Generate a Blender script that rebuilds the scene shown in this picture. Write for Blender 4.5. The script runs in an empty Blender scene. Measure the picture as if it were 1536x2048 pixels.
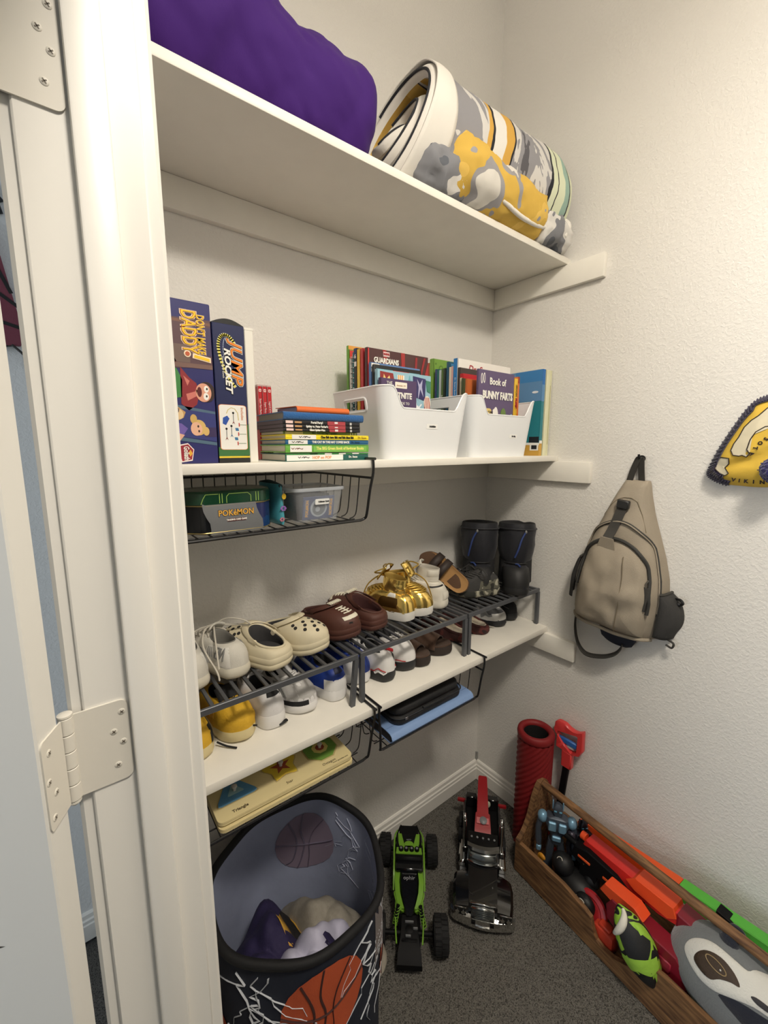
import bpy, bmesh, math, random
from mathutils import Vector, Matrix, Euler, noise
import numpy as np
PI = math.pi
random.seed(7)
S = bpy.context.scene
COL = S.collection
R = math.radians

# ------------------------------------------------------------------ camera
cam_d = bpy.data.cameras.new('camera'); cam = bpy.data.objects.new('camera', cam_d); COL.objects.link(cam)
cam_d.sensor_fit = 'AUTO'; cam_d.sensor_width = 36.0; cam_d.lens = 837.63 * 36.0 / 2048.0; cam_d.clip_start = 0.01
_yaw, _pit = R(37.851), R(-8.8466)
_F = Vector((math.sin(_yaw)*math.cos(_pit), math.cos(_yaw)*math.cos(_pit), math.sin(_pit)))
_R = Vector((math.cos(_yaw), -math.sin(_yaw), 0)); _U = _R.cross(_F)
_m = Matrix((_R, _U, -_F)).transposed().to_4x4(); _m.translation = (-1.38217, -1.09375, 1.48676)
cam.matrix_world = _m
S.camera = cam
# ------------------------------------------------------------------ world, lights, exposure
S.view_settings.view_transform = 'Standard'; S.view_settings.look = 'None'
S.view_settings.exposure = 0.0; S.view_settings.gamma = 1.0; S.view_settings.use_curve_mapping = False
W = bpy.data.worlds.new('world'); S.world = W; W.use_nodes = True
W.node_tree.nodes['Background'].inputs[0].default_value = (0.62, 0.78, 1.0, 1); W.node_tree.nodes['Background'].inputs[1].default_value = 1.0
def area(name, loc, rot, size, power, col, size_y=None, shape='RECTANGLE'):
    l = bpy.data.lights.new(name, 'AREA'); l.shape = shape; l.size = size
    if size_y: l.size_y = size_y
    l.energy = power; l.color = col
    o = bpy.data.objects.new(name, l); COL.objects.link(o); o.location = loc; o.rotation_euler = rot
    return o
_l = bpy.data.lights.new('closet_ceiling_lamp', 'POINT'); _l.energy = 13.0; _l.color = (1.0, 0.905, 0.775); _l.shadow_soft_size = 0.14
_o = bpy.data.objects.new('closet_ceiling_lamp', _l); COL.objects.link(_o); _o.location = (-1.0, -1.44, 2.68)
area('closet_ceiling_lamp', (-1.0, -1.44, 2.66), (0, 0, 0), 0.30, 25.0, (1.0, 0.915, 0.79), shape='DISK')
area('bedroom_window_daylight', (-4.36, -.45, 1.45), (0, R(-90), 0), 1.3, 36.0, (0.84, 0.92, 1.0), size_y=1.1)

# ------------------------------------------------------------------ helpers
def lin(c):
    out = []
    for v in c[:3]:
        v = v / 255.0
        out.append(v / 12.92 if v <= 0.04045 else ((v + 0.055) / 1.055) ** 2.4)
    return (*out, 1.0)
_MATS = {}
def mat(name, col, rough=0.55, metal=0.0, bump=0.0, bscale=60.0, bdist=0.002, var=0.0, vscale=6.0, sheen=0.0, spec=0.5, coat=0.0, trans=0.0, alpha=1.0, detail=3.0):
    """a procedural principled material: colour, slight colour variation, fine bump"""
    if name in _MATS: return _MATS[name]
    m = bpy.data.materials.new(name); m.use_nodes = True; nt = m.node_tree; b = nt.nodes['Principled BSDF']
    b.inputs['Base Color'].default_value = lin(col); b.inputs['Roughness'].default_value = rough; b.inputs['Metallic'].default_value = metal
    b.inputs['Specular IOR Level'].default_value = spec
    if sheen: b.inputs['Sheen Weight'].default_value = sheen
    if coat: b.inputs['Coat Weight'].default_value = coat
    if trans: b.inputs['Transmission Weight'].default_value = trans
    if alpha < 1: b.inputs['Alpha'].default_value = alpha
    tc = None
    if bump or var:
        tc = nt.nodes.new('ShaderNodeTexCoord')
    if bump:
        n = nt.nodes.new('ShaderNodeTexNoise'); n.inputs['Scale'].default_value = bscale; n.inputs['Detail'].default_value = detail
        nt.links.new(tc.outputs['Object'], n.inputs['Vector'])
        bp = nt.nodes.new('ShaderNodeBump'); bp.inputs['Strength'].default_value = bump; bp.inputs['Distance'].default_value = bdist
        nt.links.new(n.outputs['Fac'], bp.inputs['Height']); nt.links.new(bp.outputs['Normal'], b.inputs['Normal'])
    if var:
        n2 = nt.nodes.new('ShaderNodeTexNoise'); n2.inputs['Scale'].default_value = vscale; n2.inputs['Detail'].default_value = 4
        nt.links.new(tc.outputs['Object'], n2.inputs['Vector'])
        rp = nt.nodes.new('ShaderNodeValToRGB'); c = lin(col)
        rp.color_ramp.elements[0].position = .3; rp.color_ramp.elements[1].position = .7
        rp.color_ramp.elements[0].color = (*[v*(1-var) for v in c[:3]], 1); rp.color_ramp.elements[1].color = (*[min(1, v*(1+var*.6)) for v in c[:3]], 1)
        nt.links.new(n2.outputs['Fac'], rp.inputs['Fac']); nt.links.new(rp.outputs['Color'], b.inputs['Base Color'])
    _MATS[name] = m
    return m
def patmat(name, stops, scale=10.0, detail=2.0, rough=0.8, stretch=(1, 1, 1), distort=0.0, bump=0.25, bscale=400.0, rot=(0, 0, 0), sheen=0.0, metal=0.0, kind='noise'):
    """printed cloth: a hard-edged colour ramp over noise (camouflage, brush strokes, speckle) or over bands"""
    if name in _MATS: return _MATS[name]
    m = bpy.data.materials.new(name); m.use_nodes = True; nt = m.node_tree; b = nt.nodes['Principled BSDF']
    b.inputs['Roughness'].default_value = rough; b.inputs['Metallic'].default_value = metal
    if sheen: b.inputs['Sheen Weight'].default_value = sheen
    tc = nt.nodes.new('ShaderNodeTexCoord'); mp = nt.nodes.new('ShaderNodeMapping')
    mp.inputs['Scale'].default_value = stretch; mp.inputs['Rotation'].default_value = rot
    nt.links.new(tc.outputs['Object'], mp.inputs['Vector'])
    if kind == 'noise':
        n = nt.nodes.new('ShaderNodeTexNoise'); n.inputs['Scale'].default_value = scale; n.inputs['Detail'].default_value = detail; n.inputs['Distortion'].default_value = distort
        out = n.outputs['Fac']
    elif kind == 'wave':
        n = nt.nodes.new('ShaderNodeTexWave'); n.inputs['Scale'].default_value = scale; n.inputs['Distortion'].default_value = distort; n.inputs['Detail'].default_value = detail
        out = n.outputs['Fac']
    else:
        n = nt.nodes.new('ShaderNodeTexVoronoi'); n.inputs['Scale'].default_value = scale
        out = n.outputs['Distance']
    nt.links.new(mp.outputs['Vector'], n.inputs['Vector'])
    rp = nt.nodes.new('ShaderNodeValToRGB'); rp.color_ramp.interpolation = 'CONSTANT'
    while len(rp.color_ramp.elements) < len(stops): rp.color_ramp.elements.new(0.5)
    for e, (p, c) in zip(rp.color_ramp.elements, stops): e.position = p; e.color = lin(c)
    nt.links.new(out, rp.inputs['Fac']); nt.links.new(rp.outputs['Color'], b.inputs['Base Color'])
    if bump:
        n2 = nt.nodes.new('ShaderNodeTexNoise'); n2.inputs['Scale'].default_value = bscale
        nt.links.new(tc.outputs['Object'], n2.inputs['Vector'])
        bp = nt.nodes.new('ShaderNodeBump'); bp.inputs['Strength'].default_value = bump; bp.inputs['Distance'].default_value = 0.001
        nt.links.new(n2.outputs['Fac'], bp.inputs['Height']); nt.links.new(bp.outputs['Normal'], b.inputs['Normal'])
    _MATS[name] = m
    return m

class MB:
    """collects geometry, then build() links it as ONE mesh object"""
    def __init__(s, M=None): s.v = []; s.f = []; s.mi = []; s.M = M or Matrix()
    def add(s, vs, fs, mi=0, M=None):
        o = len(s.v); T = s.M @ M if M else s.M
        s.v += [T @ Vector(p) for p in vs]
        s.f += [tuple(i + o for i in f) for f in fs]
        s.mi += (list(mi) if isinstance(mi, (list, tuple)) else [mi] * len(fs))
        return s
    def bm(s, b, mi=0, M=None):
        b.verts.ensure_lookup_table(); b.verts.index_update()
        s.add([v.co.copy() for v in b.verts], [[v.index for v in f.verts] for f in b.faces], mi, M); b.free(); return s
    def box(s, x0, x1, y0, y1, z0, z1, mi=0, bev=0.0, seg=1, M=None):
        if not bev:
            vs = [(x0,y0,z0),(x1,y0,z0),(x1,y1,z0),(x0,y1,z0),(x0,y0,z1),(x1,y0,z1),(x1,y1,z1),(x0,y1,z1)]
            return s.add(vs, [(0,3,2,1),(4,5,6,7),(0,1,5,4),(1,2,6,5),(2,3,7,6),(3,0,4,7)], mi, M)
        b = bmesh.new(); bmesh.ops.create_cube(b, size=1)
        for v in b.verts: v.co = Vector(((x0+x1)/2 + v.co.x*(x1-x0), (y0+y1)/2 + v.co.y*(y1-y0), (z0+z1)/2 + v.co.z*(z1-z0)))
        bev = min(bev, .49*min(abs(x1-x0), abs(y1-y0), abs(z1-z0)))
        bmesh.ops.bevel(b, geom=b.edges[:], offset=bev, segments=seg, affect='EDGES', profile=.5)
        return s.bm(b, mi, M)
    def loft(s, rings, mi=0, closed=True, c0=False, c1=False, M=None, loop=False):
        n = len(rings[0]); vs = [p for r in rings for p in r]; fs = []; ms = []
        nb = len(rings) if loop else len(rings) - 1
        for k in range(nb):
            k2 = (k + 1) % len(rings)
            for j in range(n if closed else n - 1):
                j2 = (j + 1) % n
                fs.append((k*n+j, k*n+j2, k2*n+j2, k2*n+j)); ms.append(mi[k] if isinstance(mi, (list, tuple)) else mi)
        if c0: fs.append(tuple(range(n-1, -1, -1))); ms.append(mi[0] if isinstance(mi, (list, tuple)) else mi)
        if c1: fs.append(tuple((len(rings)-1)*n + j for j in range(n))); ms.append(mi[-1] if isinstance(mi, (list, tuple)) else mi)
        return s.add(vs, fs, ms, M)
    def tube(s, pts, r, n=8, mi=0, closed=False, M=None, flat=1.0, cap=True):
        P = [Vector(p) for p in pts]; rings = []; N = len(P)
        up = None
        for i in range(N):
            if closed: t = (P[(i+1) % N] - P[i-1]).normalized()
            else: t = (P[min(i+1, N-1)] - P[max(i-1, 0)]).normalized()
            if up is None:
                up = Vector((0, 0, 1)) if abs(t.z) < .9 else Vector((0, 1, 0))
            a = t.cross(up)
            if a.length < 1e-6: a = t.cross(Vector((1, 0, 0)))
            a.normalize(); b = a.cross(t).normalized(); up = b
            rr = r[i] if isinstance(r, (list, tuple)) else r
            rings.append([P[i] + a*math.cos(2*PI*j/n)*rr + b*math.sin(2*PI*j/n)*rr*flat for j in range(n)])
        return s.loft(rings, mi, True, cap and not closed, cap and not closed, M, loop=closed)
    def lathe(s, prof, n=24, mi=0, M=None, c0=True, c1=True):
        rings = [[(r*math.cos(2*PI*j/n), r*math.sin(2*PI*j/n), z) for j in range(n)] for r, z in prof]
        return s.loft(rings, mi, True, c0, c1, M)
    def cyl(s, p0, p1, r, n=16, mi=0, r2=None):
        p0 = Vector(p0); p1 = Vector(p1); d = p1 - p0; q = d.to_track_quat('Z', 'Y').to_matrix().to_4x4(); q.translation = p0
        return s.lathe([(r, 0), (r if r2 is None else r2, d.length)], n, mi, q)
    def ell(s, c, rx, ry, rz, nu=16, nv=10, mi=0, M=None):
        rings = []
        for k in range(1, nv):
            a = PI*k/nv
            rings.append([(c[0]+rx*math.sin(a)*math.cos(2*PI*j/nu), c[1]+ry*math.sin(a)*math.sin(2*PI*j/nu), c[2]-rz*math.cos(a)) for j in range(nu)])
        return s.loft(rings, mi, True, True, True, M)
    def prism(s, poly, h=0.0005, F=None, mi=0, side=None):
        """polygon (2D, counter-clockwise seen from +normal) raised by h above frame F (x right, y up, z normal)"""
        n = len(poly); a = sum(poly[i][0]*poly[(i+1) % n][1] - poly[(i+1) % n][0]*poly[i][1] for i in range(n))
        if a < 0: poly = poly[::-1]
        vs = [(x, y, 0) for x, y in poly] + [(x, y, h) for x, y in poly]
        fs = [tuple(range(n-1, -1, -1)), tuple(range(n, 2*n))] + [(i, (i+1) % n, n+(i+1) % n, n+i) for i in range(n)]
        sm = mi if side is None else side
        return s.add(vs, fs, [sm, mi] + [sm]*n, F)
    def build(s, name, mats, parent=None, smooth=40, kind=None, label=None, world=False, sub=0, solid=0):
        me = bpy.data.meshes.new(name); me.from_pydata([tuple(v) for v in s.v], [], s.f)
        ml = mats if isinstance(mats, (list, tuple)) else [mats]
        for m in ml: me.materials.append(m)
        if len(ml) > 1:
            me.polygons.foreach_set('material_index', s.mi)
        if smooth:
            me.polygons.foreach_set('use_smooth', [True]*len(me.polygons))
            if smooth < 180: me.set_sharp_from_angle(angle=R(smooth))
        me.update()
        o = bpy.data.objects.new(name, me); COL.objects.link(o)
        if parent is not None:
            o.parent = parent
        if kind: o['kind'] = kind
        if label: o['label'] = label
        if solid:
            md = o.modifiers.new('thick', 'SOLIDIFY'); md.thickness = solid; md.offset = -1
        if sub:
            md = o.modifiers.new('smooth', 'SUBSURF'); md.levels = sub; md.render_levels = sub
        return o

def thing(name, label, cat, loc=(0, 0, 0), rz=0.0, group=None, rot=None):
    o = bpy.data.objects.new(name, None); COL.objects.link(o); o.empty_display_size = .05
    o.location = loc; o.rotation_euler = rot if rot else (0, 0, rz); o['label'] = label; o['category'] = cat
    if group: o['group'] = group
    return o
def tag(o, label, cat, group=None):
    o['label'] = label; o['category'] = cat
    if group: o['group'] = group
    return o
def struct(o): o['kind'] = 'structure'; return o
def frame(o, right, up):
    r = Vector(right).normalized(); u = Vector(up).normalized(); n = r.cross(u).normalized(); u = n.cross(r)
    m = Matrix((r, u, n)).transposed().to_4x4(); m.translation = Vector(o); return m
FRONT = lambda x, y, z: frame((x, y, z), (1, 0, 0), (0, 0, 1))       # a face that looks to -y
LEFT = lambda x, y, z: frame((x, y, z), (0, -1, 0), (0, 0, 1))       # a face that looks to -x
TOP = lambda x, y, z: frame((x, y, z), (1, 0, 0), (0, 1, 0))
TXT = []
def text(s, size, F, m, parent, bold=0.0, sx=1.0, shear=0.0, rot=0.0, align='CENTER', ext=0.0003, name='lettering', spacing=1.0):
    """lettering on a face: F is the frame of its middle; rot turns it in the face"""
    c = bpy.data.curves.new(name, 'FONT'); c.body = s; c.size = size; c.align_x = align; c.align_y = 'CENTER'; c.extrude = ext; c.offset = bold; c.shear = shear
    c.resolution_u = 2; c.space_character = spacing
    o = bpy.data.objects.new('text_source', c); COL.objects.link(o)
    TXT.append((o, name, F @ Matrix.Rotation(rot, 4, 'Z') @ Matrix.Diagonal((sx, 1, 1, 1)), m, parent))
def flush_text():
    bpy.context.view_layer.update(); dg = bpy.context.evaluated_depsgraph_get()
    for o, name, F, m, parent in TXT:
        me = bpy.data.meshes.new_from_object(o.evaluated_get(dg)); me.materials.clear(); me.materials.append(m)
        me.transform(F)
        n = bpy.data.objects.new(name, me); COL.objects.link(n); n.parent = parent
    for o, *_ in TXT:
        c = o.data; bpy.data.objects.remove(o); bpy.data.curves.remove(c)
    TXT.clear()
def circ(cx, cy, r, n=20, ry=None, a0=0): return [(cx + r*math.cos(a0+2*PI*i/n), cy + (ry or r)*math.sin(a0+2*PI*i/n)) for i in range(n)]
def rrect(w, h, r, n=5, cx=0, cy=0):
    pts = []
    for qx, qy, a in ((1, 1, 0), (-1, 1, PI/2), (-1, -1, PI), (1, -1, 1.5*PI)):
        for i in range(n+1):
            t = a + PI/2*i/n
            pts.append((cx + qx*(w/2-r) + r*math.cos(t), cy + qy*(h/2-r) + r*math.sin(t)))
    return pts
def rect(x0, y0, x1, y1): return [(x0, y0), (x1, y0), (x1, y1), (x0, y1)]
def stroke(pts, w):
    """a 2D polyline as a list of quads"""
    out = []
    for (x0, y0), (x1, y1) in zip(pts[:-1], pts[1:]):
        d = Vector((x1-x0, y1-y0)); L = d.length
        if L < 1e-7: continue
        d /= L; n = Vector((-d.y, d.x))*w/2; e = d*w*.25
        a = Vector((x0, y0)) - e; b = Vector((x1, y1)) + e
        out.append([tuple(a-n), tuple(b-n), tuple(b+n), tuple(a+n)])
    return out
def smoothpts(pts, k=4):
    """Catmull-Rom through 3D points"""
    P = [Vector(p) for p in pts]; out = []
    for i in range(len(P)-1):
        a = P[max(i-1, 0)]; b = P[i]; c = P[i+1]; d = P[min(i+2, len(P)-1)]
        for j in range(k):
            t = j/k
            out.append(.5*((2*b) + (c-a)*t + (2*a-5*b+4*c-d)*t*t + (3*b-a-3*c+d)*t**3))
    out.append(P[-1]); return out
def copy_tree(o, parent=None):
    c = o.copy(); COL.objects.link(c)
    if parent is not None: c.parent = parent
    for ch in list(o.children): copy_tree(ch, c)
    return c
white_print = mat('white_print', (240, 238, 230), .6)
black_print = mat('black_print', (18, 18, 20), .5)
ZT, ZM, ZL = 2.0694, 1.4376, 0.8071      # undersides of the three shelves
TM, TL, TT = 1.4562, 0.8285, 2.0884      # their tops
# ================================================================== the room
def wall_material(name, col, amp=.32, sc=125):
    m = bpy.data.materials.new(name); m.use_nodes = True; nt = m.node_tree; b = nt.nodes['Principled BSDF']
    b.inputs['Base Color'].default_value = lin(col); b.inputs['Roughness'].default_value = .62; b.inputs['Specular IOR Level'].default_value = .35
    tc = nt.nodes.new('ShaderNodeTexCoord')
    n = nt.nodes.new('ShaderNodeTexNoise'); n.inputs['Scale'].default_value = sc; n.inputs['Detail'].default_value = 3; n.inputs['Roughness'].default_value = .55; n.inputs['Distortion'].default_value = .5
    r = nt.nodes.new('ShaderNodeValToRGB'); r.color_ramp.elements[0].position = .42; r.color_ramp.elements[1].position = .66
    bp = nt.nodes.new('ShaderNodeBump'); bp.inputs['Strength'].default_value = amp; bp.inputs['Distance'].default_value = .0022
    nt.links.new(tc.outputs['Object'], n.inputs['Vector']); nt.links.new(n.outputs['Fac'], r.inputs['Fac']); nt.links.new(r.outputs['Color'], bp.inputs['Height']); nt.links.new(bp.outputs['Normal'], b.inputs['Normal'])
    return m
WALL = wall_material('orange_peel_wall_paint', (228, 225, 219))
ROOMW = wall_material('bedroom_wall_paint', (226, 226, 224), .3)
TRIM = mat('semi_gloss_trim_paint', (236, 233, 226), .38, bump=.06, bscale=90, bdist=.001)
SHELF = mat('white_painted_shelf', (236, 232, 222), .45, bump=.05, bscale=200, bdist=.0006, var=.03, vscale=14)
H = 3.06; XL = -1.2825; XR = -1.385; YJ = -0.574; YJ2 = -1.345; HEAD = 2.06
def slab(name, *b, m=None, **k):
    return struct(MB().box(*b).build(name, m or WALL, smooth=0, **k))
slab('wall_back', XL-.02, .1, 0, .1, 0, H)
slab('wall_right', 0, .1, -2.9, 0, 0, H)
slab('wall_front', XL, .1, -3.0, -2.9, 0, H, m=mat('light_absorbing_grey', (48, 46, 44), .8))  # unseen wall, coloured dark to absorb bounced light in the closet
slab('ceiling', -4.5, .1, -3.8, .45, H, H+.1)
wl = MB()
wl.box(XR, XL, YJ+.018, .31, 0, H); wl.box(XR, XL, -3.0, YJ2-.018, 0, H); wl.box(XR, XL, YJ2-.018, YJ+.018, HEAD+.018, H)
struct(wl.build('wall_left', ROOMW, smooth=0))
slab('wall_bedroom_far', -4.5, XL-.02, .31, .41, 0, H, m=ROOMW)
slab('wall_bedroom_near', -4.5, XR, -3.8, -3.7, 0, H, m=ROOMW)
wb = MB()
wb.box(-4.5, -4.4, -3.8, -1.05, 0, H); wb.box(-4.5, -4.4, .15, .41, 0, H); wb.box(-4.5, -4.4, -1.05, .15, 0, .75); wb.box(-4.5, -4.4, -1.05, .15, 2.15, H)
struct(wb.build('wall_bedroom_window', ROOMW, smooth=0))
w1 = MB(); 
for y0, y1, z0, z1 in ((-1.05, -.99, .75, 2.15), (.09, .15, .75, 2.15), (-.99, .09, .75, .81), (-.99, .09, 2.09, 2.15), (-.99, .09, 1.42, 1.47)):
    w1.box(-4.47, -4.42, y0, y1, z0, z1, bev=.004)
struct(w1.build('window_1', TRIM))
# carpet: a real pile relief near the camera, flat beyond
CARPET = patmat('grey_loop_carpet', [(0, (40, 39, 37)), (.36, (66, 64, 60)), (.47, (98, 95, 89)), (.56, (126, 122, 115)), (.66, (78, 75, 70))], scale=240, detail=3, rough=1.0, bump=.9, bscale=330)
cb = CARPET.node_tree.nodes
for n in cb:
    if n.type == 'BUMP': n.inputs['Distance'].default_value = .006
    if n.type == 'VALTORGB': n.color_ramp.interpolation = 'LINEAR'
fl = MB()
gx = np.linspace(XL, 0, 240); gy = np.linspace(-1.15, 0, 216)
rs = np.random.RandomState(3); hz = rs.rand(len(gy), len(gx))*.006 - .006
fv = [(x, y, hz[j, i]) for j, y in enumerate(gy) for i, x in enumerate(gx)]
nx = len(gx); ff = [(j*nx+i, j*nx+i+1, (j+1)*nx+i+1, (j+1)*nx+i) for j in range(len(gy)-1) for i in range(nx-1)]
fl.add(fv, ff); fl.box(-4.5, .1, -3.8, .41, -.08, -.008)
struct(fl.build('floor', CARPET, smooth=180))
# baseboards: stepped profile swept along the walls
def baseboard(name, p0, p1, nrm, m=TRIM):
    prof = [(0, 0), (.015, 0), (.015, .052), (.0125, .056), (.0125, .066), (.009, .070), (.008, .083), (.004, .088), (0, .088)]
    p0 = Vector(p0); p1 = Vector(p1); n = Vector(nrm)
    mb = MB(); mb.loft([[p + n*a + Vector((0, 0, b)) for a, b in prof] for p in (p0, p1)], 0, True, True, True)
    return struct(mb.build(name, m, smooth=0))
baseboard('baseboard_back', (XL, 0, 0), (0, 0, 0), (0, -1, 0))
baseboard('baseboard_right', (0, 0, 0), (0, -2.9, 0), (-1, 0, 0))
baseboard('baseboard_bedroom', (-4.4, .31, 0), (XR, .31, 0), (0, -1, 0))
caulk = mat('shaded_caulk', (150, 150, 146), .8)  # corner caulk strip with the shade put into its grey
struct(MB().box(-.0085, -.0005, -.0085, -.0005, .07, .125).build('trim_5', caulk, smooth=0))
# door frame: jamb, stop, casings
def casing(name, x0, x1, y0, y1, z1, side):
    mb = MB()
    prof = [(0, 0), (.057, 0), (.057, .007), (.050, .011), (.020, .009), (.012, .0125), (.003, .0125), (0, .009)]
    # prof: (across the casing from the opening outward, thickness)
    for y, s in ((y0, 1), (y1, -1)):
        mb.loft([[(x0 + side*b, y + s*a, z) for a, b in prof] for z in (0, z1)], 0, True, True, True)
    mb.loft([[(x0 + side*b, y, z1 - .057 + a) for a, b in prof] for y in (y1-.057, y0+.057)], 0, True, True, True)
    return struct(mb.build(name, TRIM, smooth=0))
casing('trim_1', XR, 0, YJ+.005, YJ2-.005, HEAD+.06, -1)
casing('trim_2', XL, 0, YJ+.0035, YJ2-.0035, HEAD+.06, 1.15)
jm = MB(); jm.box(XR, XL, YJ, YJ+.018, 0, HEAD, bev=.002); jm.box(XR, XL, YJ2-.018, YJ2, 0, HEAD, bev=.002); jm.box(XR, XL, YJ2-.018, YJ+.018, HEAD, HEAD+.018)
struct(jm.build('trim_3', TRIM))
st = MB(); st.box(-1.343, -1.312, YJ-.011, YJ, 0, HEAD, bev=.0025, seg=2); st.box(-1.343, -1.312, YJ2, YJ2+.011, 0, HEAD, bev=.0025); st.box(-1.343, -1.312, YJ2, YJ, HEAD-.011, HEAD)
struct(st.build('trim_4', TRIM))
# the door leaf, swung out about 116 degrees into the bedroom
DOORM = mat('door_paint_satin', (228, 226, 220), .4, bump=.05, bscale=120, bdist=.0008)
door = bpy.data.objects.new('door_1', None); COL.objects.link(door); struct(door)
AX, AY, TH = -1.4066, -.585, R(116)
e1 = Vector((math.cos(TH), -math.sin(TH), 0)); e2 = Vector((-math.sin(TH), -math.cos(TH), 0))    # across the edge, along the leaf
dm = Matrix((e2, e1, Vector((0, 0, 1)))).transposed().to_4x4(); dm.translation = (AX, AY, 0)
door.matrix_world = dm
dl = MB(); dl.box(0, .74, 0, .035, .012, 2.045, bev=.0018)
struct(dl.build('door_leaf', DOORM, door, smooth=30))
dp = MB()
for z0, z1 in ((.22, .95), (1.12, 1.9)):
    for x0, x1 in ((.11, .34), (.40, .63)):
        for (a, b, c, d) in ((x0, x1, z0, z0+.018), (x0, x1, z1-.018, z1), (x0, x0+.018, z0, z1), (x1-.018, x1, z0, z1)):
            dp.box(a, b, .034, .041, c, d, bev=.004)
struct(dp.build('panel_moulding', DOORM, door))
sc_ = MB(); sc_.add([(.05, .0352, 1.0), (.056, .0352, .999), (.065, .0352, 1.0035), (.0705, .0352, 1.0075), (.064, .0352, 1.0045)], [(0, 1, 2, 4), (2, 3, 4)])
struct(sc_.build('scuff_mark', mat('dark_scuff', (70, 66, 60), .8), door, smooth=0))
sm = mat('painted_hinge', (222, 217, 206), .42, bump=.08, bscale=150, bdist=.0006)
sd = mat('slot_shade', (120, 112, 100), .7)  # darker tone paints the shade inside the screw slots
gapm = mat('hinge_gap', (60, 54, 46), .8)
def hinge(z0, label):
    t = thing('door_hinge', label, 'hinge', (0, 0, 0))
    hh = .096; r = .0068; kx, ky = -1.4005, YJ-.0015
    lf = MB()
    poly = [(0, 0)] + [(.055 - .008 + .008*math.sin(a), .008 - .008*math.cos(a)) for a in np.linspace(0, PI/2, 6)] + [(.055 - .008 + .008*math.cos(a), hh - .008 + .008*math.sin(a)) for a in np.linspace(0, PI/2, 6)] + [(0, hh)]
    lf.prism([(x - .014, z) for x, z in poly], .0022, FRONT(-1.386, YJ, z0))
    j = lf.build('jamb_plate', sm, t, smooth=30)
    def screw(parent, M, x, z):
        s = MB(M); s.lathe([(.0036, 0), (.0036, .0003), (.0031, .0007)], 14); o = s.build('screw', sm, parent)
        c = MB(M)
        for a in (.6, .6 + PI/2): c.prism([(x_*math.cos(a) - y_*math.sin(a), x_*math.sin(a) + y_*math.cos(a)) for x_, y_ in rect(-.0021, -.0005, .0021, .0005)], .0003, Matrix.Translation((0, 0, .0007)))
        c.build('cross_slot_shade', sd, o, smooth=0)
    for x, z in ((.037, .082), (.028, .061), (.036, .046), (.029, .020)):
        screw(t, FRONT(-1.386 - .002 + x, YJ - .0022, z0 + z), x, z)
    # door leaf plate on the edge of the leaf
    dpl = MB(dm @ frame((0, 0, z0), (0, 1, 0), (0, 0, 1)) @ Matrix.Rotation(PI, 4, 'Y') @ Matrix.Diagonal((-1, 1, 1, 1)))
    P2 = [(-.004, 0)] + [(x*.745, z) for x, z in poly[1:-1]] + [(-.004, hh)]
    M2 = dm @ frame((0, 0, z0), (0, 1, 0), (0, 0, 1))
    M2 = Matrix((( -e2), )) if False else dm @ frame((0, .035, z0), (0, -1, 0), (0, 0, 1))
    d2 = MB(M2); d2.prism([(.035 - x*.8, z) for x, z in P2], .0016); d2.build('door_plate', sm, t, smooth=30)
    for x, z in ((.022, .080), (.027, .052), (.018, .034), (.025, .012)):
        screw(t, M2 @ Matrix.Translation((.035 - x, z, .0016)), x, z)
    for k in range(5):
        a = z0 + hh*k/5; kn = MB(); kn.lathe([(r*.92, a+.0004), (r, a+.001), (r, a+hh/5-.001), (r*.92, a+hh/5-.0004)], 16, 0, Matrix.Translation((kx, ky, 0)))
        kn.build('knuckle', sm, t)
    pn = MB(); pn.lathe([(r*.6, z0), (r*.6, z0+hh), (r*1.02, z0+hh+.0005), (r*1.02, z0+hh+.0028), (r*.7, z0+hh+.004)], 16, 0, Matrix.Translation((kx, ky, 0)))
    pn.lathe([(r*.5, z0 - .006), (r*.9, z0 - .003), (r*.9, z0)], 16, 0, Matrix.Translation((kx, ky, 0)))
    pn.build('pin', gapm if False else sm, t)
hinge(1.113, 'painted steel door hinge halfway down the open closet door')
hinge(1.785, 'painted steel door hinge near the top of the door jamb')
# ------------------------------------------------------------------ three fixed shelves on cleats
def shelf(zu, th, ln, label):
    t = thing('wall_shelf', label, 'shelf', (0, 0, 0))
    b = MB(); b.box(XL, -.0005, -.305, 0, zu, zu+th, bev=.0022, seg=2); b.build('shelf_board', SHELF, t)
    c = MB(); c.box(XL, -.0005, -.019, 0, zu-.0695, zu, bev=.002, seg=2); c.build('cleat', SHELF, t)
    c = MB(); c.box(-.019, 0, -ln, -.0192, zu-.0695, zu, bev=.0022, seg=2); c.build('cleat', SHELF, t)
    c = MB(); c.box(XL, XL+.019, -.30, -.0192, zu-.0695, zu, bev=.0022, seg=2); c.build('cleat', SHELF, t)
shelf(ZT, .019, .4235, 'top white painted shelf carrying the rolled bedding')
shelf(ZM, .0186, .4267, 'middle white painted shelf carrying games, books and white bins')
shelf(ZL, .0214, .4187, 'lowest white painted shelf carrying the shoe racks')
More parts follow.
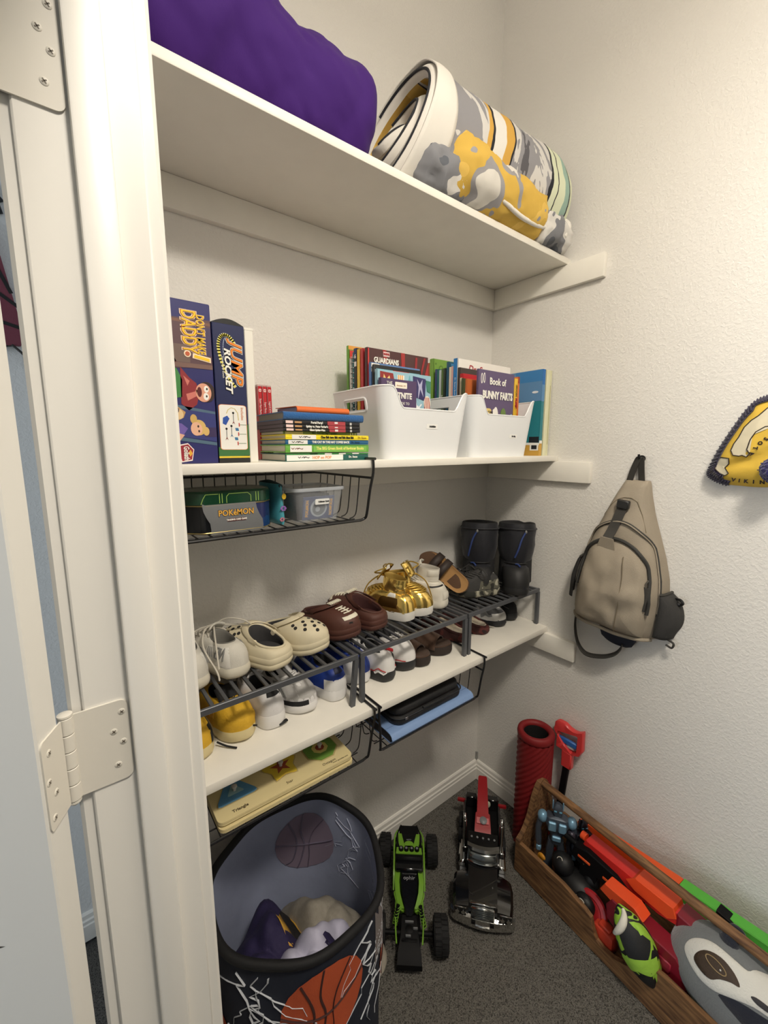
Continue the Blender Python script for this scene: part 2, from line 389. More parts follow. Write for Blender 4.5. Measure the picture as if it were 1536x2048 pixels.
# things seen through the gap beside the door
hg = thing('wall_hanging', 'maroon mesh panel with black lines hanging on the bedroom wall', 'wall hanging', (-1.46, .295, 1.73))
maroon = mat('maroon_mesh', (120, 58, 72), .8, bump=.6, bscale=700, bdist=.001)
p = MB(); p.prism([(-.25, -.02), (.035, .0), (.046, .02), (.012, .25), (-.02, .275), (-.25, .33)], .012, FRONT(0, .012, 0)); p.build('panel', maroon, hg)
p = MB(FRONT(0, 0, 0))
for q in ([(-.25, .16), (.0, .20), (.03, .12)], [(-.25, .28), (-.05, .16), (.04, .09)], [(-.25, .12), (.045, .04)], [(-.2, .33), (.015, .235)]):
    for s_ in stroke(q, .008): p.prism(s_, .0006)
p.build('stripe', black_print, hg, smooth=0)
p = MB(); p.tube(smoothpts([(.02, 0, .0), (.04, -.004, -.022), (.05, 0, -.045)]), .003, 6); p.prism([(-.2, -.05), (.028, .0), (-.2, 0)], .01, FRONT(0, .012, 0)); p.build('strap', mat('dark_strap', (48, 46, 44), .8), hg)
bd = MB(FRONT(-1.43, .309, 2.03)); bd.prism([(-.09, 0), (-.02, -.012), (.004, -.002), (-.001, .02), (.009, .025), (.001, .035), (.003, .06), (-.02, .045), (-.05, .07), (-.09, .05)], .004)
tag(bd.build('wall_ornament', mat('black_ornament', (20, 24, 30), .5), smooth=0), 'black jagged ornament fixed high on the bedroom wall', 'ornament')
# ================================================================== bedding on the top shelf
PURPLE = mat('purple_fleece', (62, 26, 108), .8, bump=.25, bscale=500, bdist=.0008, sheen=.04, spec=.25)
def nz(x, y, z): return noise.noise(Vector((x, y, z)))
def roll_radius(x, a):
    base = .118 + .004*nz(x*9, a, 3)
    seam = -1.03 + .10*math.cos(a - 1.2)               # edge of the outermost turn runs slantwise round the roll
    base += .020/(1 + math.exp((x - seam)/.006))
    f = a*1.5 + x*46
    w_ = math.sin(f*.55 + 1.6*nz(x*5, a*.8, 1)); base += .0075*abs(w_)**.6*(1 if x > seam else .35)
    base += .004*nz(x*16, math.cos(a)*2.2, math.sin(a)*2.2) - .0035*(1-abs(nz(x*22 + math.sin(a)*3, math.cos(a)*2.5, x*8)))**6 - .003*(1-abs(nz(x*9 - a*1.2, a*1.5, 7)))**9
    return base
b = MB(); rings = []
xs = list(np.linspace(XL+.012, -.808, 60)) + [-.808 + .062*math.sin(t) for t in np.linspace(.12, PI/2, 14)]
for i, x in enumerate(xs):
    k = 1.0
    if x > -.808: k = max(.02, math.cos(math.asin(min(1, (x+.808)/.0625)))**.5)
    ring = []
    for j in range(72):
        a = 2*PI*j/72; r = roll_radius(x, a)*k
        if x > -.808: r *= 1 + .05*math.sin(9*a + 2)*(1-k)
        y = -.163 + r*math.cos(a)*1.06; z = TT + .118 + r*math.sin(a)
        z = max(z, TT + .0008)
        y = min(y, -.004)
        ring.append((x, y, z))
    rings.append(ring)
pr = thing('rolled_fleece_blanket', 'purple fleece blanket rolled up tight on the top shelf', 'blanket', (-1.03, -.163, TT))
b.M = Matrix.Translation((1.03, .163, -TT)); b.loft(rings, 0, True, True, True); b.build('blanket_roll', PURPLE, pr, smooth=60)
# badge sewn on the front of the roll, lying on its curve
bd = MB(Matrix.Translation((1.03, .163, -TT)))
def onroll(x, a, o): r = roll_radius(x, a) + o; return (x, -.163 + r*math.cos(a)*1.06, TT + .118 + r*math.sin(a))
def curved_patch(mb, x0, x1, a0, a1, o, mi, n=10, m=10):
    vs = [onroll(x0 + (x1-x0)*i/n, a0 + (a1-a0)*j/m, o) for j in range(m+1) for i in range(n+1)]
    mb.add(vs, [(j*(n+1)+i+1, j*(n+1)+i, (j+1)*(n+1)+i, (j+1)*(n+1)+i+1) for j in range(m) for i in range(n)], mi)
curved_patch(bd, -1.262, -1.192, 2.36, 2.05, .0012, 0); curved_patch(bd, -1.262, -1.203, 2.27, 2.05, .002, 1)
bd.build('badge', [mat('gold_print', (196, 160, 82), .6), white_print], pr)
# ---- comforter: a spiral of quilted cloth
def comforter_print():
    m = patmat('comforter_print', [(0, (88, 87, 92)), (.39, (142, 141, 145)), (.50, (206, 203, 199)), (.565, (142, 141, 145)), (.64, (84, 83, 88))], scale=6.0, detail=4.5, stretch=(1.0, .45, .45), distort=1.2, rough=.85, bump=.2, rot=(.5, .3, .4))
    nt = m.node_tree; b = nt.nodes['Principled BSDF']
    src = b.inputs['Base Color'].links[0].from_socket
    tc = nt.nodes.new('ShaderNodeTexCoord'); sp = nt.nodes.new('ShaderNodeSeparateXYZ'); nt.links.new(tc.outputs['Object'], sp.inputs[0])
    n = nt.nodes.new('ShaderNodeTexNoise'); n.inputs['Scale'].default_value = 3.2; n.inputs['Detail'].default_value = 4; nt.links.new(tc.outputs['Object'], n.inputs['Vector'])
    ad = nt.nodes.new('ShaderNodeMath'); ad.operation = 'MULTIPLY_ADD'; ad.inputs[1].default_value = .13; nt.links.new(n.outputs['Fac'], ad.inputs[0]); nt.links.new(sp.outputs['X'], ad.inputs[2])
    mr = nt.nodes.new('ShaderNodeMapRange'); mr.inputs['From Min'].default_value = -.30; mr.inputs['From Max'].default_value = .39; nt.links.new(ad.outputs[0], mr.inputs['Value'])
    def ramp(st):
        r = nt.nodes.new('ShaderNodeValToRGB'); r.color_ramp.interpolation = 'CONSTANT'
        while len(r.color_ramp.elements) < len(st): r.color_ramp.elements.new(.5)
        for e, (p, c) in zip(r.color_ramp.elements, st): e.position = p; e.color = lin(c)
        nt.links.new(mr.outputs[0], r.inputs['Fac']); return r
    Y, K, G, T, Wt = (206, 160, 70), (26, 28, 36), (214, 219, 190), (150, 178, 165), (222, 219, 212)
    colr = ramp([(0, Wt), (.155, Y), (.36, Y), (.385, K), (.395, Wt), (.455, Y), (.51, K), (.52, Wt), (.78, K), (.80, G), (.84, K), (.85, G), (.90, T), (.94, K), (.95, G)])
    O, I = (0, 0, 0), (255, 255, 255)
    mask = ramp([(0, I), (.13, O), (.365, I), (.52, O), (.78, I)])
    mx = nt.nodes.new('ShaderNodeMix'); mx.data_type = 'RGBA'
    nt.links.new(mask.outputs['Color'], mx.inputs['Factor']); nt.links.new(src, mx.inputs['A']); nt.links.new(colr.outputs['Color'], mx.inputs['B'])
    nt.links.new(mx.outputs['Result'], b.inputs['Base Color'])
    return m
CPRINT = comforter_print()
YPRINT = patmat('yellow_grey_print', [(0, (214, 210, 202)), (.36, (150, 148, 150)), (.43, (208, 170, 74)), (.60, (222, 184, 90)), (.66, (150, 148, 150)), (.72, (216, 213, 206))], scale=9, detail=1.5, distort=.5, rough=.85, bump=.2)
GPRINT = patmat('grey_slate_print', [(0, (92, 96, 104)), (.45, (126, 127, 132)), (.6, (212, 209, 204))], scale=10, detail=1.5, rough=.85, bump=.2)
WCLOTH = mat('white_cotton_hem', (226, 222, 214), .85, bump=.3, bscale=60, bdist=.003)
CX, CY, CZ, CR = -.36, -.180, TT + .1665, .167
cf = thing('rolled_comforter', 'thick grey, white and yellow printed comforter rolled up, on the top shelf by the corner', 'comforter', (CX, CY, TT))
TURNS = 2.6; NS = 150; A0 = 4.75                                    # outer end of the sheet lies low at the front
def spiral(u):                                                    # u 0 outer .. 1 inner
    a = A0 - u*TURNS*2*PI
    return a, CR - .138*u
def shell(off, xa, xb, nst, u0=0.0, u1=1.0, xfun=None):
    rows = []
    for i in range(nst+1):
        t = i/nst; row = []
        for j in range(NS+1):
            u = u0 + (u1-u0)*j/NS; a, r = spiral(u)
            x0 = xa - .10*(.5 - .5*math.sin(a)) + .10*(-math.cos(a)*.5+.5)*.0 + (.02*u)
            x = x0 + (xb - x0)*t
            rr = r - off + .006*nz(x*7, math.cos(a)*1.6, math.sin(a)*1.6 + u*9) + .003*nz(x*20, a*2, u*5)
            rr += .006*t*(1 if u < .4 else 0) - .008*(t > .94)*(t-.94)*16
            y = CY + rr*math.cos(a); z = CZ + rr*math.sin(a)
            row.append((x - CX, min(y, -.006) - CY, max(z, TT+.001+off*.1) - TT))
        rows.append(row)
    return rows
ro = shell(0, -.598, -.068, 34); ri = shell(.026, -.598, -.068, 34)
b = MB(); b.loft(ro, 0, False); b.build('comforter_outer', CPRINT, cf, smooth=180)
b = MB(); b.loft([r[::-1] for r in ri], 0, False); b.build('comforter_lining', patmat('comforter_lining_print', [(0, (206, 164, 78)), (.5, (222, 184, 96)), (.60, (60, 58, 62)), (.63, (214, 210, 200)), (.68, (206, 164, 78))], scale=9, detail=2, distort=.4, rough=.85), cf, smooth=180)
# rounded edges where the two faces meet
def edge(ring_a, ring_b, bulge, axis):
    rows = []
    for k in range(7):
        t = k/6; rows.append([tuple(Vector(p)*(1-t) + Vector(q)*t + Vector(axis)*bulge*math.sin(t*PI)) for p, q in zip(ring_a, ring_b)])
    return rows
b = MB(); b.loft(edge(ro[0], ri[0], .014, (-1, 0, 0)), 0, False); b.build('edge_hem', WCLOTH, cf, smooth=180)
b = MB(); b.loft(edge(ro[-1], ri[-1], .010, (1, 0, 0)), 0, False); b.loft(edge([r[0] for r in ro], [r[0] for r in ri], .012, (0, 0, -1)), 0, False); b.build('edge_hem', WCLOTH, cf, smooth=180)
# broad white band turned over along the visible end
band = MB(); rows = []
for i in range(9):
    t = i/8; row = []
    for j in range(64):
        a, r = spiral(.02 + .36*j/63)
        x0 = -.598 - .10*(.5-.5*math.sin(a)); x = x0 - .006 + (.072 + .018*math.sin(a*2))*t
        rr = r + .004 + .003*math.sin(t*PI) + .003*nz(x*18, a*2.2, 4)
        rr += .006*nz(x*7, math.cos(a)*1.6, math.sin(a)*1.6)
        row.append((x - CX, min(CY + rr*math.cos(a), -.004) - CY, max(CZ + rr*math.sin(a), TT+.002) - TT))
    rows.append(row)
band.loft(rows, 0, False); band.build('white_band', WCLOTH, cf, smooth=180, solid=.003)
pp = MB()
for u0, o in ((.0, -.002), (.38, 0), (.76, 0)):
    pts = []
    for j in range(50):
        a, r = spiral(u0 + .22*j/49 + .02); x0 = -.598 - .10*(.5-.5*math.sin(a)) + .02*u0
        pts.append((x0 - .012 - CX, min(CY + (r-.013)*math.cos(a), -.006) - CY, max(CZ + (r-.013)*math.sin(a), TT+.004) - TT))
    pp.tube(pts, .003, 6)
pp.build('dark_piping', mat('navy_piping', (30, 32, 40), .8), cf)
# ---- crumpled sheet set rolled in front of it
sh = thing('rolled_sheet', 'crumpled yellow and grey sheet rolled up at the front edge of the top shelf', 'sheet', (-.33, -.268, TT))
def bundle(xa, xb, ra, rb, n=40, seed=0, amp=.013, yc=0, zc=None, nst=44):
    rings = []
    for i in range(nst+1):
        t = i/nst; x = xa + (xb-xa)*t; e = min(t, 1-t)*7; k = min(1, e)**.5 if e < 1 else 1
        r0 = (ra + (rb-ra)*t)*max(.12, k)
        ring = []
        for j in range(n):
            a = 2*PI*j/n; w = abs(nz(x*16 + seed, math.cos(a)*2.0, math.sin(a)*2.0 + seed))
            r = r0 + amp*(1 - 2.2*w)*k + .0045*nz(x*44, a*3, seed) + .002*nz(x*90, a*6, seed)
            ring.append((x, yc + r*math.cos(a)*1.05, max((zc if zc is not None else r0*.95 if k == 1 else (ra+(rb-ra)*t)*.95) + r*math.sin(a), .001)))
        rings.append(ring)
    return rings
b = MB(); b.loft(bundle(-.275, .185, .084, .070, seed=2, amp=.006), 0, True, True, True); b.build('sheet_roll', YPRINT, sh, smooth=180)
b = MB(); b.loft(bundle(.12, .305, .056, .054, seed=11, amp=.012, yc=-.004), 0, True, True, True); b.build('pillowcase_end', GPRINT, sh, smooth=180)
b = MB(); b.loft(bundle(-.34, -.17, .056, .070, seed=5, amp=.008, yc=.006), 0, True, True, True); b.build('folded_corner', GPRINT, sh, smooth=180)
hp = [(-.19 + .02*math.sin(3*a), .066*math.cos(a) , .060 + .064*math.sin(a)) for a in np.linspace(-.2, 3.6, 24)]
b = MB(); b.tube(hp, [.006 + .0035*math.sin(i*1.7) for i in range(24)], 8)
b.tube(smoothpts([(-.19, .03, .118), (-.05, .02, .121), (.08, .012, .118), (.15, 0, .112)], 6), .0055, 8)
b.tube(smoothpts([(-.2, -.052, .03), (-.1, -.066, .034), (.02, -.064, .02), (.12, -.058, .028), (.17, -.05, .05)], 6), .006, 8)
b.build('white_hem', WCLOTH, sh, smooth=180)
b = MB(); b.tube(smoothpts([(.17, -.052, .03), (.19, -.058, .06), (.2, -.04, .09), (.22, -.015, .103)], 6), .010, 10); b.tube(smoothpts([(.24, -.056, .035), (.262, -.058, .07), (.27, -.03, .098), (.28, 0, .1)], 6), .011, 10); b.build('white_fold', WCLOTH, sh, smooth=180)
# ================================================================== games and books on the middle shelf
# ---- game box 1: tall game box seen on its narrow side
NAVY = mat('box_navy_print', (44, 44, 104), .45, var=.08, vscale=9)
b1 = thing('board_game_box', 'tall blue board game box with yellow lettering and a shouting cartoon man on its side', 'game box', (-1.185, -.275, TM))
x0, x1, hh = -.0425, .0445, .281
b = MB(); b.box(x0, x1, 0, .252, 0, hh, bev=.0015); b.build('carton', NAVY, b1, smooth=30)
art = MB(FRONT(0, -.0003, 0)); AM = []
def amat(c):
    n = 'print_%d_%d_%d' % c; m = mat(n, c, .5)
    if m not in AM: AM.append(m)
    return AM.index(m)
ZMAP = lambda z: z
XSH = 0.0
def xs_(x_): return x_ if XSH == 0 or x_ < x0+.0026 or x_ > x1-.0026 else min(x1-.0008, x_+XSH)
def P(poly, c, h=.0003): art.prism([(xs_(x_), ZMAP(z_)) for x_, z_ in poly], h, None, amat(c))
ZMAP = lambda z: 1.43*z if z < .12 else .1716 + (z-.12)*.68
P([(x0+.001, .115), (x1-.001, .120), (x1-.001, .240), (x0+.001, .235)], (92, 66, 72), .0002)
P(rect(x0+.001, .226, x1-.001, .233), (120, 84, 70)); P(rect(x0+.001, .118, x1-.001, .127), (120, 92, 84))
P(rect(.012, .150, x1-.001, .221), (70, 58, 92)); P(rect(x0+.004, .128, .006, .172), (112, 92, 84)); P([(x0+.001, .210), (x0+.012, .170), (x0+.026, .128), (x0+.017, .120), (x0+.001, .150)], (124, 44, 52))
XSH = .011
P([(x0+.001, .118), (x0+.014, .116), (x0+.022, .103), (x0+.02, .082), (x0+.001, .078)], (62, 130, 66)); P([(x0+.001, .112), (x0+.009, .108), (x0+.006, .098), (x0+.001, .097)], (214, 222, 214))
P([(x0+.020, .118), (x0+.034, .106), (x0+.045, .10), (x0+.05, .088), (x0+.044, .074), (x0+.03, .066), (x0+.018, .074)], (140, 42, 48)); P([(x0+.024, .108), (x0+.034, .102), (x0+.030, .096)], (206, 120, 108), .0005); P([(x0+.027, .086), (x0+.043, .090), (x0+.044, .084), (x0+.029, .078)], (206, 120, 108), .0005)
P(circ(.019, .090, .0155, 24, .0125), (54, 36, 34), .0004); P(circ(.014, .089, .0135, 24, .0115), (222, 160, 134), .0006); P(circ(.019, .0935, .0042, 16), (245, 242, 236), .0008); P(circ(.018, .0845, .0046, 16), (245, 242, 236), .0008); P(circ(.020, .0938, .0015, 10), (40, 30, 30), .001); P(circ(.019, .0848, .0015, 10), (40, 30, 30), .001); P(circ(.007, .0895, .004, 16, .0062), (88, 24, 28), .0008); P([(.0035, .091), (.0015, .093), (.0015, .087)], (222, 160, 134), .0006)
P([(x0+.001, .072), (x1-.001, .064), (x1-.001, .028), (x0+.001, .036)], (52, 58, 120), .0002); P([(x0+.001, .0745), (x1-.001, .066), (x1-.001, .063), (x0+.001, .070)], (80, 106, 128)); P([(x0+.001, .036), (x1-.001, .027), (x1-.001, .023), (x0+.001, .031)], (80, 106, 128)); P(rect(.012, .034, .036, .046), (58, 46, 88), .0004)
P([(x0+.002, .075), (x0+.012, .070), (x0+.024, .064), (x0+.02, .057), (x0+.012, .054), (x0+.003, .060)], (196, 152, 96), .0004); P(circ(x0+.014, .061, .006, 14), (226, 196, 150), .0006); P(circ(x0+.010, .066, .0035, 12), (92, 62, 44), .0007)
P([(x0+.002, .052), (x0+.016, .050), (x0+.026, .044), (x0+.018, .036), (x0+.004, .032)], (112, 92, 168), .0004); P([(x0+.002, .042), (x0+.020, .036), (x0+.012, .029), (x0+.002, .031)], (226, 176, 150), .0005); P(circ(.002, .0455, .0125, 20, .0098), (214, 180, 110), .0005); P(circ(-.002, .0438, .0098, 20, .0085), (230, 180, 152), .0007); P(circ(-.006, .056, .0058, 14), (206, 170, 98), .0006); P(circ(.0145, .041, .0055, 14), (214, 180, 110), .0006); P(circ(.001, .047, .0016, 10), (60, 44, 40), .0009); P(circ(.002, .041, .0016, 10), (60, 44, 40), .0009)
P([(x0+.010, .024), (x0+.024, .026), (x0+.034, .018), (x0+.030, .004), (x0+.012, .002), (x0+.008, .012)], (240, 226, 222), .0004); P([(x0+.011, .0225), (x0+.024, .0245), (x0+.0325, .0175), (x0+.029, .0055), (x0+.013, .0035), (x0+.0095, .012)], (150, 40, 54), .0006); P([(x0+.024, .014), (x0+.0275, .018), (x0+.031, .013), (x0+.0265, .009)], (226, 170, 60), .0008)
art.build('artwork', AM, b1, smooth=0)
outl = mat('print_outline_cream', (250, 226, 196), .5); yel = mat('print_yellow', (244, 200, 40), .45); org = mat('print_orange_red', (168, 66, 20), .5)
DN = -PI/2
def two(s, size, x, z, cols, parent, sx=1, shear=0, grow=.0026):
    text(s, size, FRONT(x, -.0008, z), cols[0], parent, bold=grow, sx=sx, shear=shear, rot=DN, ext=.0002); text(s, size, FRONT(x, -.0013, z), cols[1], parent, bold=grow*.45, sx=sx, shear=shear, rot=DN, ext=.0002)
    if len(cols) > 2: text(s, size, FRONT(x, -.0018, z), cols[2], parent, bold=.0002, sx=sx, shear=shear, rot=DN, ext=.0002)
two('DADDY', .034, .006, .2295, (outl, org, yel), b1, sx=.60)
two("DON'T MAKE", .0185, .0255, .2265, (outl, org, yel), b1, sx=.60, grow=.0014)
e = MB(FRONT(0, -.0009, 0))
e.prism([(.010, .1855), (.011, .194), (.041, .189), (.041, .180)], .0004, None, 0); e.prism([(.0125, .187), (.0135, .1915), (.0388, .1872), (.0388, .182)], .0004, Matrix.Translation((0, 0, .0005)), 1)
e.prism(circ(.002, .192, .0058), .0004, None, 0); e.prism(circ(.002, .192, .0038), .0004, Matrix.Translation((0, 0, .0005)), 2); e.build('exclamation_mark', [outl, yel, mat('print_rust', (196, 96, 60), .5)], b1, smooth=0)
text('Goliath', .0128, FRONT(x0+.0315, -.0014, .0190), white_print, b1, rot=DN, bold=.0003, sx=.66)
# ---- game box 2
BLUE2 = mat('box_blue_print', (38, 44, 84), .4, var=.1, vscale=7)
b2 = thing('jump_game_box', 'dark blue game box with orange and white title and a white parts panel', 'game box', (-1.1075, -.272, TM))
x0, x1, hh = -.0305, .0285, .258
b = MB(); b.box(x0, x1, 0, .25, 0, hh-.004, bev=.0012); b.build('carton', BLUE2, b2, smooth=30)
b = MB(); rg = []
for i in range(13):
    t = i/12; rg.append([(x0 + (x1-x0)*t, .002, hh-.006), (x0 + (x1-x0)*t, .248, hh-.006), (x0 + (x1-x0)*t, .248, hh-.003 + .007*math.sin(t*PI)), (x0 + (x1-x0)*t, .002, hh-.003 + .009*math.sin(t*PI))])
b.loft(rg, 0, True, True, True); b.build('top_flap', mat('black_card', (20, 21, 22), .5), b2, smooth=40)
art = MB(FRONT(0, -.0003, 0)); AM = []
ZMAP = lambda z: z; XSH = 0.0
P([(x0, .010), (x1, .014), (x1, .075), (x0+.045, .060), (x0+.03, .03), (x0, .03)], (60, 112, 62), .0003); P(rect(x0, .0, x1, .009), (34, 34, 34), .0004); P(rect(x0, .0095, x1, .0128), (222, 196, 60), .0006); ZMAP = lambda z: .067 + (z-.102)*.68
P(rrect(.052, .124, .006, 5, -.001, .102), (236, 150, 90), .0005); P(rrect(.050, .122, .0055, 5, -.001, .102), (238, 236, 230), .0008)
for q in stroke([(-.013, .140), (-.010, .150), (-.004, .156), (.003, .153), (.008, .142), (.009, .122)], .0012): P(q, (206, 186, 90), .001)
P([(-.020, .128), (-.012, .134), (-.008, .126), (-.015, .108), (-.021, .112)], (44, 84, 170), .001)
for (px, pz, k) in ((-.0005, .142, 1), (-.005, .106, 0), (-.0145, .098, 1)):
    P(circ(px, pz, .0021, 10, .0032), (20, 20, 22), .001); P(rect(px-.0005, pz-.024, px+.0005, pz), (60, 64, 70), .001); P([(px-.0028, pz-.031), (px, pz-.022), (px+.0028, pz-.031), (px, pz-.027)], (120, 50, 50) if k else (44, 96, 140), .0011)
for k in range(3):
    z = .110 - .026*k; P(rect(.009-.002*k, z-.005, .011-.002*k, z+.005), (190, 60, 50), .001); P(rect(.011-.002*k, z-.0008, .024-.001*k, z+.0008), (130, 150, 120), .001)
    if k < 2: P([(.003-.002*k, z-.017), (.009-.002*k, z-.017), (.008-.002*k, z-.009), (.002-.002*k, z-.009)], (60, 116, 160), .001)
ZMAP = lambda z: z
sw = [(.008, .222), (.001, .231), (-.008, .2345), (-.016, .230), (-.0205, .219), (-.0205, .205), (-.017, .188), (-.011, .171), (-.003, .155), (.006, .143)]; sw = [(q.x, q.y) for q in smoothpts([(a_, b_, 0) for a_, b_ in sw], 3)]
for k, q in enumerate(stroke(sw, .0062)): P(q, (214, 214, 214), .0006)
for k, q in enumerate(stroke(sw, .0044)): P(q, (226, 214, 96), .0009)
for q in stroke([(x_*.55 - .001, z_ - .004) for x_, z_ in sw[4:18]], .0016): P(q, (150, 160, 190), .0007)
art.build('artwork', AM, b2, smooth=0)
two('JUMP', .030, .010, .187, (white_print, black_print, mat('print_orange', (238, 136, 46), .45)), b2, sx=1.12, shear=.25, grow=.0018)
two('ROCKET', .0165, -.0055, .172, (black_print, white_print), b2, sx=1.22, shear=.25, grow=.0014)
text('Jump stomp launch', .005, FRONT(-.0145, -.0012, .176), white_print, b2, rot=DN)
text('Includes', .0075, FRONT(.0165, -.0014, .093), mat('print_peach', (226, 150, 110), .5), b2, rot=DN)
# ---- plain white slim box
t = thing('slim_white_box', 'slim plain white box standing beside the dark blue game box', 'box', (-1.0695, -.270, TM))
b = MB(); b.box(-.0085, .0085, 0, .255, 0, .2525, bev=.0012); b.build('carton', mat('white_card', (232, 228, 218), .55), t, smooth=30)
b = MB(); b.box(-.009, .009, -.0004, .2554, .249, .2545, bev=.001); b.build('lid_edge', mat('white_card', (232, 228, 218)), t, smooth=30)
# ---- three red game cases
RED = mat('red_plastic_case', (186, 32, 42), .3, coat=.3); CLEAR = mat('clear_rim', (214, 188, 186), .2, alpha=.55)
def case(i, label, title):
    t = thing('game_case', label, 'game case', (-1.003 + i*.0112, -.148, TM), group='red game cases beside the slim white box')
    b = MB(); b.box(-.0052, .0052, 0, .104, 0, .166, bev=.0014); b.build('case_shell', RED, t, smooth=30)
    b = MB(); b.box(-.0054, .0054, .001, .1045, .1655, .170, bev=.001); b.box(-.0054, -.0048, -.0004, .0, 0, .168); b.build('case_rim', CLEAR, t, smooth=30)
    b = MB(FRONT(0, -.0002, 0)); b.prism(rrect(.0056, .0062, .0012, 3, 0, .157), .0004); b.build('logo_tile', white_print, t, smooth=0)
    b = MB(FRONT(0, -.0006, 0)); b.prism(rrect(.0014, .0034, .0006, 3, -.001, .157), .0003); b.prism(rrect(.0014, .0034, .0006, 3, .001, .157), .0003); b.build('logo_mark', RED, t, smooth=0)
    text(title, .0062, FRONT(0, -.0004, .112), white_print, t, rot=DN, sx=.82)
    b = MB(FRONT(0, -.0002, 0)); b.prism(circ(0, .018, .0024, 14, .007), .0004); b.build('rating_mark', mat('pale_red_print', (222, 120, 120), .5), t, smooth=0)
case(0, 'red plastic game case with two white lines of title, nearest the slim white box', 'Super Kart Racing Deluxe')
case(1, 'red plastic game case standing between two others like it', 'Super Party Sports')
case(2, 'red plastic game case nearest the stack of lying books', 'Legend of Adventure')

# ---- books
def book(name, label, cat, M, w, h, t, cov, pages=(226, 220, 206), hard=True, group=None, over=.003, parent_label=None):
    """local: spine on x=0 facing -x, front cover on y=0 facing -y, standing on z=0"""
    o = thing(name, label, cat, (0, 0, 0), group=group); o.matrix_world = M
    c = mat('cover_%d_%d_%d' % cov, cov, .42, coat=.1)
    b = MB(); th = .002 if hard else .0006
    b.box(0, w, 0, th, 0, h, bev=.0005); b.box(0, w, t-th, t, 0, h, bev=.0005)
    n = 6; prof = [(th - .0 , th)] 
    ring = [( (.0015 if hard else .0008)*(1 - math.sin(PI*i/n)), t*i/n) for i in range(n+1)]
    inner = [(th+.0012, t), (th+.0012, 0)]
    b.loft([[(x, y, z) for x, y in ring + inner] for z in (0, h)], 0, True, True, True)
    b.build('cover', c, o, smooth=30)
    ov = over if hard else .0006
    b = MB(); b.box(th+.001, w-ov, th, t-th, ov, h-ov); b.build('pages', mat('pages_%d_%d_%d' % pages, pages, .9, bump=.5, bscale=300, bdist=.0008), o, smooth=0)
    return o
def spine_text(o, s, size, h, t, m, pos=.5, sx=1.0, bold=0.0):
    text(s, size, frame((-.0004, t/2, h*(1-pos)), (0, 0, -1), (0, -1, 0)), m, o, sx=sx, bold=bold)
def spine_patch(o, polys, h, t, name='spine_print'):
    """polys: [(colour, u0, u1, v0, v1)]: along the spine from the top (metres), across 0..1"""
    b = MB(frame((-.0001, t/2, h), (0, 0, -1), (0, -1, 0))); ms = []
    for k, (c, u0, u1, v0, v1) in enumerate(polys):
        m = mat('print_%d_%d_%d' % c, c, .5)
        if m not in ms: ms.append(m)
        b.prism(rect(u0, (v0-.5)*t, u1, (v1-.5)*t), .0003 + .0001*k, None, ms.index(m))
    return b.build(name, ms, o, smooth=0)
LYING = lambda x, y, z, r=0: Matrix.Translation((x, y, z)) @ Matrix.Rotation(r, 4, 'Z') @ Matrix(((0, 0, -1, 0), (1, 0, 0, 0), (0, -1, 0, 0), (0, 0, 0, 1)))
# LYING maps local x -> +y, local y -> -z, local z -> -x ; origin is the top right front corner
G = 'books lying in the stack'
zt = lambda z, t: z + t
K = black_print; Wp = white_print
def squig(o, u0, h, t, c=(40, 36, 36)):
    b = MB(frame((-.0006, t/2, h - u0), (0, 0, -1), (0, -1, 0)))
    for q in ([(0, .0012), (.003, -.0012), (.006, .0015)], [(.008, -.001), (.012, .0012), (.017, .0004)], [(.013, -.0016), (.018, .0016)], [(.017, .001), (.024, -.0012), (.026, .0004)]):
        for s_ in stroke(q, .0011): b.prism(s_, .0002)
    b.build('publisher_mark', mat('print_%d_%d_%d' % c, c, .5), o, smooth=0)
xr = -.798; z = TM
o = book('storybook', 'white and teal storybook lying at the bottom of the book stack', 'book', LYING(xr-.001, -.282, z+.0165), .165, .209, .0165, (24, 92, 84), group=G)
spine_patch(o, [((240, 238, 232), .002, .139, .10, .82), ((60, 140, 70), .0, .209, .84, 1.0)], .209, .0165)
spine_patch(o, [((240, 238, 232), .02+.036*k, .038+.036*k, .86, 1.0) for k in range(5)], .209, .0165, 'dash_print')
text('HOP on POP', .0085, frame((-.0008, .0090, .209-.085), (0, 0, -1), (0, -1, 0)), mat('print_salmon', (236, 168, 120), .5), o, bold=.0002); text('Dr. Seuss', .0062, frame((-.0008, .0085, .209-.166), (0, 0, -1), (0, -1, 0)), Wp, o, bold=.0002); squig(o, .028, .209, .0165)
z += .0185
o = book('storybook', 'thick lime green storybook with yellow title lying second from the bottom of the stack', 'book', LYING(xr, -.283, z+.0165), .166, .210, .0165, (104, 170, 64), group=G)
spine_patch(o, [((242, 240, 234), .010, .060, .08, .90), ((126, 188, 84), .064, .203, .1, .86)], .210, .0165); squig(o, .013, .210, .0165, (120, 60, 40))
text('The BIG Green Book of Beginner Books', .0088, frame((-.0008, .0080, .210-.133), (0, 0, -1), (0, -1, 0)), mat('print_lemon', (240, 236, 130), .5), o, bold=.0003, sx=.86)
z += .0168
o = book('storybook', 'blue storybook with white title lying under the yellow one in the stack', 'book', LYING(xr, -.282, z+.0102), .165, .209, .0102, (36, 98, 140), group=G)
spine_patch(o, [((240, 238, 232), .006, .050, .1, .9)], .209, .0102); squig(o, .014, .209, .0102)
text('THE CAT IN THE HAT COMES BACK', .0068, frame((-.0007, .0051, .209-.108), (0, 0, -1), (0, -1, 0)), Wp, o, bold=.0003, sx=.86); text('Dr. Seuss', .0062, frame((-.0007, .0051, .209-.172), (0, 0, -1), (0, -1, 0)), mat('print_navy', (24, 50, 84), .5), o)
z += .0105
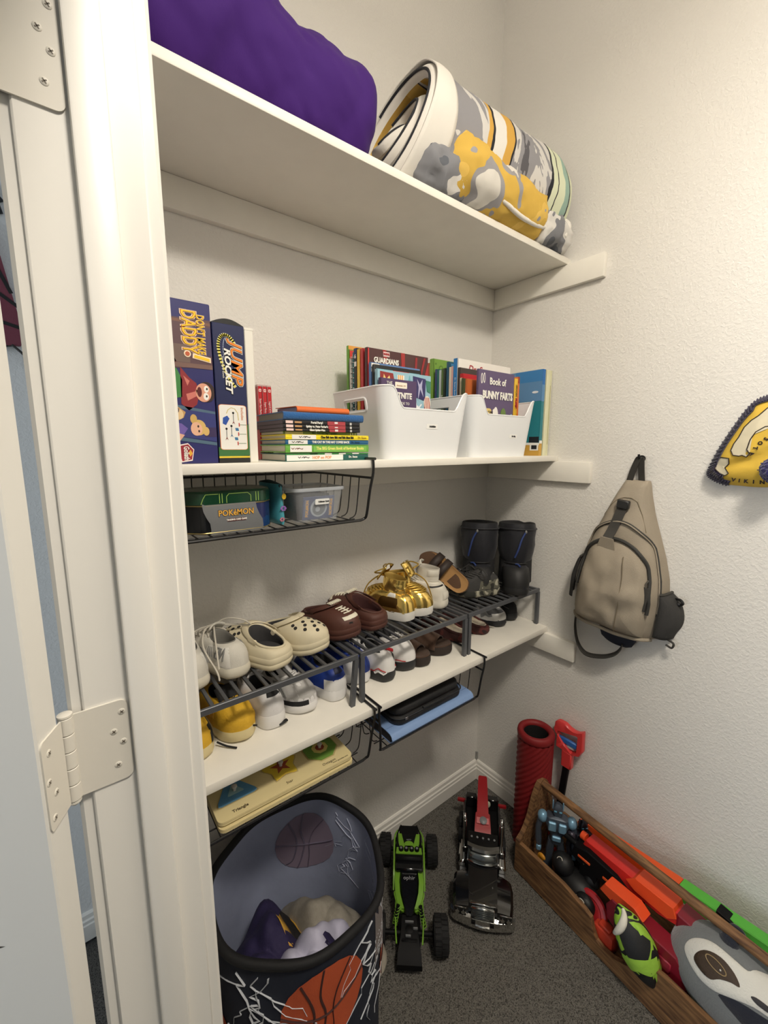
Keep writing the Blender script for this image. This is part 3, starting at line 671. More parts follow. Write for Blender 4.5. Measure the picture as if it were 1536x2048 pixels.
o = book('storybook', 'bright yellow storybook lying in the middle of the stack', 'book', LYING(xr, -.283, z+.0104), .165, .209, .0104, (244, 222, 40), group=G)
spine_patch(o, [((242, 240, 234), .014, .070, .06, .94)], .209, .0104); squig(o, .030, .209, .0104)
text('One fish two fish red fish blue fish', .0073, frame((-.0008, .0052, .209-.124), (0, 0, -1), (0, -1, 0)), K, o, bold=.0003, sx=.84); text('Dr. Seuss', .0062, frame((-.0008, .0052, .209-.190), (0, 0, -1), (0, -1, 0)), mat('print_ochre', (150, 110, 30), .5), o)
z += .0107
o = book('thin_paperback', 'thin olive paperback lying on the yellow storybook', 'book', LYING(xr-.022, -.268, z+.0062), .15, .185, .0062, (122, 148, 88), hard=False, group=G)
text('Pick, Sort and Sing Together', .0054, frame((-.0004, .0031, .185-.098), (0, 0, -1), (0, -1, 0)), mat('print_dkgreen', (50, 70, 40), .5), o); spine_patch(o, [((200, 196, 160), .004, .045, .1, .9), ((230, 230, 226), .165, .167, .1, .9), ((230, 230, 226), .171, .173, .1, .9), ((230, 230, 226), .178, .180, .1, .9)], .185, .0062)
z += .0064
for k, (tt, s, lab) in enumerate(((.0064, 'Giant Spider-Man', 'thin black paperback lying lowest of the three black ones in the stack'), (.0078, "Spidey vs. Peter Parker's", 'black paperback lying between two other black ones in the stack'), (.0080, 'Portal Party!', 'black paperback lying just under the thick blue book'))):
    o = book('black_paperback', lab, 'book', LYING(xr-.020-.001*k, -.277-.001*k, z+tt), .152, .190, tt, (24, 24, 30), pages=(120, 110, 120), hard=False, group=G)
    spine_patch(o, [((244, 214, 208), .006, .022, .15, .85), ((196, 150, 100), .026, .042, .25, .7), ((176, 66, 74), .108 - .002*k, .150, .0, 1.0), ((236, 232, 230), .122, .130, .2 + .1*k, .9 - .3*(k == 1)), ((206, 204, 200), .162, .167, .15, .85)], .190, tt)
    text(s, .0062 if k < 2 else .0066, frame((-.0006, tt/2, .190-.078), (0, 0, -1), (0, -1, 0)), Wp, o, bold=.0003, sx=.86)
    z += tt + .0002
fz = mat('blue_felt_cover', (34, 92, 152), .95, bump=.9, bscale=420, bdist=.0015, sheen=.4)
o = thing('felt_covered_book', 'thick blue felt covered book lying under the orange notebook', 'book', (-.915, -.283, z), group=G)
b = MB(); b.loft([[(x, y*1.0, zz) for (y, zz) in [(.15, 0), (.004, 0), (.0008, .003), (0, .0085), (.0008, .0135), (.004, .0165), (.15, .0165), (.15, .0145), (.006, .0145), (.004, .0085), (.006, .002), (.15, .002)]] for x in (-.0945, .103)], 0, True, True, True); b.build('cover', fz, o, smooth=50)
b = MB(); b.box(-.093, .101, .006, .147, .0021, .0144); b.build('pages', mat('pages_grey', (150, 146, 140), .9), o, smooth=0)
z += .0168
o = thing('orange_notebook', 'soft orange notebook lying on top of the book stack', 'notebook', (-.905, -.262, z), rz=R(-3), group=G)
orm = mat('orange_cover', (222, 108, 44), .55, bump=.2, bscale=260, bdist=.0006)
b = MB(); b.loft([[(x, y, zz) for (y, zz) in [(.128, .0), (.006, .0), (.001, .003), (0, .007), (.002, .012), (.008, .0145), (.128, .0185), (.128, .0172), (.009, .0125), (.0045, .0105), (.0035, .007), (.006, .0015), (.128, .0015)]] for x in (-.062, .066)], 0, True, True, True); b.build('cover', orm, o, smooth=50)
b = MB(); b.add([(-.060, .006, .0017), (.064, .006, .0017), (.064, .12, .0017), (-.060, .12, .0017), (-.060, .008, .012), (.064, .008, .012), (.064, .12, .0155), (-.060, .12, .0155)], [(0, 3, 2, 1), (4, 5, 6, 7), (0, 1, 5, 4), (1, 2, 6, 5), (2, 3, 7, 6), (3, 0, 4, 7)]); b.build('pages', mat('pages_mauve', (160, 150, 158), .9), o, smooth=0)

# ---- two white plastic bins
BINW = mat('white_glossy_plastic', (236, 238, 240), .28, coat=.15)
def rr3(cx, cy, w, d, r, z, n=6): return [(x, y, z) for x, y in rrect(w, d, r, n, cx, cy)]
def bin_(loc, label, sticker):
    """open bin: outer shell and inner shell; the front wall dips, both ends have a grip hole"""
    t = thing('storage_bin', label, 'bin', loc)
    Wd, D, Hh, th = .315, .248, .174, .0028
    nw, nz_ = 132, 24
    def outline(w, d, r):                     # even points round a rounded rectangle, starting at the left back corner
        P = rrect(w, d, r, 8); P = [Vector((x, y)) for x, y in P]; L = [0]
        for i in range(len(P)): L.append(L[-1] + (P[(i+1) % len(P)] - P[i]).length)
        out = []
        for k in range(nw):
            s = L[-1]*k/nw; i = max(j for j in range(len(P)) if L[j] <= s + 1e-9); q = (s - L[i])/max(1e-9, L[i+1]-L[i]); out.append(P[i]*(1-q) + P[(i+1) % len(P)]*q)
        return out
    ob, ot = outline(Wd-.050, D-.036, .022), outline(Wd, D, .034)
    ib, it = outline(Wd-.050-2*th, D-.036-2*th, .0195), outline(Wd-2*th, D-2*th, .0315)
    def top_at(p):                            # rim height: a wide dip in the front and the back wall
        x = p.x; s = 1.0
        def sst(v): v = max(0, min(1, v)); return v*v*(3-2*v)
        if abs(p.y) > D/2 - .02: s = 1 - sst((.128 - abs(x))/.034)
        return Hh - .050*(1-s)
    def row(B, T, k, z0):
        f = k/nz_; out = []
        for b_, t_ in zip(B, T):
            h = z0 + (top_at(t_) - z0)*f; q = h/Hh; p = b_*(1-q) + t_*q; out.append((p.x, p.y, h))
        return out
    mb = MB()
    outer = [row(ob, ot, k, 0.0) for k in range(nz_+1)]; inner = [row(ib, it, k, .003) for k in range(nz_+1)]
    def inhole(k, j):
        x, y, z = outer[k][j]; q = (abs(y) < .047) and (.121 < z < .148) and abs(x) > Wd*.35; return q
    n = nw; vs = [p for r in outer for p in r]; off = len(vs); vs += [p for r in inner for p in r]; fs = []
    hole = {(k, j) for k in range(nz_) for j in range(n) if all(inhole(a, b_ % n) for a in (k, k+1) for b_ in (j, j+1))}
    for k in range(nz_):
        for j in range(n):
            j2 = (j+1) % n
            if (k, j) in hole:
                for (dk, dj, e) in ((-1, 0, ((k, j), (k, j2))), (1, 0, ((k+1, j2), (k+1, j))), (0, -1, ((k+1, j), (k, j))), (0, 1, ((k, j2), (k+1, j2)))):
                    if (k+dk, (j+dj) % n) not in hole:
                        (a, b_), (c, d) = e; fs.append((a*n+b_, c*n+d, off+c*n+d, off+a*n+b_))
                continue
            fs.append((k*n+j, k*n+j2, (k+1)*n+j2, (k+1)*n+j)); fs.append((off+k*n+j2, off+k*n+j, off+(k+1)*n+j, off+(k+1)*n+j2))
    for j in range(n):
        j2 = (j+1) % n; fs.append((nz_*n+j, nz_*n+j2, off+nz_*n+j2, off+nz_*n+j))
    fs.append(tuple(range(n-1, -1, -1))); fs.append(tuple(off+j for j in range(n)))
    mb.add(vs, fs); mb.build('bin_shell', BINW, t, smooth=50)
    rp = [Vector(p) + Vector((0, 0, .0005)) for p in [((Vector(a)+Vector(b_))/2) for a, b_ in zip(outer[-1], inner[-1])]]
    b = MB(); b.tube(rp, .0026, 8, closed=True); b.build('rim_lip', BINW, t)
    for sg in (-1, 1):
        pts = [(sg*(Wd/2 - .025*(1-(.1345 + y_)/Hh) + .0002), x_, .1345 + y_) for x_, y_ in rrect(.102, .033, .010, 5)]
        b = MB(); b.tube(pts, .0028, 6, closed=True); b.build('grip_rim', BINW, t)
    lx, lz = sticker[1:3]
    b = MB(frame((lx, -(D-.036)/2 - .018*lz/Hh - .0004, lz), (1, 0, 0), (0, -.10, 1))); b.prism(rrect(.040, .0125, .001, 3), .0003); o = b.build('label_sticker', mat('label_paper', (246, 246, 243), .5), t, smooth=0)
    text(sticker[0], .0068, frame((lx+.002, -(D-.036)/2 - .018*lz/Hh - .0009, lz), (1, 0, 0), (0, -.10, 1)), K, o, bold=.0004, sx=.9)
    return t
bin_((-.608, -.172, TM), 'white plastic bin labelled Activities, next to the lying book stack', ('Activities', .012, .083))
bin_((-.2835, -.172, TM), 'white plastic bin labelled Reading, close to the room corner', ('Reading', .045, .063))
# ---- books standing in the bins: spine to -x, front cover to -y
STAND = lambda x, y, z, tilt=0: Matrix.Translation((x, y, z)) @ Matrix.Rotation(tilt, 4, 'X')
ZB = TM + .0042
def cover_art(o, items, name='cover_print', y=-.0002):
    b = MB(FRONT(0, y, 0)); ms = []
    for k, (c, poly) in enumerate(items):
        m = mat('print_%d_%d_%d' % c, c, .5)
        if m not in ms: ms.append(m)
        b.prism(poly, .0002 + .00012*k, None, ms.index(m))
    return b.build(name, ms, o, smooth=0)
GA = 'books standing in the Activities bin'; GR = 'books standing in the Reading bin'
o = book('activity_book', 'tall green activity book at the very back of the Activities bin', 'book', STAND(-.728, -.0945, ZB), .21, .298, .010, (112, 168, 66), group=GA)
cover_art(o, [((206, 60, 52), rect(.004, .262, .075, .286)), ((226, 160, 70), rect(.0, .288, .21, .298)), ((110, 160, 206), rect(.004, .02, .2, .258)), ((40, 60, 60), rect(.01, .05, .03, .12)), ((226, 200, 90), rect(.006, .02, .1, .05))]); text('nickelodeon', .0105, FRONT(.038, -.001, .274), Wp, o, bold=.0002)
o = book('thin_white_workbook', 'thin white workbook between the green book and the spiral notebook', 'workbook', STAND(-.731, -.1085, ZB), .19, .262, .005, (236, 234, 226), hard=False, group=GA); cover_art(o, [((90, 150, 150), rect(.01, .01, .18, .24))])
o = thing('spiral_notebook', 'teal spiral notebook in the Activities bin', 'notebook', (-.733, -.1235, ZB), group=GA)
b = MB(); b.box(.006, .19, 0, .011, 0, .277, bev=.001); b.build('pages', mat('teal_cover', (38, 128, 134), .45), o, smooth=30)
b = MB(); b.box(.0065, .012, -.0008, 0, 0, .277); b.build('binding_strip', black_print, o, smooth=0)
for k in range(20):
    zz = .012 + k*.0132; b = MB(); b.tube([(.006 + .0075*math.cos(a), .0055 + .0078*math.sin(a), zz + .0015*math.sin(a)) for a in np.linspace(.6, 2*PI-.6, 12)], .0012, 6); b.build('coil', mat('chrome_wire', (206, 208, 212), .25, metal=1), o)
o = book('numbered_workbook', 'black workbook with a white number six on its spine', 'workbook', STAND(-.732, -.1395, ZB), .19, .283, .013, (28, 28, 32), hard=False, group=GA)
text('6', .014, frame((-.0006, .0065, .262), (0, -1, 0), (0, 0, 1)), Wp, o, bold=.0004); spine_patch(o, [((40, 58, 108), .0, .026, 0, 1), ((232, 230, 224), .034, .046, .1, .9)], .283, .013); spine_text(o, 'MATH READING WRITING', .009, .283, .013, Wp, .58)
o = book('yellow_workbook', 'yellow workbook with a thick spine in the Activities bin', 'workbook', STAND(-.733, -.1555, ZB), .19, .278, .012, (238, 206, 78), hard=False, group=GA)
o = book('red_activity_book', 'red glossy activity book behind the comic cover with dark red flames', 'book', STAND(-.734, -.1715, ZB), .19, .277, .012, (190, 56, 60), hard=False, group=GA)
o = book('comic_activity_book', 'dark red comic activity book titled Guardians, tallest cover in the bin', 'book', STAND(-.735, -.1905, ZB), .213, .276, .010, (74, 38, 38), hard=False, group=GA)
cover_art(o, [((160, 44, 44), [(.05, .276), (.062, .276), (.07, .22), (.058, .22)]), ((160, 44, 44), [(.112, .276), (.126, .276), (.128, .20), (.118, .20)]), ((150, 40, 44), [(.165, .27), (.172, .27), (.168, .2), (.16, .2)]), ((150, 40, 44), [(.196, .272), (.203, .272), (.182, .2), (.176, .2)]), ((166, 48, 48), [(.213, .262), (.213, .17), (.185, .17), (.202, .23)]), ((222, 196, 196), rect(.052, .2595, .073, .2715)), ((196, 60, 60), rect(.002, .002, .006, .274))])
text('MARVEL', .0068, FRONT(.0625, -.0016, .2655), mat('print_crimson', (170, 40, 44), .5), o, bold=.0003, sx=.8); text('GUARDIANS', .0185, FRONT(.062, -.0016, .2475), Wp, o, bold=.0007, sx=.80)
o = book('blue_picture_book', 'blue sky picture book in front of the Guardians cover', 'book', STAND(-.733, -.2035, ZB), .168, .238, .008, (96, 132, 186), hard=False, group=GA)
cover_art(o, [((238, 236, 230), rect(.002, .215, .028, .236)), ((236, 230, 220), [(.125, .232), (.15, .218), (.163, .222), (.166, .20), (.14, .205)]), ((60, 84, 130), [(.06, .21), (.085, .228), (.1, .205)])]); text('COLOR', .008, FRONT(.015, -.0014, .225), mat('print_slate', (90, 100, 120), .5), o)
o = thing('drawing_tablet', 'flat drawing tablet with a black frame standing in the Activities bin', 'tablet', (-.732, -.2145, ZB), group=GA)
b = MB(); b.box(0, .164, 0, .008, 0, .232, bev=.003, seg=2); b.build('frame', black_print, o, smooth=40)
b = MB(FRONT(0, -.0002, 0)); b.prism(rect(.008, .01, .156, .222), .0004); b.build('screen', mat('tablet_screen', (104, 172, 190), .35), o, smooth=0)
b = MB(FRONT(0, -.0007, 0)); b.prism(rect(.062, .204, .118, .222), .0004); b.prism(rect(.01, .02, .02, .15), .0004); b.build('red_badge', mat('print_188_50_40', (188, 50, 40), .5), o, smooth=0)
o = book('christmas_book', 'pale blue picture book with wrapped gifts and a striped ornament on its cover', 'book', STAND(-.7325, -.2285, ZB), .186, .218, .008, (150, 190, 206), hard=False, group=GA)
it = [((142, 44, 44), [(.010, .214), (.010, .18), (.04, .155), (.060, .18), (.052, .212)]), ((228, 206, 130), [(.022, .208), (.030, .196), (.040, .206), (.042, .198), (.034, .192), (.044, .172), (.036, .172), (.031, .186), (.024, .172), (.020, .178), (.027, .192), (.020, .198)]),
      ((232, 226, 216), [(.066, .21), (.09, .21), (.088, .165), (.068, .165)])] + [((226, 160, 60), rect(.069 + .006*k, .166, .072 + .006*k, .21)) for k in range(3)] + [((104, 170, 184), [(.094, .165), (.108, .212), (.12, .165)]), ((52, 48, 100), [(.120, .212), (.166, .208), (.164, .15), (.122, .16)]), ((180, 180, 210), [(.134, .206), (.144, .192), (.154, .206), (.152, .186), (.158, .16), (.146, .18), (.138, .15), (.140, .185)]), ((60, 128, 104), [(.166, .205), (.184, .203), (.184, .172), (.172, .176)])]
it += [((236, 230, 216), circ(.172, .145, .0125, 20, .019))] + [((186, 60, 50), [(.1625 + .006*k, .13), (.165 + .006*k, .13), (.165 + .0045*k, .16), (.163 + .0045*k, .16)]) for k in range(4)]
it += [((236, 240, 244), q) for pts in ([(.128, .152), (.138, .108)], [(.128, .122), (.136, .135), (.147, .126)], [(.126, .138), (.139, .128), (.15, .14)], [(.16, .1), (.176, .122), (.184, .1)], [(.162, .075), (.18, .092)]) for q in stroke(pts, .0035)] + [((90, 150, 170), q) for pts in ([(.145, .09), (.17, .06)], [(.15, .06), (.178, .1)]) for q in stroke(pts, .003)] + [((164, 46, 50), [(.12, .1), (.135, .09), (.128, .06), (.112, .062)])]
cover_art(o, it)
o = book('purple_guide_book', 'purple paperback with a white price sticker at the front of the Activities bin', 'book', STAND(-.7315, -.2425, ZB), .120, .196, .009, (78, 58, 98), hard=False, group=GA)
text('THE', .0130, FRONT(.028, -.0006, .184), Wp, o, sx=.8); text('FORTNITE', .0200, FRONT(.063, -.0006, .156), Wp, o, bold=.0009, sx=.86); text('GUIDE TO', .0095, FRONT(.073, -.0006, .137), Wp, o); text('STAYING ALIVE', .0088, FRONT(.064, -.0006, .123), Wp, o, sx=.95)
b = MB(FRONT(0, -.0006, 0)); b.prism(rrect(.040, .015, .002, 3, .066, .182), .0003); q = b.build('price_sticker', mat('label_paper_cream', (246, 238, 222), .5), o, smooth=0); text('Essentials 1.99', .0050, FRONT(.066, -.0012, .181), mat('print_tan', (190, 150, 110), .5), q)
# Reading bin
def rb(name, label, y, w, h, t, col, x=-.4095, hard=False, **k):
    return book(name, label, 'book', STAND(x, y, ZB), w, h, t, col, hard=hard, group=GR, **k)
rb('rust_picture_book', 'rust red picture book at the very back of the Reading bin', -.0805, .20, .292, .009, (166, 74, 56))
o = rb('green_board_book', 'lime green board book with round holes in the Reading bin', -.0965, .11, .303, .016, (118, 160, 62), hard=True); cover_art(o, [((90, 128, 48), circ(.035, .275, .010)), ((206, 104, 60), rect(.055, .18, .10, .268)), ((60, 90, 60), rect(.05, .2, .056, .27)), ((90, 128, 48), circ(.012, .288, .003)), ((90, 128, 48), circ(.02, .25, .004)), ((118, 160, 62), circ(.035, .275, .006))])
rows_ = [('navy_reader', 'thin navy reader in the Reading bin', (50, 62, 112), .008, .268, ''), ('teal_reader', 'thin dark teal reader beside the navy one', (34, 108, 104), .008, .267, ''), ('grey_reader', 'thin pale grey reader with a speckled spine', (188, 198, 198), .0085, .263, 'Read Along'), ('olive_reader', 'thin olive green reader with white spine lettering', (84, 110, 58), .008, .266, 'Story Time'), ('dark_reader', 'very dark green reader beside the olive one', (34, 46, 36), .0085, .266, '')]
y = -.1065
for n_, l_, c_, t_, h_, s_ in rows_:
    o = rb(n_, l_, y - t_ + .001, .075, h_, t_, c_)
    if s_: spine_text(o, s_, .006, h_, t_, Wp, .35)
    y -= t_ + .0012
o = rb('teal_storybook', 'taller deep teal storybook behind the cream paperbacks', y-.0105, .15, .283, .009, (30, 84, 112)); cover_art(o, [((70, 140, 190), rect(.01, .25, .06, .278)), ((46, 46, 50), rect(.004, .15, .05, .245))]); y -= .0118
rb('cream_paperback', 'cream paperback in the middle of the Reading bin', y-.009, .09, .266, .008, (226, 216, 196)); y -= .0095
rb('pink_paperback', 'pale pink paperback beside the cream one', y-.0075, .09, .267, .007, (216, 170, 164)); y -= .009
o = rb('rhyme_book', 'large white book with a bright blue spine and red cursive author name', y-.0155, .26, .288, .015, (236, 232, 226), hard=True); spine_patch(o, [((44, 126, 196), 0, .288, 0, 1)], .288, .015); spine_text(o, "Dr. Seuss's Book of Rhymes", .0075, .288, .015, Wp, .34, sx=1)
text("Dr. Seuss", .030, FRONT(.105, -.0006, .262), mat('print_rose', (176, 56, 66), .5), o, shear=.3, bold=.0004); y -= .017
o = rb('brown_chapter_book', 'dark brown chapter book with tan page edges in the Reading bin', y-.0085, .12, .260, .008, (62, 50, 46), hard=True); y -= .0095
o = rb('red_chapter_book', 'red topped chapter book with cream spine', y-.0125, .12, .241, .012, (190, 40, 48)); spine_patch(o, [((226, 212, 184), .012, .241, 0.05, .7)], .241, .012); y -= .013
for n_, l_, c_, h_, t_, x_ in (('dark_green_paperback', 'dark green paperback standing before the red chapter book', (76, 84, 56), .226, .006, -.4155), ('orange_paperback', 'orange paperback with a pale spine behind the purple cover', (206, 112, 60), .225, .005, -.405), ):
    rb(n_, l_, y - t_ + .001, .09, h_, t_, c_, x=x_); y -= t_ + .0006
o = rb('purple_joke_book', 'purple book of bunny jokes with big white hand lettering', -.2705, .172, .249, .006, (92, 76, 112), x=-.398)
Wt = (238, 235, 228)
cover_art(o, [(Wt, circ(.0165, .224, .0045, 14, .015)), (Wt, circ(.0275, .226, .0045, 14, .015)), ((92, 76, 112), circ(.0165, .224, .002, 12, .011)), ((92, 76, 112), circ(.0275, .226, .002, 12, .011)), ((226, 200, 120), rrect(.030, .05, .010, 4, .05, .115)), (Wt, circ(.085, .108, .013, 20, .038)), ((92, 76, 112), circ(.087, .095, .006, 14, .02)), (Wt, circ(.078, .128, .009, 14, .012)), ((104, 130, 66), circ(.122, .122, .013, 20, .022)), (Wt, circ(.145, .088, .013, 16, .012)), ((150, 180, 196), rect(.16, .11, .165, .128))])
text('Book of', .028, FRONT(.089, -.0018, .218), Wp, o, bold=.0008, sx=.86); text('BUNNY FARTS', .030, FRONT(.092, -.0018, .178), Wp, o, bold=.0014, sx=.735); text('ON', .016, FRONT(.058, -.0018, .127), K, o); text('2.', .014, FRONT(.05, -.0018, .108), K, o); text('10 funny smells', .0046, FRONT(.122, -.0018, .124), K, o)
SPF = lambda x, y, z: Matrix.Translation((x, y, z)) @ Matrix(((0, -1, 0, 0), (1, 0, 0, 0), (0, 0, 1, 0), (0, 0, 0, 1)))    # spine to -y, local y -> -x
o = book('yellow_comic', 'yellow comic book standing spine out at the end of the Reading bin', 'book', SPF(-.1795, -.252, ZB), .13, .243, .017, (232, 190, 60), hard=False, group=GR)
text('SUPER', .012, frame((-.0006, .006, .165), (0, 0, -1), (0, -1, 0)), mat('print_crimson', (170, 40, 44), .5), o, bold=.0012); text('ZOOM', .012, frame((-.0006, .006, .205), (0, 0, -1), (0, -1, 0)), mat('print_ochre', (150, 110, 30), .5), o, bold=.0008)
o = book('orange_comic', 'orange comic book beside the yellow one in the Reading bin', 'book', SPF(-.1705, -.252, ZB), .13, .250, .008, (214, 116, 50), hard=False, group=GR); spine_patch(o, [((150, 60, 46), .0, .02, 0, 1)], .25, .008)
# two big thin books between the bin and the side wall
o = book('beach_picture_book', 'tall teal and blue beach picture book wedged beside the Reading bin', 'book', SPF(-.052, -.270, TM), .225, .288, .016, (40, 128, 140), hard=False)
b = MB(frame((0, .0162, 0), (0, 0, 1), (1, 0, 0))); 
def bz(mb, y, items):
    ms = []
    for k, (c, poly) in enumerate(items):
        m = mat('print_%d_%d_%d' % c, c, .5)
        if m not in ms: ms.append(m)
        mb.prism(poly, .0003 + .0001*k, None, ms.index(m))
    return ms
bb = MB(frame((.225, .0161, 0), (-1, 0, 0), (0, 0, 1)))
ms = bz(bb, 0, [((96, 142, 186), rect(.0, .185, .225, .288)), ((60, 130, 190), rect(.12, .25, .225, .288)), ((236, 236, 232), [(.0, .048), (.225, .044), (.225, .036), (.0, .04)]), ((206, 160, 70), [(.0, .04), (.225, .036), (.225, 0), (.0, 0)]), ((24, 28, 36), rect(.185, .045, .223, .065)), ((238, 236, 230), rect(.19, .018, .223, .043)), ((30, 30, 34), rect(.196, .022, .217, .036)), ((232, 236, 240), circ(.2, .215, .012, 14, .004))])
bb.build('back_print', ms, o, smooth=0)
spine_patch(o, [((40, 110, 180), 0, .05, 0, 1), ((96, 142, 186), .05, .105, 0, 1), ((206, 160, 70), .245, .288, 0, 1), ((236, 236, 232), .236, .246, 0, 1)], .288, .016)
o = book('cream_picture_book', 'tall pale cream picture book standing against the side wall', 'book', SPF(-.0215, -.268, TM), .225, .289, .020, (226, 224, 190), hard=False)
o = book('cream_spined_book', 'thin cream book with a darker spine line nearest the side wall', 'book', SPF(-.0055, -.266, TM), .22, .289, .013, (218, 216, 180), hard=False); spine_patch(o, [((150, 140, 96), .05, .25, .42, .55)], .289, .013)  # darker line along part of the spine
# ================================================================== shoe racks
RACKM = mat('grey_powder_coat', (92, 94, 98), .42, metal=.35, bump=.05, bscale=300, bdist=.0004)
def bar(b, p, q, w, h): 
    p = Vector(p); q = Vector(q); F = frame(p, (q-p).cross(Vector((0, 0, 1))) if abs((q-p).normalized().z) < .9 else (1, 0, 0), (0, 0, 1) if abs((q-p).normalized().z) < .9 else (0, -1, 0))
    L = (q-p).length; s = 1 if F.to_3x3().col[2].dot(q-p) > 0 else -1
    b.box(-w/2, w/2, -h/2, h/2, 0 if s > 0 else -L, L if s > 0 else 0, bev=min(w, h)*.18, M=F)
RZ = .9665
def rack(x0, x1, label, lean=0.0):
    t = thing('shoe_rack', label, 'shoe rack', (x0, -.264, TL), group=None)
    w = x1 - x0; zt_ = RZ - TL; d = .246
    for y in (0, d):
        b = MB(); b.box(0, w, y-.004, y+.004, zt_-.014, zt_, bev=.0012); b.build('rail', RACKM, t, smooth=30)
    for x, l in ((.006, 0), (w-.006, lean)):
        for y in (0, d):
            b = MB(); b.loft([[(x+l*k-.006, y-.0055, z), (x+l*k+.006, y-.0055, z), (x+l*k+.006, y+.0055, z), (x+l*k-.006, y+.0055, z)] for k, z in ((1, 0), (0, zt_-.013))], 0, True, True, True); b.build('leg', RACKM, t, smooth=0)
        b = MB(); b.box(x-.005, x+.005, .004, d-.004, zt_-.010, zt_-.001, bev=.001); b.build('end_rail', RACKM, t, smooth=30)
    n = int(w/.0285)
    for k in range(1, n):
        x = w*k/n; b = MB(); b.box(x-.0038, x+.0038, .0035, d-.0035, zt_-.0085, zt_-.0025, bev=.0008); b.build('slat', RACKM, t, smooth=30)
rack(-1.236, -.822, 'grey metal shoe rack carrying white sneakers and cream clogs, nearest the door', -.013)
rack(-.816, -.408, 'grey metal shoe rack in the middle carrying the football clogs and gold sneakers')
rack(-.401, -.0045, 'grey metal shoe rack carrying the snow boots, against the side wall')

# ================================================================== shoes
def _interp(t, C):
    for (a, va), (b, vb) in zip(C[:-1], C[1:]):
        if t <= b:
            u = (t-a)/(b-a); return va + (vb-va)*u
    return C[-1][1]
class Shoe:
    """local: heel at x=0, toe at x=L, sole on z=0; rings run from the sole edge up and in to the collar"""
    def __init__(s, name, label, cat, M, L=.19, W=.074, side=1, sole=.022, collar=(.06, .075), opening=.50, colw=.70, colx=.035, N=56, K=14, flare=1.04, spring=.006, shaft=0.0, group=None, squash=1.0, heelw=.84, puff=1.0, toe_h=None, shaft_lean=0):
        s.t = thing(name, label, cat, group=group); s.t.matrix_world = M
        s.L, s.W, s.side, s.sole, s.N, s.K, s.spring, s.shaft = L, W, side, sole, N, K, spring, shaft
        s.collar, s.opening, s.colw, s.colx, s.flare, s.hw_, s.puff, s.lean = collar, opening, colw, colx, flare, heelw, puff, shaft_lean
    def half(s, t):
        w = s.W/2; h = s.hw_
        C = [(0, .50*h), (.04, .72*h), (.10, .92*h), (.2, h), (.38, .5*(h+1)*.965), (.52, .97), (.66, 1.0), (.78, .97), (.88, .82), (.95, .62), (1, .46)]
        v = _interp(t, C)*w
        e = min(1, math.sqrt(max(0, 1-(1-min(1, t/.07))**2))) * min(1, math.sqrt(max(0, 1-(1-min(1, (1-t)/.10))**2)))
        return v*e
    def cen(s, t): return s.side*s.W*.10*(t-.35)*abs(t-.35)*2.2
    def th(s, i): return 2*PI*i/s.N
    def sole_pt(s, a, k=1.0, z=0.0):
        t = .5 - .5*math.cos(a); sg = 1 if math.sin(a) >= 0 else -1
        x = s.L*(.5 + (t-.5)*k); y = s.cen(t) + sg*s.half(t)*k
        lift = s.spring*max(0, (t-.62)/.38)**2 + s.spring*.35*max(0, (.1-t)/.1)
        return Vector((x, y, z + lift))
    def col_pt(s, a):
        t = .5 - .5*math.cos(a); xa, xb = s.colx*s.L/.19*1.0, s.opening*s.L
        x = xa + (xb-xa)*t
        w = s.half(min(.6, .06 + t*s.opening))*s.colw; y = s.cen(t*s.opening) + w*math.sin(a)*(1.0 if abs(math.sin(a)) > .3 else 1.0)
        c0, c1 = s.collar; dip = -.12*min(c0, c1)*math.sin(PI*t)
        return Vector((x, y, s.sole + c0 + (c1-c0)*t**1.3 + dip*(1 if s.shaft == 0 else .0)))
    def surf(s, a, q):
        """q 0..1 sole edge to collar; 1..2 up the shaft"""
        p0 = s.sole_pt(a, 1.0, s.sole*.92); p1 = s.col_pt(a)
        if q <= 1:
            h = 1 - math.cos(q*PI/2); v = max(0.0, math.sin(max(0.0, q)*PI/2))**s.puff
            p = p0.lerp(p1, h); p.z = p0.z + (p1.z - p0.z)*v
            return p
        k = q-1; p1 = p1.copy(); p1.z += s.shaft*k; p1.x += s.lean*k
        return p1
    def nrm(s, a, q):
        e = .02; u = s.surf(a+e, q) - s.surf(a-e, q); v = s.surf(a, min(q+e, 1.99)) - s.surf(a, max(0, q-e))
        n = v.cross(u)
        if n.length < 1e-12: return Vector((0, 0, 1))
        n.normalize(); return n
    def a_of(s, t, sg): a = math.acos(max(-1, min(1, 1-2*t))); return a if sg > 0 else 2*PI - a
    def upper(s, m, lining, jitter=0.0, bands=None, name='upper'):
        ks = [k/s.K for k in range(s.K+1)]
        if s.shaft: ks += [1 + k/6 for k in range(1, 7)]
        rings = []
        for q in ks:
            ring = []
            for i in range(s.N):
                p = s.surf(s.th(i), q)
                if jitter: p = p + s.nrm(s.th(i), q)*jitter*noise.noise(p*55)
                ring.append(p)
            rings.append(ring)
        b = MB(); b.loft(rings, 0, True); b.build(name, m, s.t, smooth=60)
        # padded collar and lining down to the insole
        qt = 2 if s.shaft else 1; rim = [s.surf(s.th(i), qt) for i in range(s.N)]; c = sum(rim, Vector())/s.N
        rg = [rim]
        for k, (sc, dz) in enumerate(((.985, .002), (.955, .0022), (.92, .0), (.89, -.005))):
            rg.append([Vector((c.x + (p.x-c.x)*sc, c.y + (p.y-c.y)*sc, p.z + dz)) for p in rim])
        for k in range(1, 5):
            f = k/4; rg.append([Vector((c.x + (p.x-c.x)*(.88 - .02*f) , c.y + (p.y-c.y)*(.88 + .06*f), (p.z - .006)*(1-f) + (s.sole + .005)*f)) for p in rim])
        b = MB(); b.loft(rg, 0, True, False, True); b.build('lining', lining, s.t, smooth=60)
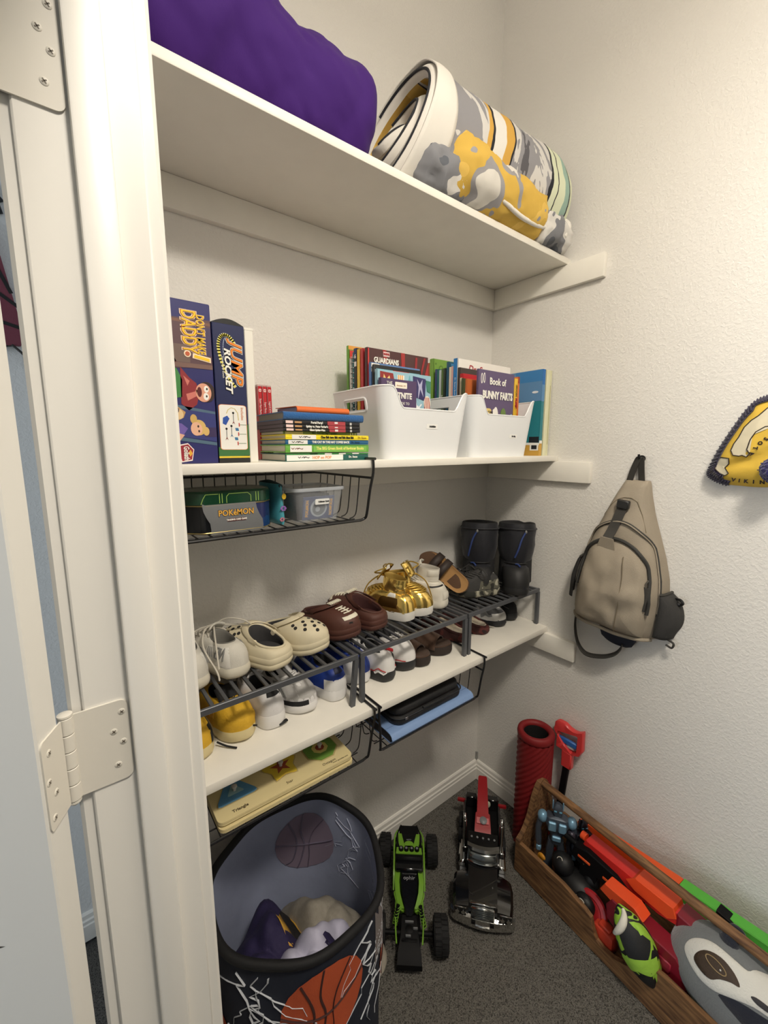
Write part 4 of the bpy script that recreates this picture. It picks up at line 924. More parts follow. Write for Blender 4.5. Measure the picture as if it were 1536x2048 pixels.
    def outsole(s, m, name='sole', bot=.97, top=1.0, prof=None, extra=0.0):
        rg = []
        for (k, z) in (prof or ((.90, 0), (bot, .0015), (s.flare, .35), (s.flare, .75), (1.005, 1.0), (.95, 1.02))):
            zz = z if z < .01 else z*s.sole
            rg.append([s.sole_pt(s.th(i), 1, zz) if False else Vector((s.L/2 + (p.x - s.L/2)*(1 + (k-1)*.45), s.cen(.5-.5*math.cos(s.th(i))) + (p.y - s.cen(.5-.5*math.cos(s.th(i))))*k, p.z)) for i in range(s.N) for p in [s.sole_pt(s.th(i), 1, zz)]])
        b = MB(); b.loft(rg, 0, True, True, True); return b.build(name, m, s.t, smooth=45)
    def band(s, m, name, q0, q1, t0, t1, sg, off=.0012, n=10, k=4):
        """a patch of the upper between two heights and two places along it, on one side (sg) or both round the toe or heel (sg 0)"""
        b = MB()
        if sg == 0: a0, a1 = (s.a_of(t0, 1), 2*PI - s.a_of(t0, 1)) if t1 >= 1 else (-s.a_of(t1, 1), s.a_of(t1, 1))
        else: a0, a1 = sorted((s.a_of(t0, sg), s.a_of(t1, sg)))
        rows = []
        for j in range(k+1):
            q = q0 + (q1-q0)*j/k; e = off*(1 if 0 < j < k else .25)
            rows.append([s.surf(a0 + (a1-a0)*i/n, q) + s.nrm(a0 + (a1-a0)*i/n, q)*(e if 0 < i < n else off*.25) for i in range(n+1)])
        b.loft(rows, 0, False); return b.build(name, m, s.t, smooth=60)
    def decal(s, m, name, strokes, sg, w=.0025, off=.0016):
        """strokes: polylines of (t, q) on one side"""
        b = MB()
        for pl in strokes:
            pts = []
            for (t0, q0), (t1, q1) in zip(pl[:-1], pl[1:]):
                for i in range(3): pts.append((t0 + (t1-t0)*i/3, q0 + (q1-q0)*i/3))
            pts.append(pl[-1]); P3 = []
            for t, q in pts: a = s.a_of(t, sg); P3.append(s.surf(a, q) + s.nrm(a, q)*off)
            b.tube(P3, w/2, 6, flat=1)
        return b.build(name, m, s.t)
    def poly(s, m, name, pts, sg, off=.0012):
        b = MB(); P3 = []
        for t, q in pts: a = s.a_of(t, sg); P3.append(s.surf(a, q) + s.nrm(a, q)*off)
        c = sum(P3, Vector())/len(P3); n = len(P3)
        ac = s.a_of(sum(p[0] for p in pts)/n, sg); qc = sum(p[1] for p in pts)/n; cc = s.surf(ac, qc) + s.nrm(ac, qc)*off*1.3
        b.add(P3 + [cc], [(i, (i+1) % n, n) for i in range(n)]); return b.build(name, m, s.t, smooth=60)
    def tongue(s, m, rise=.02, w=.5, back=.0, name='tongue'):
        xb = s.opening*s.L; W = s.W*w/2; top = s.surf(PI, 2 if s.shaft else 1); rows = []
        for k in range(8):
            f = k/7; x = top.x + .022*(1-f) - (.010+back)*f; z = top.z - .010 + (rise + .012)*f
            rows.append([(x - .004*math.cos(v*PI/2)**2*0 + .006*abs(v)**2*-1, top.y + W*v*(1 + .12*f), z - .007*v*v) for v in np.linspace(-1, 1, 9)])
        b = MB(); b.loft(rows, 0, False); b.build(name, m, s.t, smooth=60, solid=.004)
    def laces(s, m, n=4, r=.0017, q0=.62, q1=.97, dt=.075, bow=False, name='lace'):
        for k in range(n):
            f = k/max(1, n-1); q = q0 + (q1-q0)*f; t = .86 - .10*f
            P3 = []
            for v in np.linspace(-1, 1, 9):
                a = PI + v*(.75 + .25*f); p = s.surf(a, q) + s.nrm(a, q)*(.0022 + .0012*(1-v*v)); P3.append(p)
            b = MB(); b.tube(P3, r*1.25, 6, flat=1); b.build(name, m, s.t)
            if k < n-1:
                for sg in (-1, 1):
                    q2 = q0 + (q1-q0)*(k+1)/max(1, n-1)
                    P3 = [s.surf(PI + v*sg, qq) + s.nrm(PI + v*sg, qq)*.0035 for v, qq in zip(np.linspace(-.8, .8, 8), np.linspace(q, q2, 8))]
                    b = MB(); b.tube(P3, r, 6); b.build(name, m, s.t)
    def loop(s, m, pts, r=.0018, name='lace_end'):
        b = MB(); b.tube(smoothpts(pts, 5), r, 6); return b.build(name, m, s.t)
def TOE(x, y, z, L, d=0): return Matrix.Translation((x, y, z)) @ Matrix.Rotation(R(-90+d), 4, 'Z') @ Matrix.Translation((-L, 0, 0))      # toe tip at x,y pointing to the viewer
def HEEL(x, y, z, L, d=0): return Matrix.Translation((x, y, z)) @ Matrix.Rotation(R(90+d), 4, 'Z')                                         # heel at x,y
ZR = RZ + .0003
offw = mat('off_white_mesh', (206, 202, 192), .8, bump=.5, bscale=380, bdist=.001, var=.06, vscale=30)
offs = mat('off_white_rubber', (214, 208, 192), .55, bump=.15, bscale=200, bdist=.0008, var=.06, vscale=25)
grl = mat('grey_lining', (120, 118, 112), .9); dkl = mat('dark_lining', (38, 38, 40), .9, bump=.3, bscale=300)
lacew = mat('pale_lace', (202, 196, 184), .9, bump=.4, bscale=600, bdist=.0005)
logo_g = mat('logo_grey', (128, 128, 126), .5)
# --- pale grey running shoes
for k, (x, y, d, lab) in enumerate(((-1.185, -.194, 6, 'pale grey laced running shoe half hidden behind the door frame'), (-1.092, -.197, 17, 'pale grey laced running shoe with a grey side logo, beside the cream clog'))):
    s = Shoe('running_shoe', lab, 'shoe', HEEL(x, y, ZR, .19, d), L=.186, W=.076, side=1 if k else -1, sole=.026, collar=(.050, .062), opening=.56, flare=1.06, group='pale grey running shoes', puff=.9)
    s.upper(offw, grl, .0012); s.outsole(offs); s.tongue(offw, .02); s.laces(lacew, 4, .0016)
    s.band(mat('white_side_panel', (224, 221, 214), .7, bump=.3, bscale=500), 'side_panel', .05, .72, .06, .50, -1, .001); s.band(mat('white_side_panel', (224, 221, 214)), 'side_panel', .05, .72, .06, .50, 1, .001); s.band(offs, 'toe_guard', .02, .30, .86, 1, 0, .0014)
    for sg in (-1, 1):
        s.decal(logo_g, 'side_logo', [[(.16, .22), (.12, .66), (.22, .24), (.18, .66)], [(.25, .24), (.21, .66), (.27, .66), (.28, .50), (.24, .46), (.30, .42), (.30, .26), (.25, .24)]] if sg > 0 else [[(.13, .24), (.19, .66), (.20, .24), (.26, .66)], [(.27, .24), (.31, .66), (.37, .62), (.35, .48), (.30, .46), (.36, .40), (.34, .26), (.27, .24)]], sg, .0042, .0012)
        s.decal(logo_g, 'side_stripe', [[(.36 + .035*j, .24), (.40 + .035*j, .62)] for j in range(3)], sg, .0018, .001)
    if k:
        tp = s.surf(PI, 1)
        for pts in ([(tp.x, 0, tp.z+.012), (tp.x-.02, -.022, tp.z+.026), (tp.x-.05, -.045, tp.z+.022), (tp.x-.055, -.060, tp.z+.005), (tp.x-.02, -.035, tp.z+.006), (tp.x, 0, tp.z+.012)], [(tp.x, 0, tp.z+.012), (tp.x-.01, .03, tp.z+.012), (tp.x-.045, .056, tp.z-.01), (tp.x-.10, .062, tp.z-.045), (tp.x-.13, .075, tp.z-.05)], [(tp.x, 0, tp.z+.012), (tp.x-.03, .018, tp.z+.004), (tp.x-.07, .04, tp.z-.018), (tp.x-.09, .05, tp.z-.05)], [(tp.x, 0, tp.z+.014), (tp.x+.01, .045, tp.z+.008), (tp.x-.02, .09, tp.z-.004)]):
            s.loop(lacew, pts, .0019)
# --- clogs
def clog(lab, M, col, inner, L, W, side, grp, holes, strap_front, colname, name='foam_clog'):
    cm = mat(colname, col, .62, bump=.12, bscale=160, bdist=.0006, var=.05, vscale=22); im = mat(colname + '_inside', inner, .85, bump=.35, bscale=260, bdist=.0008)
    s = Shoe(name, lab, 'clog', M, L=L, W=W, side=side, sole=.030, collar=(.020, .052), opening=.57, colw=.80, colx=.012, flare=1.03, spring=.012, group=grp, heelw=.88, puff=.72)
    s.upper(cm, im); s.outsole(cm, prof=((.90, 0), (.97, .0015), (1.035, .30), (1.02, .46), (1.0, .52), (1.03, .58), (1.03, .92), (1.0, 1.02)))
    b = MB(); b.tube([s.surf(s.th(i), 1) + Vector((0, 0, .001)) for i in range(0, s.N)], .0032, 8, closed=True); b.build('collar_rim', cm, s.t)
    # strap: across the vamp or round the heel
    pts = []
    for v in np.linspace(-1, 1, 22):
        if strap_front: 
            a = PI + v*1.62; pts.append(s.surf(a, .93 if abs(v) < .9 else .86) + s.nrm(a, .9)*.0048 + Vector((-.004 + .0*abs(v), 0, .002)))
        else:
            a = v*1.75; p = s.surf(a, 1); pts.append(Vector((p.x - .004, p.y*1.02, p.z + .004 + .020*(1-abs(v)))))
    b = MB(); rows = []
    for w, o in ((-.010, 0), (-.008, .003), (.008, .003), (.010, 0), (.008, -.001), (-.008, -.001)):
        rows.append([p + Vector((w*(1 if strap_front else 0), 0, 0 if strap_front else w)) + (Vector((0, 0, o)) if strap_front else Vector((-o, 0, 0))) for p in pts])
    b.loft(rows + [rows[0]], 0, False); b.build('heel_strap', cm, s.t, smooth=60)
    for sg in (-1, 1):
        p = s.surf(PI + sg*1.58, .86); b = MB(); b.cyl(p + Vector((0, -sg*.002, 0)), p + Vector((0, sg*.0065, 0)), .0065, 14); b.build('strap_rivet', cm, s.t)
    hm = mat('vent_hole_shade', (40, 38, 36), .9)  # dark discs on the foam paint the shade of open holes
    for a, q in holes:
        p = s.surf(PI + a, q); n = s.nrm(PI + a, q); b = MB(); b.cyl(p - n*.001, p + n*.0007, .0046, 12); b.build('vent_hole_shade', hm, s.t)
    return s, cm
HOL = [(a, .52) for a in (-.62, -.22, .22, .62)] + [(a, .66) for a in (-.85, -.45, 0, .45, .85)] + [(a, .79) for a in (-.8, -.3, .3, .8)] + [(a, .36) for a in (-.3, .3)]
CG = 'cream foam clogs'
s, cm = clog('cream foam clog with dark grey lining, open heel facing out', HEEL(-.994, -.218, ZR, .20, 24), (216, 205, 176), (58, 57, 58), .198, .092, 1, CG, HOL, True, 'cream_foam')
s, cm = clog('cream foam clog with round vent holes, toe facing out', TOE(-.888, -.2195, ZR, .20, 27), (216, 205, 176), (58, 57, 58), .198, .092, 1, CG, HOL, True, 'cream_foam')
p0 = s.surf(PI-.55, .93); text('crocs', .010, frame(s.surf(PI, .93) + Vector((.002, 0, .0090)), (0, -1, .0), (-1, 0, .25)), mat('cream_shadow_print', (178, 166, 138), .7), s.t)
FG = 'brown football clogs'; cream = mat('cream_lacing', (232, 226, 206), .6)
for k, M in enumerate((TOE(-.787, -.2065, ZR, .20, 17), HEEL(-.682, -.194, ZR, .20, 18))):
    s, cm = clog(('brown clog printed like a football with cream lacing, toe facing out', 'brown football clog with its open heel facing out')[k], M, (84, 48, 38), (66, 34, 32), .20, .090, 1, FG, [], True, 'brown_foam')
    def lacing(o, d, n, L):
        bb = MB(); bb.tube([o - d*L/2, o, o + d*L/2], .0022, 6); bb.build('lacing', cream, s.t)
        for j in range(n):
            c = o + d*L*(j/(n-1)-.5)*.92; q = Vector((-d.y, d.x, 0)); bb = MB(); bb.tube([c - q*.0075, c + Vector((0, 0, .0008)), c + q*.0075], .0021, 6); bb.build('lacing', cream, s.t)
    tp = s.surf(PI, .93) + s.nrm(PI, .93)*.009; lacing(tp + Vector((-.004, .0, .0025)), Vector((0, 1, 0)), 7, .042)
    c = s.surf(PI, .66); d = (s.surf(PI, .80) - s.surf(PI, .52)).normalized(); o = c + s.nrm(PI, .66)*.0012
    bb = MB(); bb.tube([s.surf(PI, q) + s.nrm(PI, q)*.0012 for q in np.linspace(.54, .82, 8)], .0028, 6, flat=.6); bb.build('lacing', cream, s.t)
    for q in (.56, .645, .73, .81):
        bb = MB(); bb.tube([s.surf(PI+v, q) + s.nrm(PI+v, q)*.0014 for v in np.linspace(-.34, .34, 7)], .0026, 6, flat=.6); bb.build('lacing', cream, s.t)
    for sg in (-1, 1): s.band(cream, 'cream_stripe', .30, .44, .93, .985, sg, .0012, 8, 3)
    s.band(cream, 'cream_stripe', .31, .45, .985, 1, 0, .0012, 8, 3)
    for sg in (-1, 1):
        a = PI + sg*.36; p = s.surf(a, .13); n = s.nrm(a, .13); bb = MB(); F = frame(p - n*.0005, n.cross(Vector((0, 0, 1))), (0, 0, 1)); bb.prism([(-.0065, -.005), (.0065, -.005), (.0045, .006), (-.0045, .006)], .0012, F); bb.build('vent_hole_shade', mat('vent_hole_shade', (40, 38, 36)), s.t, smooth=0)  # dark raised patches paint the shade in the toe vents
# --- gold high tops
gold = mat('gold_foil_leather', (238, 204, 116), .17, metal=.9, bump=.3, bscale=26, bdist=.004)
goldl = mat('gold_lining', (176, 146, 74), .5, metal=.4); gsole = mat('white_rubber', (224, 222, 216), .5); goldlace = mat('gold_lace', (178, 146, 62), .4, metal=.6)
for k, M in enumerate((HEEL(-.572, -.199, ZR, .185, 22), TOE(-.508, -.212, ZR, .185, 20))):
    s = Shoe('gold_high_top', ('shiny gold high top sneaker with its heel facing out', 'shiny gold high top sneaker with its toe facing out')[k], 'shoe', M, L=.182, W=.076, side=1, sole=.028, collar=(.050, .064), opening=.60, colw=.66, flare=1.02, shaft=.042, shaft_lean=-.008, group='gold high top sneakers', puff=1.1)
    s.upper(gold, goldl, .002); s.outsole(gsole); s.tongue(gold, .03, .6); s.laces(goldlace, 5, .0018, .55, .98)
    s.band(gold, 'toe_cap', .02, .42, .80, 1, 0, .002); s.band(gold, 'heel_counter', .05, 1.3, 0, .10, 0, .002); s.band(gold, 'ankle_strap', 1.25, 1.7, .02, .40, 1, .003); s.band(gold, 'ankle_strap', 1.25, 1.7, .02, .40, -1, .003)
    s.band(gsole, 'white_panel', .62, 1.0, .26, .46, 1, .0022); s.band(mat('bronze_panel', (92, 66, 30), .3, metal=.7), 'bronze_panel', .18, .6, .22, .6, 1, .0014); s.band(mat('bronze_panel', (92, 66, 30)), 'bronze_panel', .18, .6, .22, .6, -1, .0014)
    b = MB(); p = s.surf(0, 1.2); b.box(p.x-.004, p.x+.001, p.y-.008, p.y+.008, p.z-.022, p.z+.012, bev=.0015); b.build('heel_tab', gold, s.t)
    tp = s.surf(PI, 2)
    for q in ([(tp.x, 0, tp.z+.006), (tp.x-.012, .025, tp.z+.022), (tp.x+.01, .045, tp.z+.012), (tp.x+.005, .02, tp.z+.004)], [(tp.x, 0, tp.z+.006), (tp.x+.01, -.025, tp.z+.02), (tp.x+.03, -.042, tp.z+.006), (tp.x+.012, -.02, tp.z)], [(tp.x, .0, tp.z+.004), (tp.x+.04, .03, tp.z-.03), (tp.x+.055, .045, tp.z-.075), (tp.x+.06, .05, tp.z-.105)]): s.loop(goldlace, q, .0022)
    b = MB(); b.box(tp.x-.012, tp.x-.009, -.010, .010, tp.z+.014, tp.z+.03, bev=.0005); b.build('tongue_label', white_print, s.t)
# --- white high top
whl = mat('worn_white_leather', (216, 211, 198), .55, bump=.25, bscale=70, bdist=.0015, var=.07, vscale=24); whi = mat('white_lining', (190, 184, 172), .9)
s = Shoe('white_high_top', 'worn white high top sneaker with a thin black side stripe', 'shoe', HEEL(-.412, -.186, ZR, .18, 36), L=.176, W=.074, side=1, sole=.026, collar=(.056, .066), opening=.60, colw=.74, flare=1.04, shaft=.044, shaft_lean=-.004, puff=.85)
s.upper(whl, whi, .0016); s.outsole(whl); s.tongue(whl, .018, .55); s.laces(whl, 5, .002, .55, .98)
for sg in (-1, 1):
    s.decal(black_print, 'side_stripe', [[(.015, .66), (.08, .64), (.16, .60), (.26, .56), (.36, .56)]], sg, .0055, .0004); s.band(whl, 'ankle_panel', .75, 1.2, .02, .40, sg, .0022); s.band(whl, 'collar_pad', 1.45, 1.95, .02, .5, sg, .003)
s.band(whl, 'heel_clip', .04, .30, 0, .06, 0, .003)
# --- slide sandal leaning on its side behind the white high top
tan = mat('tan_suede_footbed', (176, 134, 84), .85, bump=.25, bscale=180, bdist=.0008); cork = mat('dark_cork_edge', (96, 70, 50), .8, bump=.4, bscale=200); strapm = mat('dark_leather_strap', (52, 42, 38), .6)
_x = Vector((-.065, .14, .105)).normalized(); _z = Vector((-.80, -.50, .20)); _z = (_z - _x*_z.dot(_x)).normalized(); _y = _z.cross(_x)
M = Matrix((_x, _y, _z)).transposed().to_4x4(); M.translation = (-.306, -.176, ZR + .032)
s = Shoe('leaning_sandal', 'tan footbed sandal standing on its edge behind the white high top', 'sandal', M, L=.20, W=.078, sole=.016, collar=(.002, .002), opening=.9, side=1)
s.outsole(cork, prof=((.95, 0), (1, .002), (1, .7), (.98, .96), (.9, .98))); rg = [[Vector((s.L/2 + (p.x-s.L/2)*k, p.y*k, .0155 + dz)) for i in range(s.N) for p in [s.sole_pt(s.th(i))]] for k, dz in ((.985, 0), (.96, .003), (.93, .002), (.6, .0005))]
b = MB(); b.loft(rg, 0, True, False, True); b.build('footbed', tan, s.t)
for x0 in (.105, .140):
    b = MB(); b.loft([[(x0 + w, .043*math.cos(v), .010 + .044*math.sin(v)) for v in np.linspace(.0, PI, 14)] for w in (-.013, .013)], 0, False); b.build('strap', strapm, s.t, solid=.003)
b = MB(); b.box(.096, .128, .036, .0395, .026, .030, bev=.001); b.build('buckle', mat('chrome_wire', (206, 208, 212)), s.t)
# --- camouflage sneaker
camo = patmat('camo_mesh', [(0, (44, 44, 40)), (.42, (96, 94, 82)), (.52, (168, 164, 146)), (.60, (70, 70, 62)), (.68, (36, 36, 34))], scale=34, detail=1.5, rough=.85)
dgm = mat('charcoal_mesh', (58, 57, 56), .85, bump=.5, bscale=420, bdist=.0012)
for k, (x, y, d) in enumerate(((-.232, -.200, 66), (-.290, -.095, 74))):
    s = Shoe('camouflage_sneaker', ('charcoal laced sneaker with a camouflage sole band, in front of the snow boots', 'charcoal camouflage sneaker pushed behind its twin, beside the snow boots')[k], 'shoe', HEEL(x + .07, y, ZR, .19, d), L=.17, W=.068, side=1, sole=.024, collar=(.052, .058), opening=.56, flare=1.05, group='camouflage sneakers', puff=.9)
    s.upper(dgm, dkl, .001); s.outsole(camo); s.tongue(dgm, .016); s.laces(dgm, 4, .002); s.band(camo, 'side_panel', .04, .46, .05, .55, 1, .001); s.band(camo, 'side_panel', .04, .46, .05, .55, -1, .001); s.band(camo, 'toe_guard', .02, .3, .82, 1, 0, .001)
    tp = s.surf(PI, 1)
    for q in ([(tp.x, 0, tp.z+.01), (tp.x-.01, .02, tp.z+.02), (tp.x-.02, .05, tp.z), (tp.x, .03, tp.z-.006), (tp.x, 0, tp.z+.008)], [(tp.x, 0, tp.z+.01), (tp.x+.01, -.03, tp.z+.018), (tp.x+.03, -.05, tp.z-.004), (tp.x+.01, -.03, tp.z)]): s.loop(dgm, q, .002)
    b = MB(); p = s.surf(0, .92); b.box(p.x-.003, p.x, p.y-.006, p.y+.006, p.z-.012, p.z, bev=.0006); b.build('heel_logo', white_print, s.t)
# --- snow boots
nyl = mat('black_quilted_nylon', (26, 27, 34), .6, bump=.35, bscale=40, bdist=.004, sheen=.1); rub = mat('black_rubber', (36, 36, 37), .6, bump=.2, bscale=120, bdist=.001); cordb = mat('navy_blue_cord', (46, 66, 122), .7)
for k, (x, y, d, lab) in enumerate(((-.116, -.062, -48, 'tall black snow boot with a blue cord, beside the camouflage sneaker'), (-.014, -.160, -54, 'tall black snow boot nearest the side wall'))):
    M = Matrix.Translation((x, y, ZR)) @ Matrix.Rotation(R(-90+d), 4, 'Z')
    s = Shoe('snow_boot', lab, 'boot', M, L=.185, W=.090, side=1, sole=.026, collar=(.062, .076), opening=.72, colw=1.0, colx=.003, flare=1.03, shaft=.150, shaft_lean=-.006, group='black snow boots', heelw=.95, puff=.8)
    # wide quilted shaft: swell the rings
    base = Shoe.surf
    def surf(a, q, s=s):
        p = base(s, a, q)
        if q > 1:
            c = base(s, 0, q).lerp(base(s, PI, q), .5); kx = 1 + .10*(q-1) + .035*abs(math.sin((q-1)*PI*3.0)) - .05*max(0, (q-1.9)/.1); g = min(1, (q-1)*4); p = Vector((c.x + (p.x-c.x)*kx*(.93+.22*g), c.y + (p.y-c.y)*kx*(1+.40*g), p.z))
        return p
    s.surf = surf; s.K = 12
    s.upper(nyl, dkl, .0025); s.outsole(rub); s.band(rub, 'rubber_toe', .01, .74, .52, 1, 0, .0025, 16, 6); s.band(rub, 'rubber_heel', .01, .8, 0, .30, 0, .0025, 12, 6)
    for sg in (-1, 1): s.band(rub, 'rubber_side', .01, .42, .28, .56, sg, .0022)
    b = MB(); b.tube([s.surf(s.th(i), 1.05) + s.nrm(s.th(i), 1.05)*.002 for i in range(s.N)], .003, 6, closed=True); b.build('ankle_strap', rub, s.t)
    b = MB(); b.tube([s.surf(s.th(i), 1.88)*1.0 + s.nrm(s.th(i), 1.88)*.001 for i in range(s.N)], .0028, 6, closed=True); b.build('drawcord_channel', nyl, s.t)
    sg = 1 if k == 0 else -1; a0 = PI + (.35 if k == 0 else -.2)
    s.loop(cordb, [s.surf(a0 - .15, 1.84) + s.nrm(a0, 1.8)*.005, s.surf(a0 + .05, 1.65) + s.nrm(a0, 1.6)*.008, s.surf(a0 + .2, 1.42) + s.nrm(a0, 1.4)*.008, s.surf(a0 + .35, 1.22) + s.nrm(a0, 1.2)*.005], .0032, 'pull_cord')
    s.loop(cordb, [s.surf(a0 + .3, 1.05) + s.nrm(a0, 1.05)*.006, s.surf(a0 + .15, .9) + s.nrm(a0, .9)*.007, s.surf(a0, .75) + s.nrm(a0, .75)*.006], .0030, 'pull_cord')
    p = s.surf(a0 - .15, 1.84) + s.nrm(a0, 1.8)*.006; b = MB(); b.ell(p, .004, .004, .006, 8, 6); b.build('cord_lock', logo_g, s.t)
# ---------------------------------------------------------------- lower row, on the shelf board
zl = TL + .0003
yelm = mat('yellow_knit', (214, 168, 40), .75, bump=.5, bscale=300, bdist=.0012, var=.10, vscale=40); yels = mat('yellow_cream_sole', (214, 198, 150), .5); blk = mat('black_knit', (26, 26, 28), .8)
for k, M in enumerate((HEEL(-1.196, -.232, zl, .19, 10), TOE(-1.107, -.232, zl, .19, 8))):
    s = Shoe('yellow_sneaker', ('yellow sneaker with black heel side, half hidden behind the door frame', 'yellow sneaker with its round toe facing out')[k], 'shoe', M, L=.19, W=.080, side=1, sole=.026, collar=(.052, .060), opening=.62 if k else .52, flare=1.03, group='yellow sneakers', puff=.62 if k else .9)
    s.upper(yelm, blk, .0012); s.outsole(yels); s.tongue(blk, .022, .62)
    s.band(yelm, 'toe_rim', .02, .22, .70, 1, 0, .0018)
    for sg in (-1, 1): s.decal(mat('gold_overlay', (176, 132, 40), .5), 'side_rib', [[(.50 + .04*j, .15), (.56 + .04*j, .75)] for j in range(4)], sg, .003, .0006)
    a = PI; F = frame(s.surf(a, .86) + s.nrm(a, .86)*.0014, (0, -1, 0), s.surf(a, .9) - s.surf(a, .8)); b = MB(F); b.prism([(-.0075, .002), (-.004, -.0035), (.0085, .005), (-.0035, -.0008), (-.006, .0022)], .0008); b.build('check_logo', black_print, s.t, smooth=0)
    if not k:
        for sg in (-1, 1): s.band(blk, 'black_panel', .0, .55, .04, .34, sg, .0016)
        s.loop(blk, [(.02, -.040, .012), (.0, -.052, .006), (-.018, -.066, .003)], .0022)
adw = mat('white_mesh', (216, 214, 214), .75, bump=.4, bscale=360, bdist=.001); ads = mat('white_foam_sole', (226, 224, 222), .55); adg = mat('light_grey_mesh', (182, 180, 178), .8, bump=.4, bscale=300)
for k, M in enumerate((HEEL(-1.026, -.230, zl, .19, 12), TOE(-.934, -.229, zl, .19, 22))):
    s = Shoe('white_running_shoe', ('white running shoe with a black heel patch and three bar logo, heel out', 'white and grey running shoe with black sole edge, toe out')[k], 'shoe', M, L=.19, W=.074, side=1, sole=.034 if k == 0 else .024, collar=(.052, .060), opening=.54, flare=1.05, group='white running shoes', puff=.8)
    s.upper(adw, dkl, .001); s.outsole(ads); s.tongue(adw, .02, .55); s.laces(ads, 4, .0018)
    if k == 0:
        s.band(blk, 'heel_patch', .58, 1.0, 0, .05, 0, .002); b = MB(frame(s.surf(-.5, .62) + s.nrm(-.5, .62)*.002, Vector((0, 0, 1)).cross(s.nrm(-.5, .62)), (0, 0, 1)))
        for j in range(3): b.prism([(-.008 + .0055*j, -.006 + 0), (-.0045 + .0055*j, -.006), (-.0005 + .0042*j, .004 - .001*j), (-.004 + .0042*j, .004 - .001*j)], .0008)
        b.build('bar_logo', mat('logo_charcoal', (60, 60, 62), .5), s.t, smooth=0); b = MB(); p = s.sole_pt(-.25, 1.02, .008); b.box(p.x-.004, p.x+.004, p.y-.012, p.y+.012, .006, .011, bev=.001); b.build('sole_insert', black_print, s.t)
        s.loop(blk, [(.06, .05, .05), (.03, .058, .03), (.012, .05, .03)], .0022)
    else:
        s.band(adg, 'toe_overlay', .05, .6, .62, 1, 0, .0012); s.band(blk, 'sole_edge', -.0, .10, .60, .97, -1, .003, 12, 2); s.decal(logo_g, 'side_stripe', [[(.62 + .05*j, .2), (.56 + .05*j, .75)] for j in range(3)], 1, .004); s.decal(logo_g, 'side_stripe', [[(.62 + .05*j, .2), (.56 + .05*j, .75)] for j in range(3)], -1, .004)
blu = mat('royal_blue_leather', (28, 58, 146), .5, bump=.3, bscale=120, bdist=.001); wle = mat('white_leather', (228, 227, 226), .5)
for k, M in enumerate((HEEL(-.848, -.229, zl, .19, 12), TOE(-.752, -.212, zl, .19, 16))):
    s = Shoe('blue_basketball_shoe', ('royal blue shoe with a white quarter, heel out by the rack leg', 'royal blue and white shoe, toe out behind the rack legs')[k], 'shoe', M, L=.185, W=.074, side=1, sole=.030, collar=(.056, .064), opening=.55, flare=1.03, group='blue basketball shoes', puff=.75)
    s.upper(blu, dkl, .001); s.outsole(wle); s.tongue(blu, .02, .6); s.laces(blu, 4, .002)
    if k == 0: s.band(wle, 'white_quarter', .0, .30, 0, .20, 0, .0016); s.band(mat('navy_tab', (26, 32, 60), .6), 'heel_tab', .5, 1, 0, .03, 0, .002)
    else:
        for sg in (-1, 1):
            s.band(wle, 'white_mudguard', .0, .34, .70, .93, sg, .0015)
            for j in range(3): s.poly(wle, 'white_tooth', [(.74 + .06*j, .30), (.80 + .06*j, .30), (.77 + .06*j, .52)], sg)
jw = mat('white_synthetic', (226, 224, 222), .45); jr = mat('red_pull_tab', (176, 26, 36), .5); jk = mat('black_sole_rubber', (34, 35, 38), .5)
for k, M in enumerate((HEEL(-.686, -.238, zl, .18, 14), TOE(-.604, -.234, zl, .18, 14))):
    s = Shoe('white_basketball_shoe', ('white basketball shoe with a red pull tab and black heel, heel out', 'white basketball shoe with a black sole, toe out')[k], 'shoe', M, L=.18, W=.072, side=1, sole=.028, collar=(.058, .066), opening=.55, flare=1.04, group='white basketball shoes', puff=.72)
    s.upper(jw, dkl, .0012); s.outsole(jk); s.tongue(blk, .02, .6); s.laces(jw, 4, .0022)
    if k == 0:
        b = MB(); p = s.surf(-.25, .86); n = s.nrm(-.25, .86); F = frame(p + n*.0012, Vector((0, 0, 1)).cross(n), s.surf(-.25, .95) - s.surf(-.25, .75)); b.M = F; b.prism(rect(-.0065, -.018, .0065, .013), .003); b.build('pull_tab', jr, s.t, smooth=0)
        s.poly(jk, 'black_chevron', [(.055, .62), (.010, .46), (.02, .20), (.06, .42)], -1, .0014); s.band(blk, 'collar_patch', .78, 1.0, .10, .4, 1, .0016)
        for sg in (-1, 1): s.decal(jr, 'red_piping', [[(.05, .03), (.16, .10), (.24, .02), (.36, .03)]], sg, .0028); s.decal(jw, 'white_wave', [[(.04, -.02), (.15, .04), (.24, -.03)]], sg, .004, .003)
    else:
        s.band(jk, 'black_stripe', .5, 1.0, .42, .50, 1, .0014); s.band(jk, 'black_stripe', .5, 1.0, .42, .50, -1, .0014)
        for sg in (-1, 1):
            s.decal(jr, 'red_piping', [[(.66, .03), (.8, .05), (.92, .02)]], sg, .0026)
brs = mat('brown_suede', (74, 52, 38), .9, bump=.4, bscale=220, bdist=.001, sheen=.15); brd = mat('brown_sole', (44, 34, 30), .75, bump=.2, bscale=150)
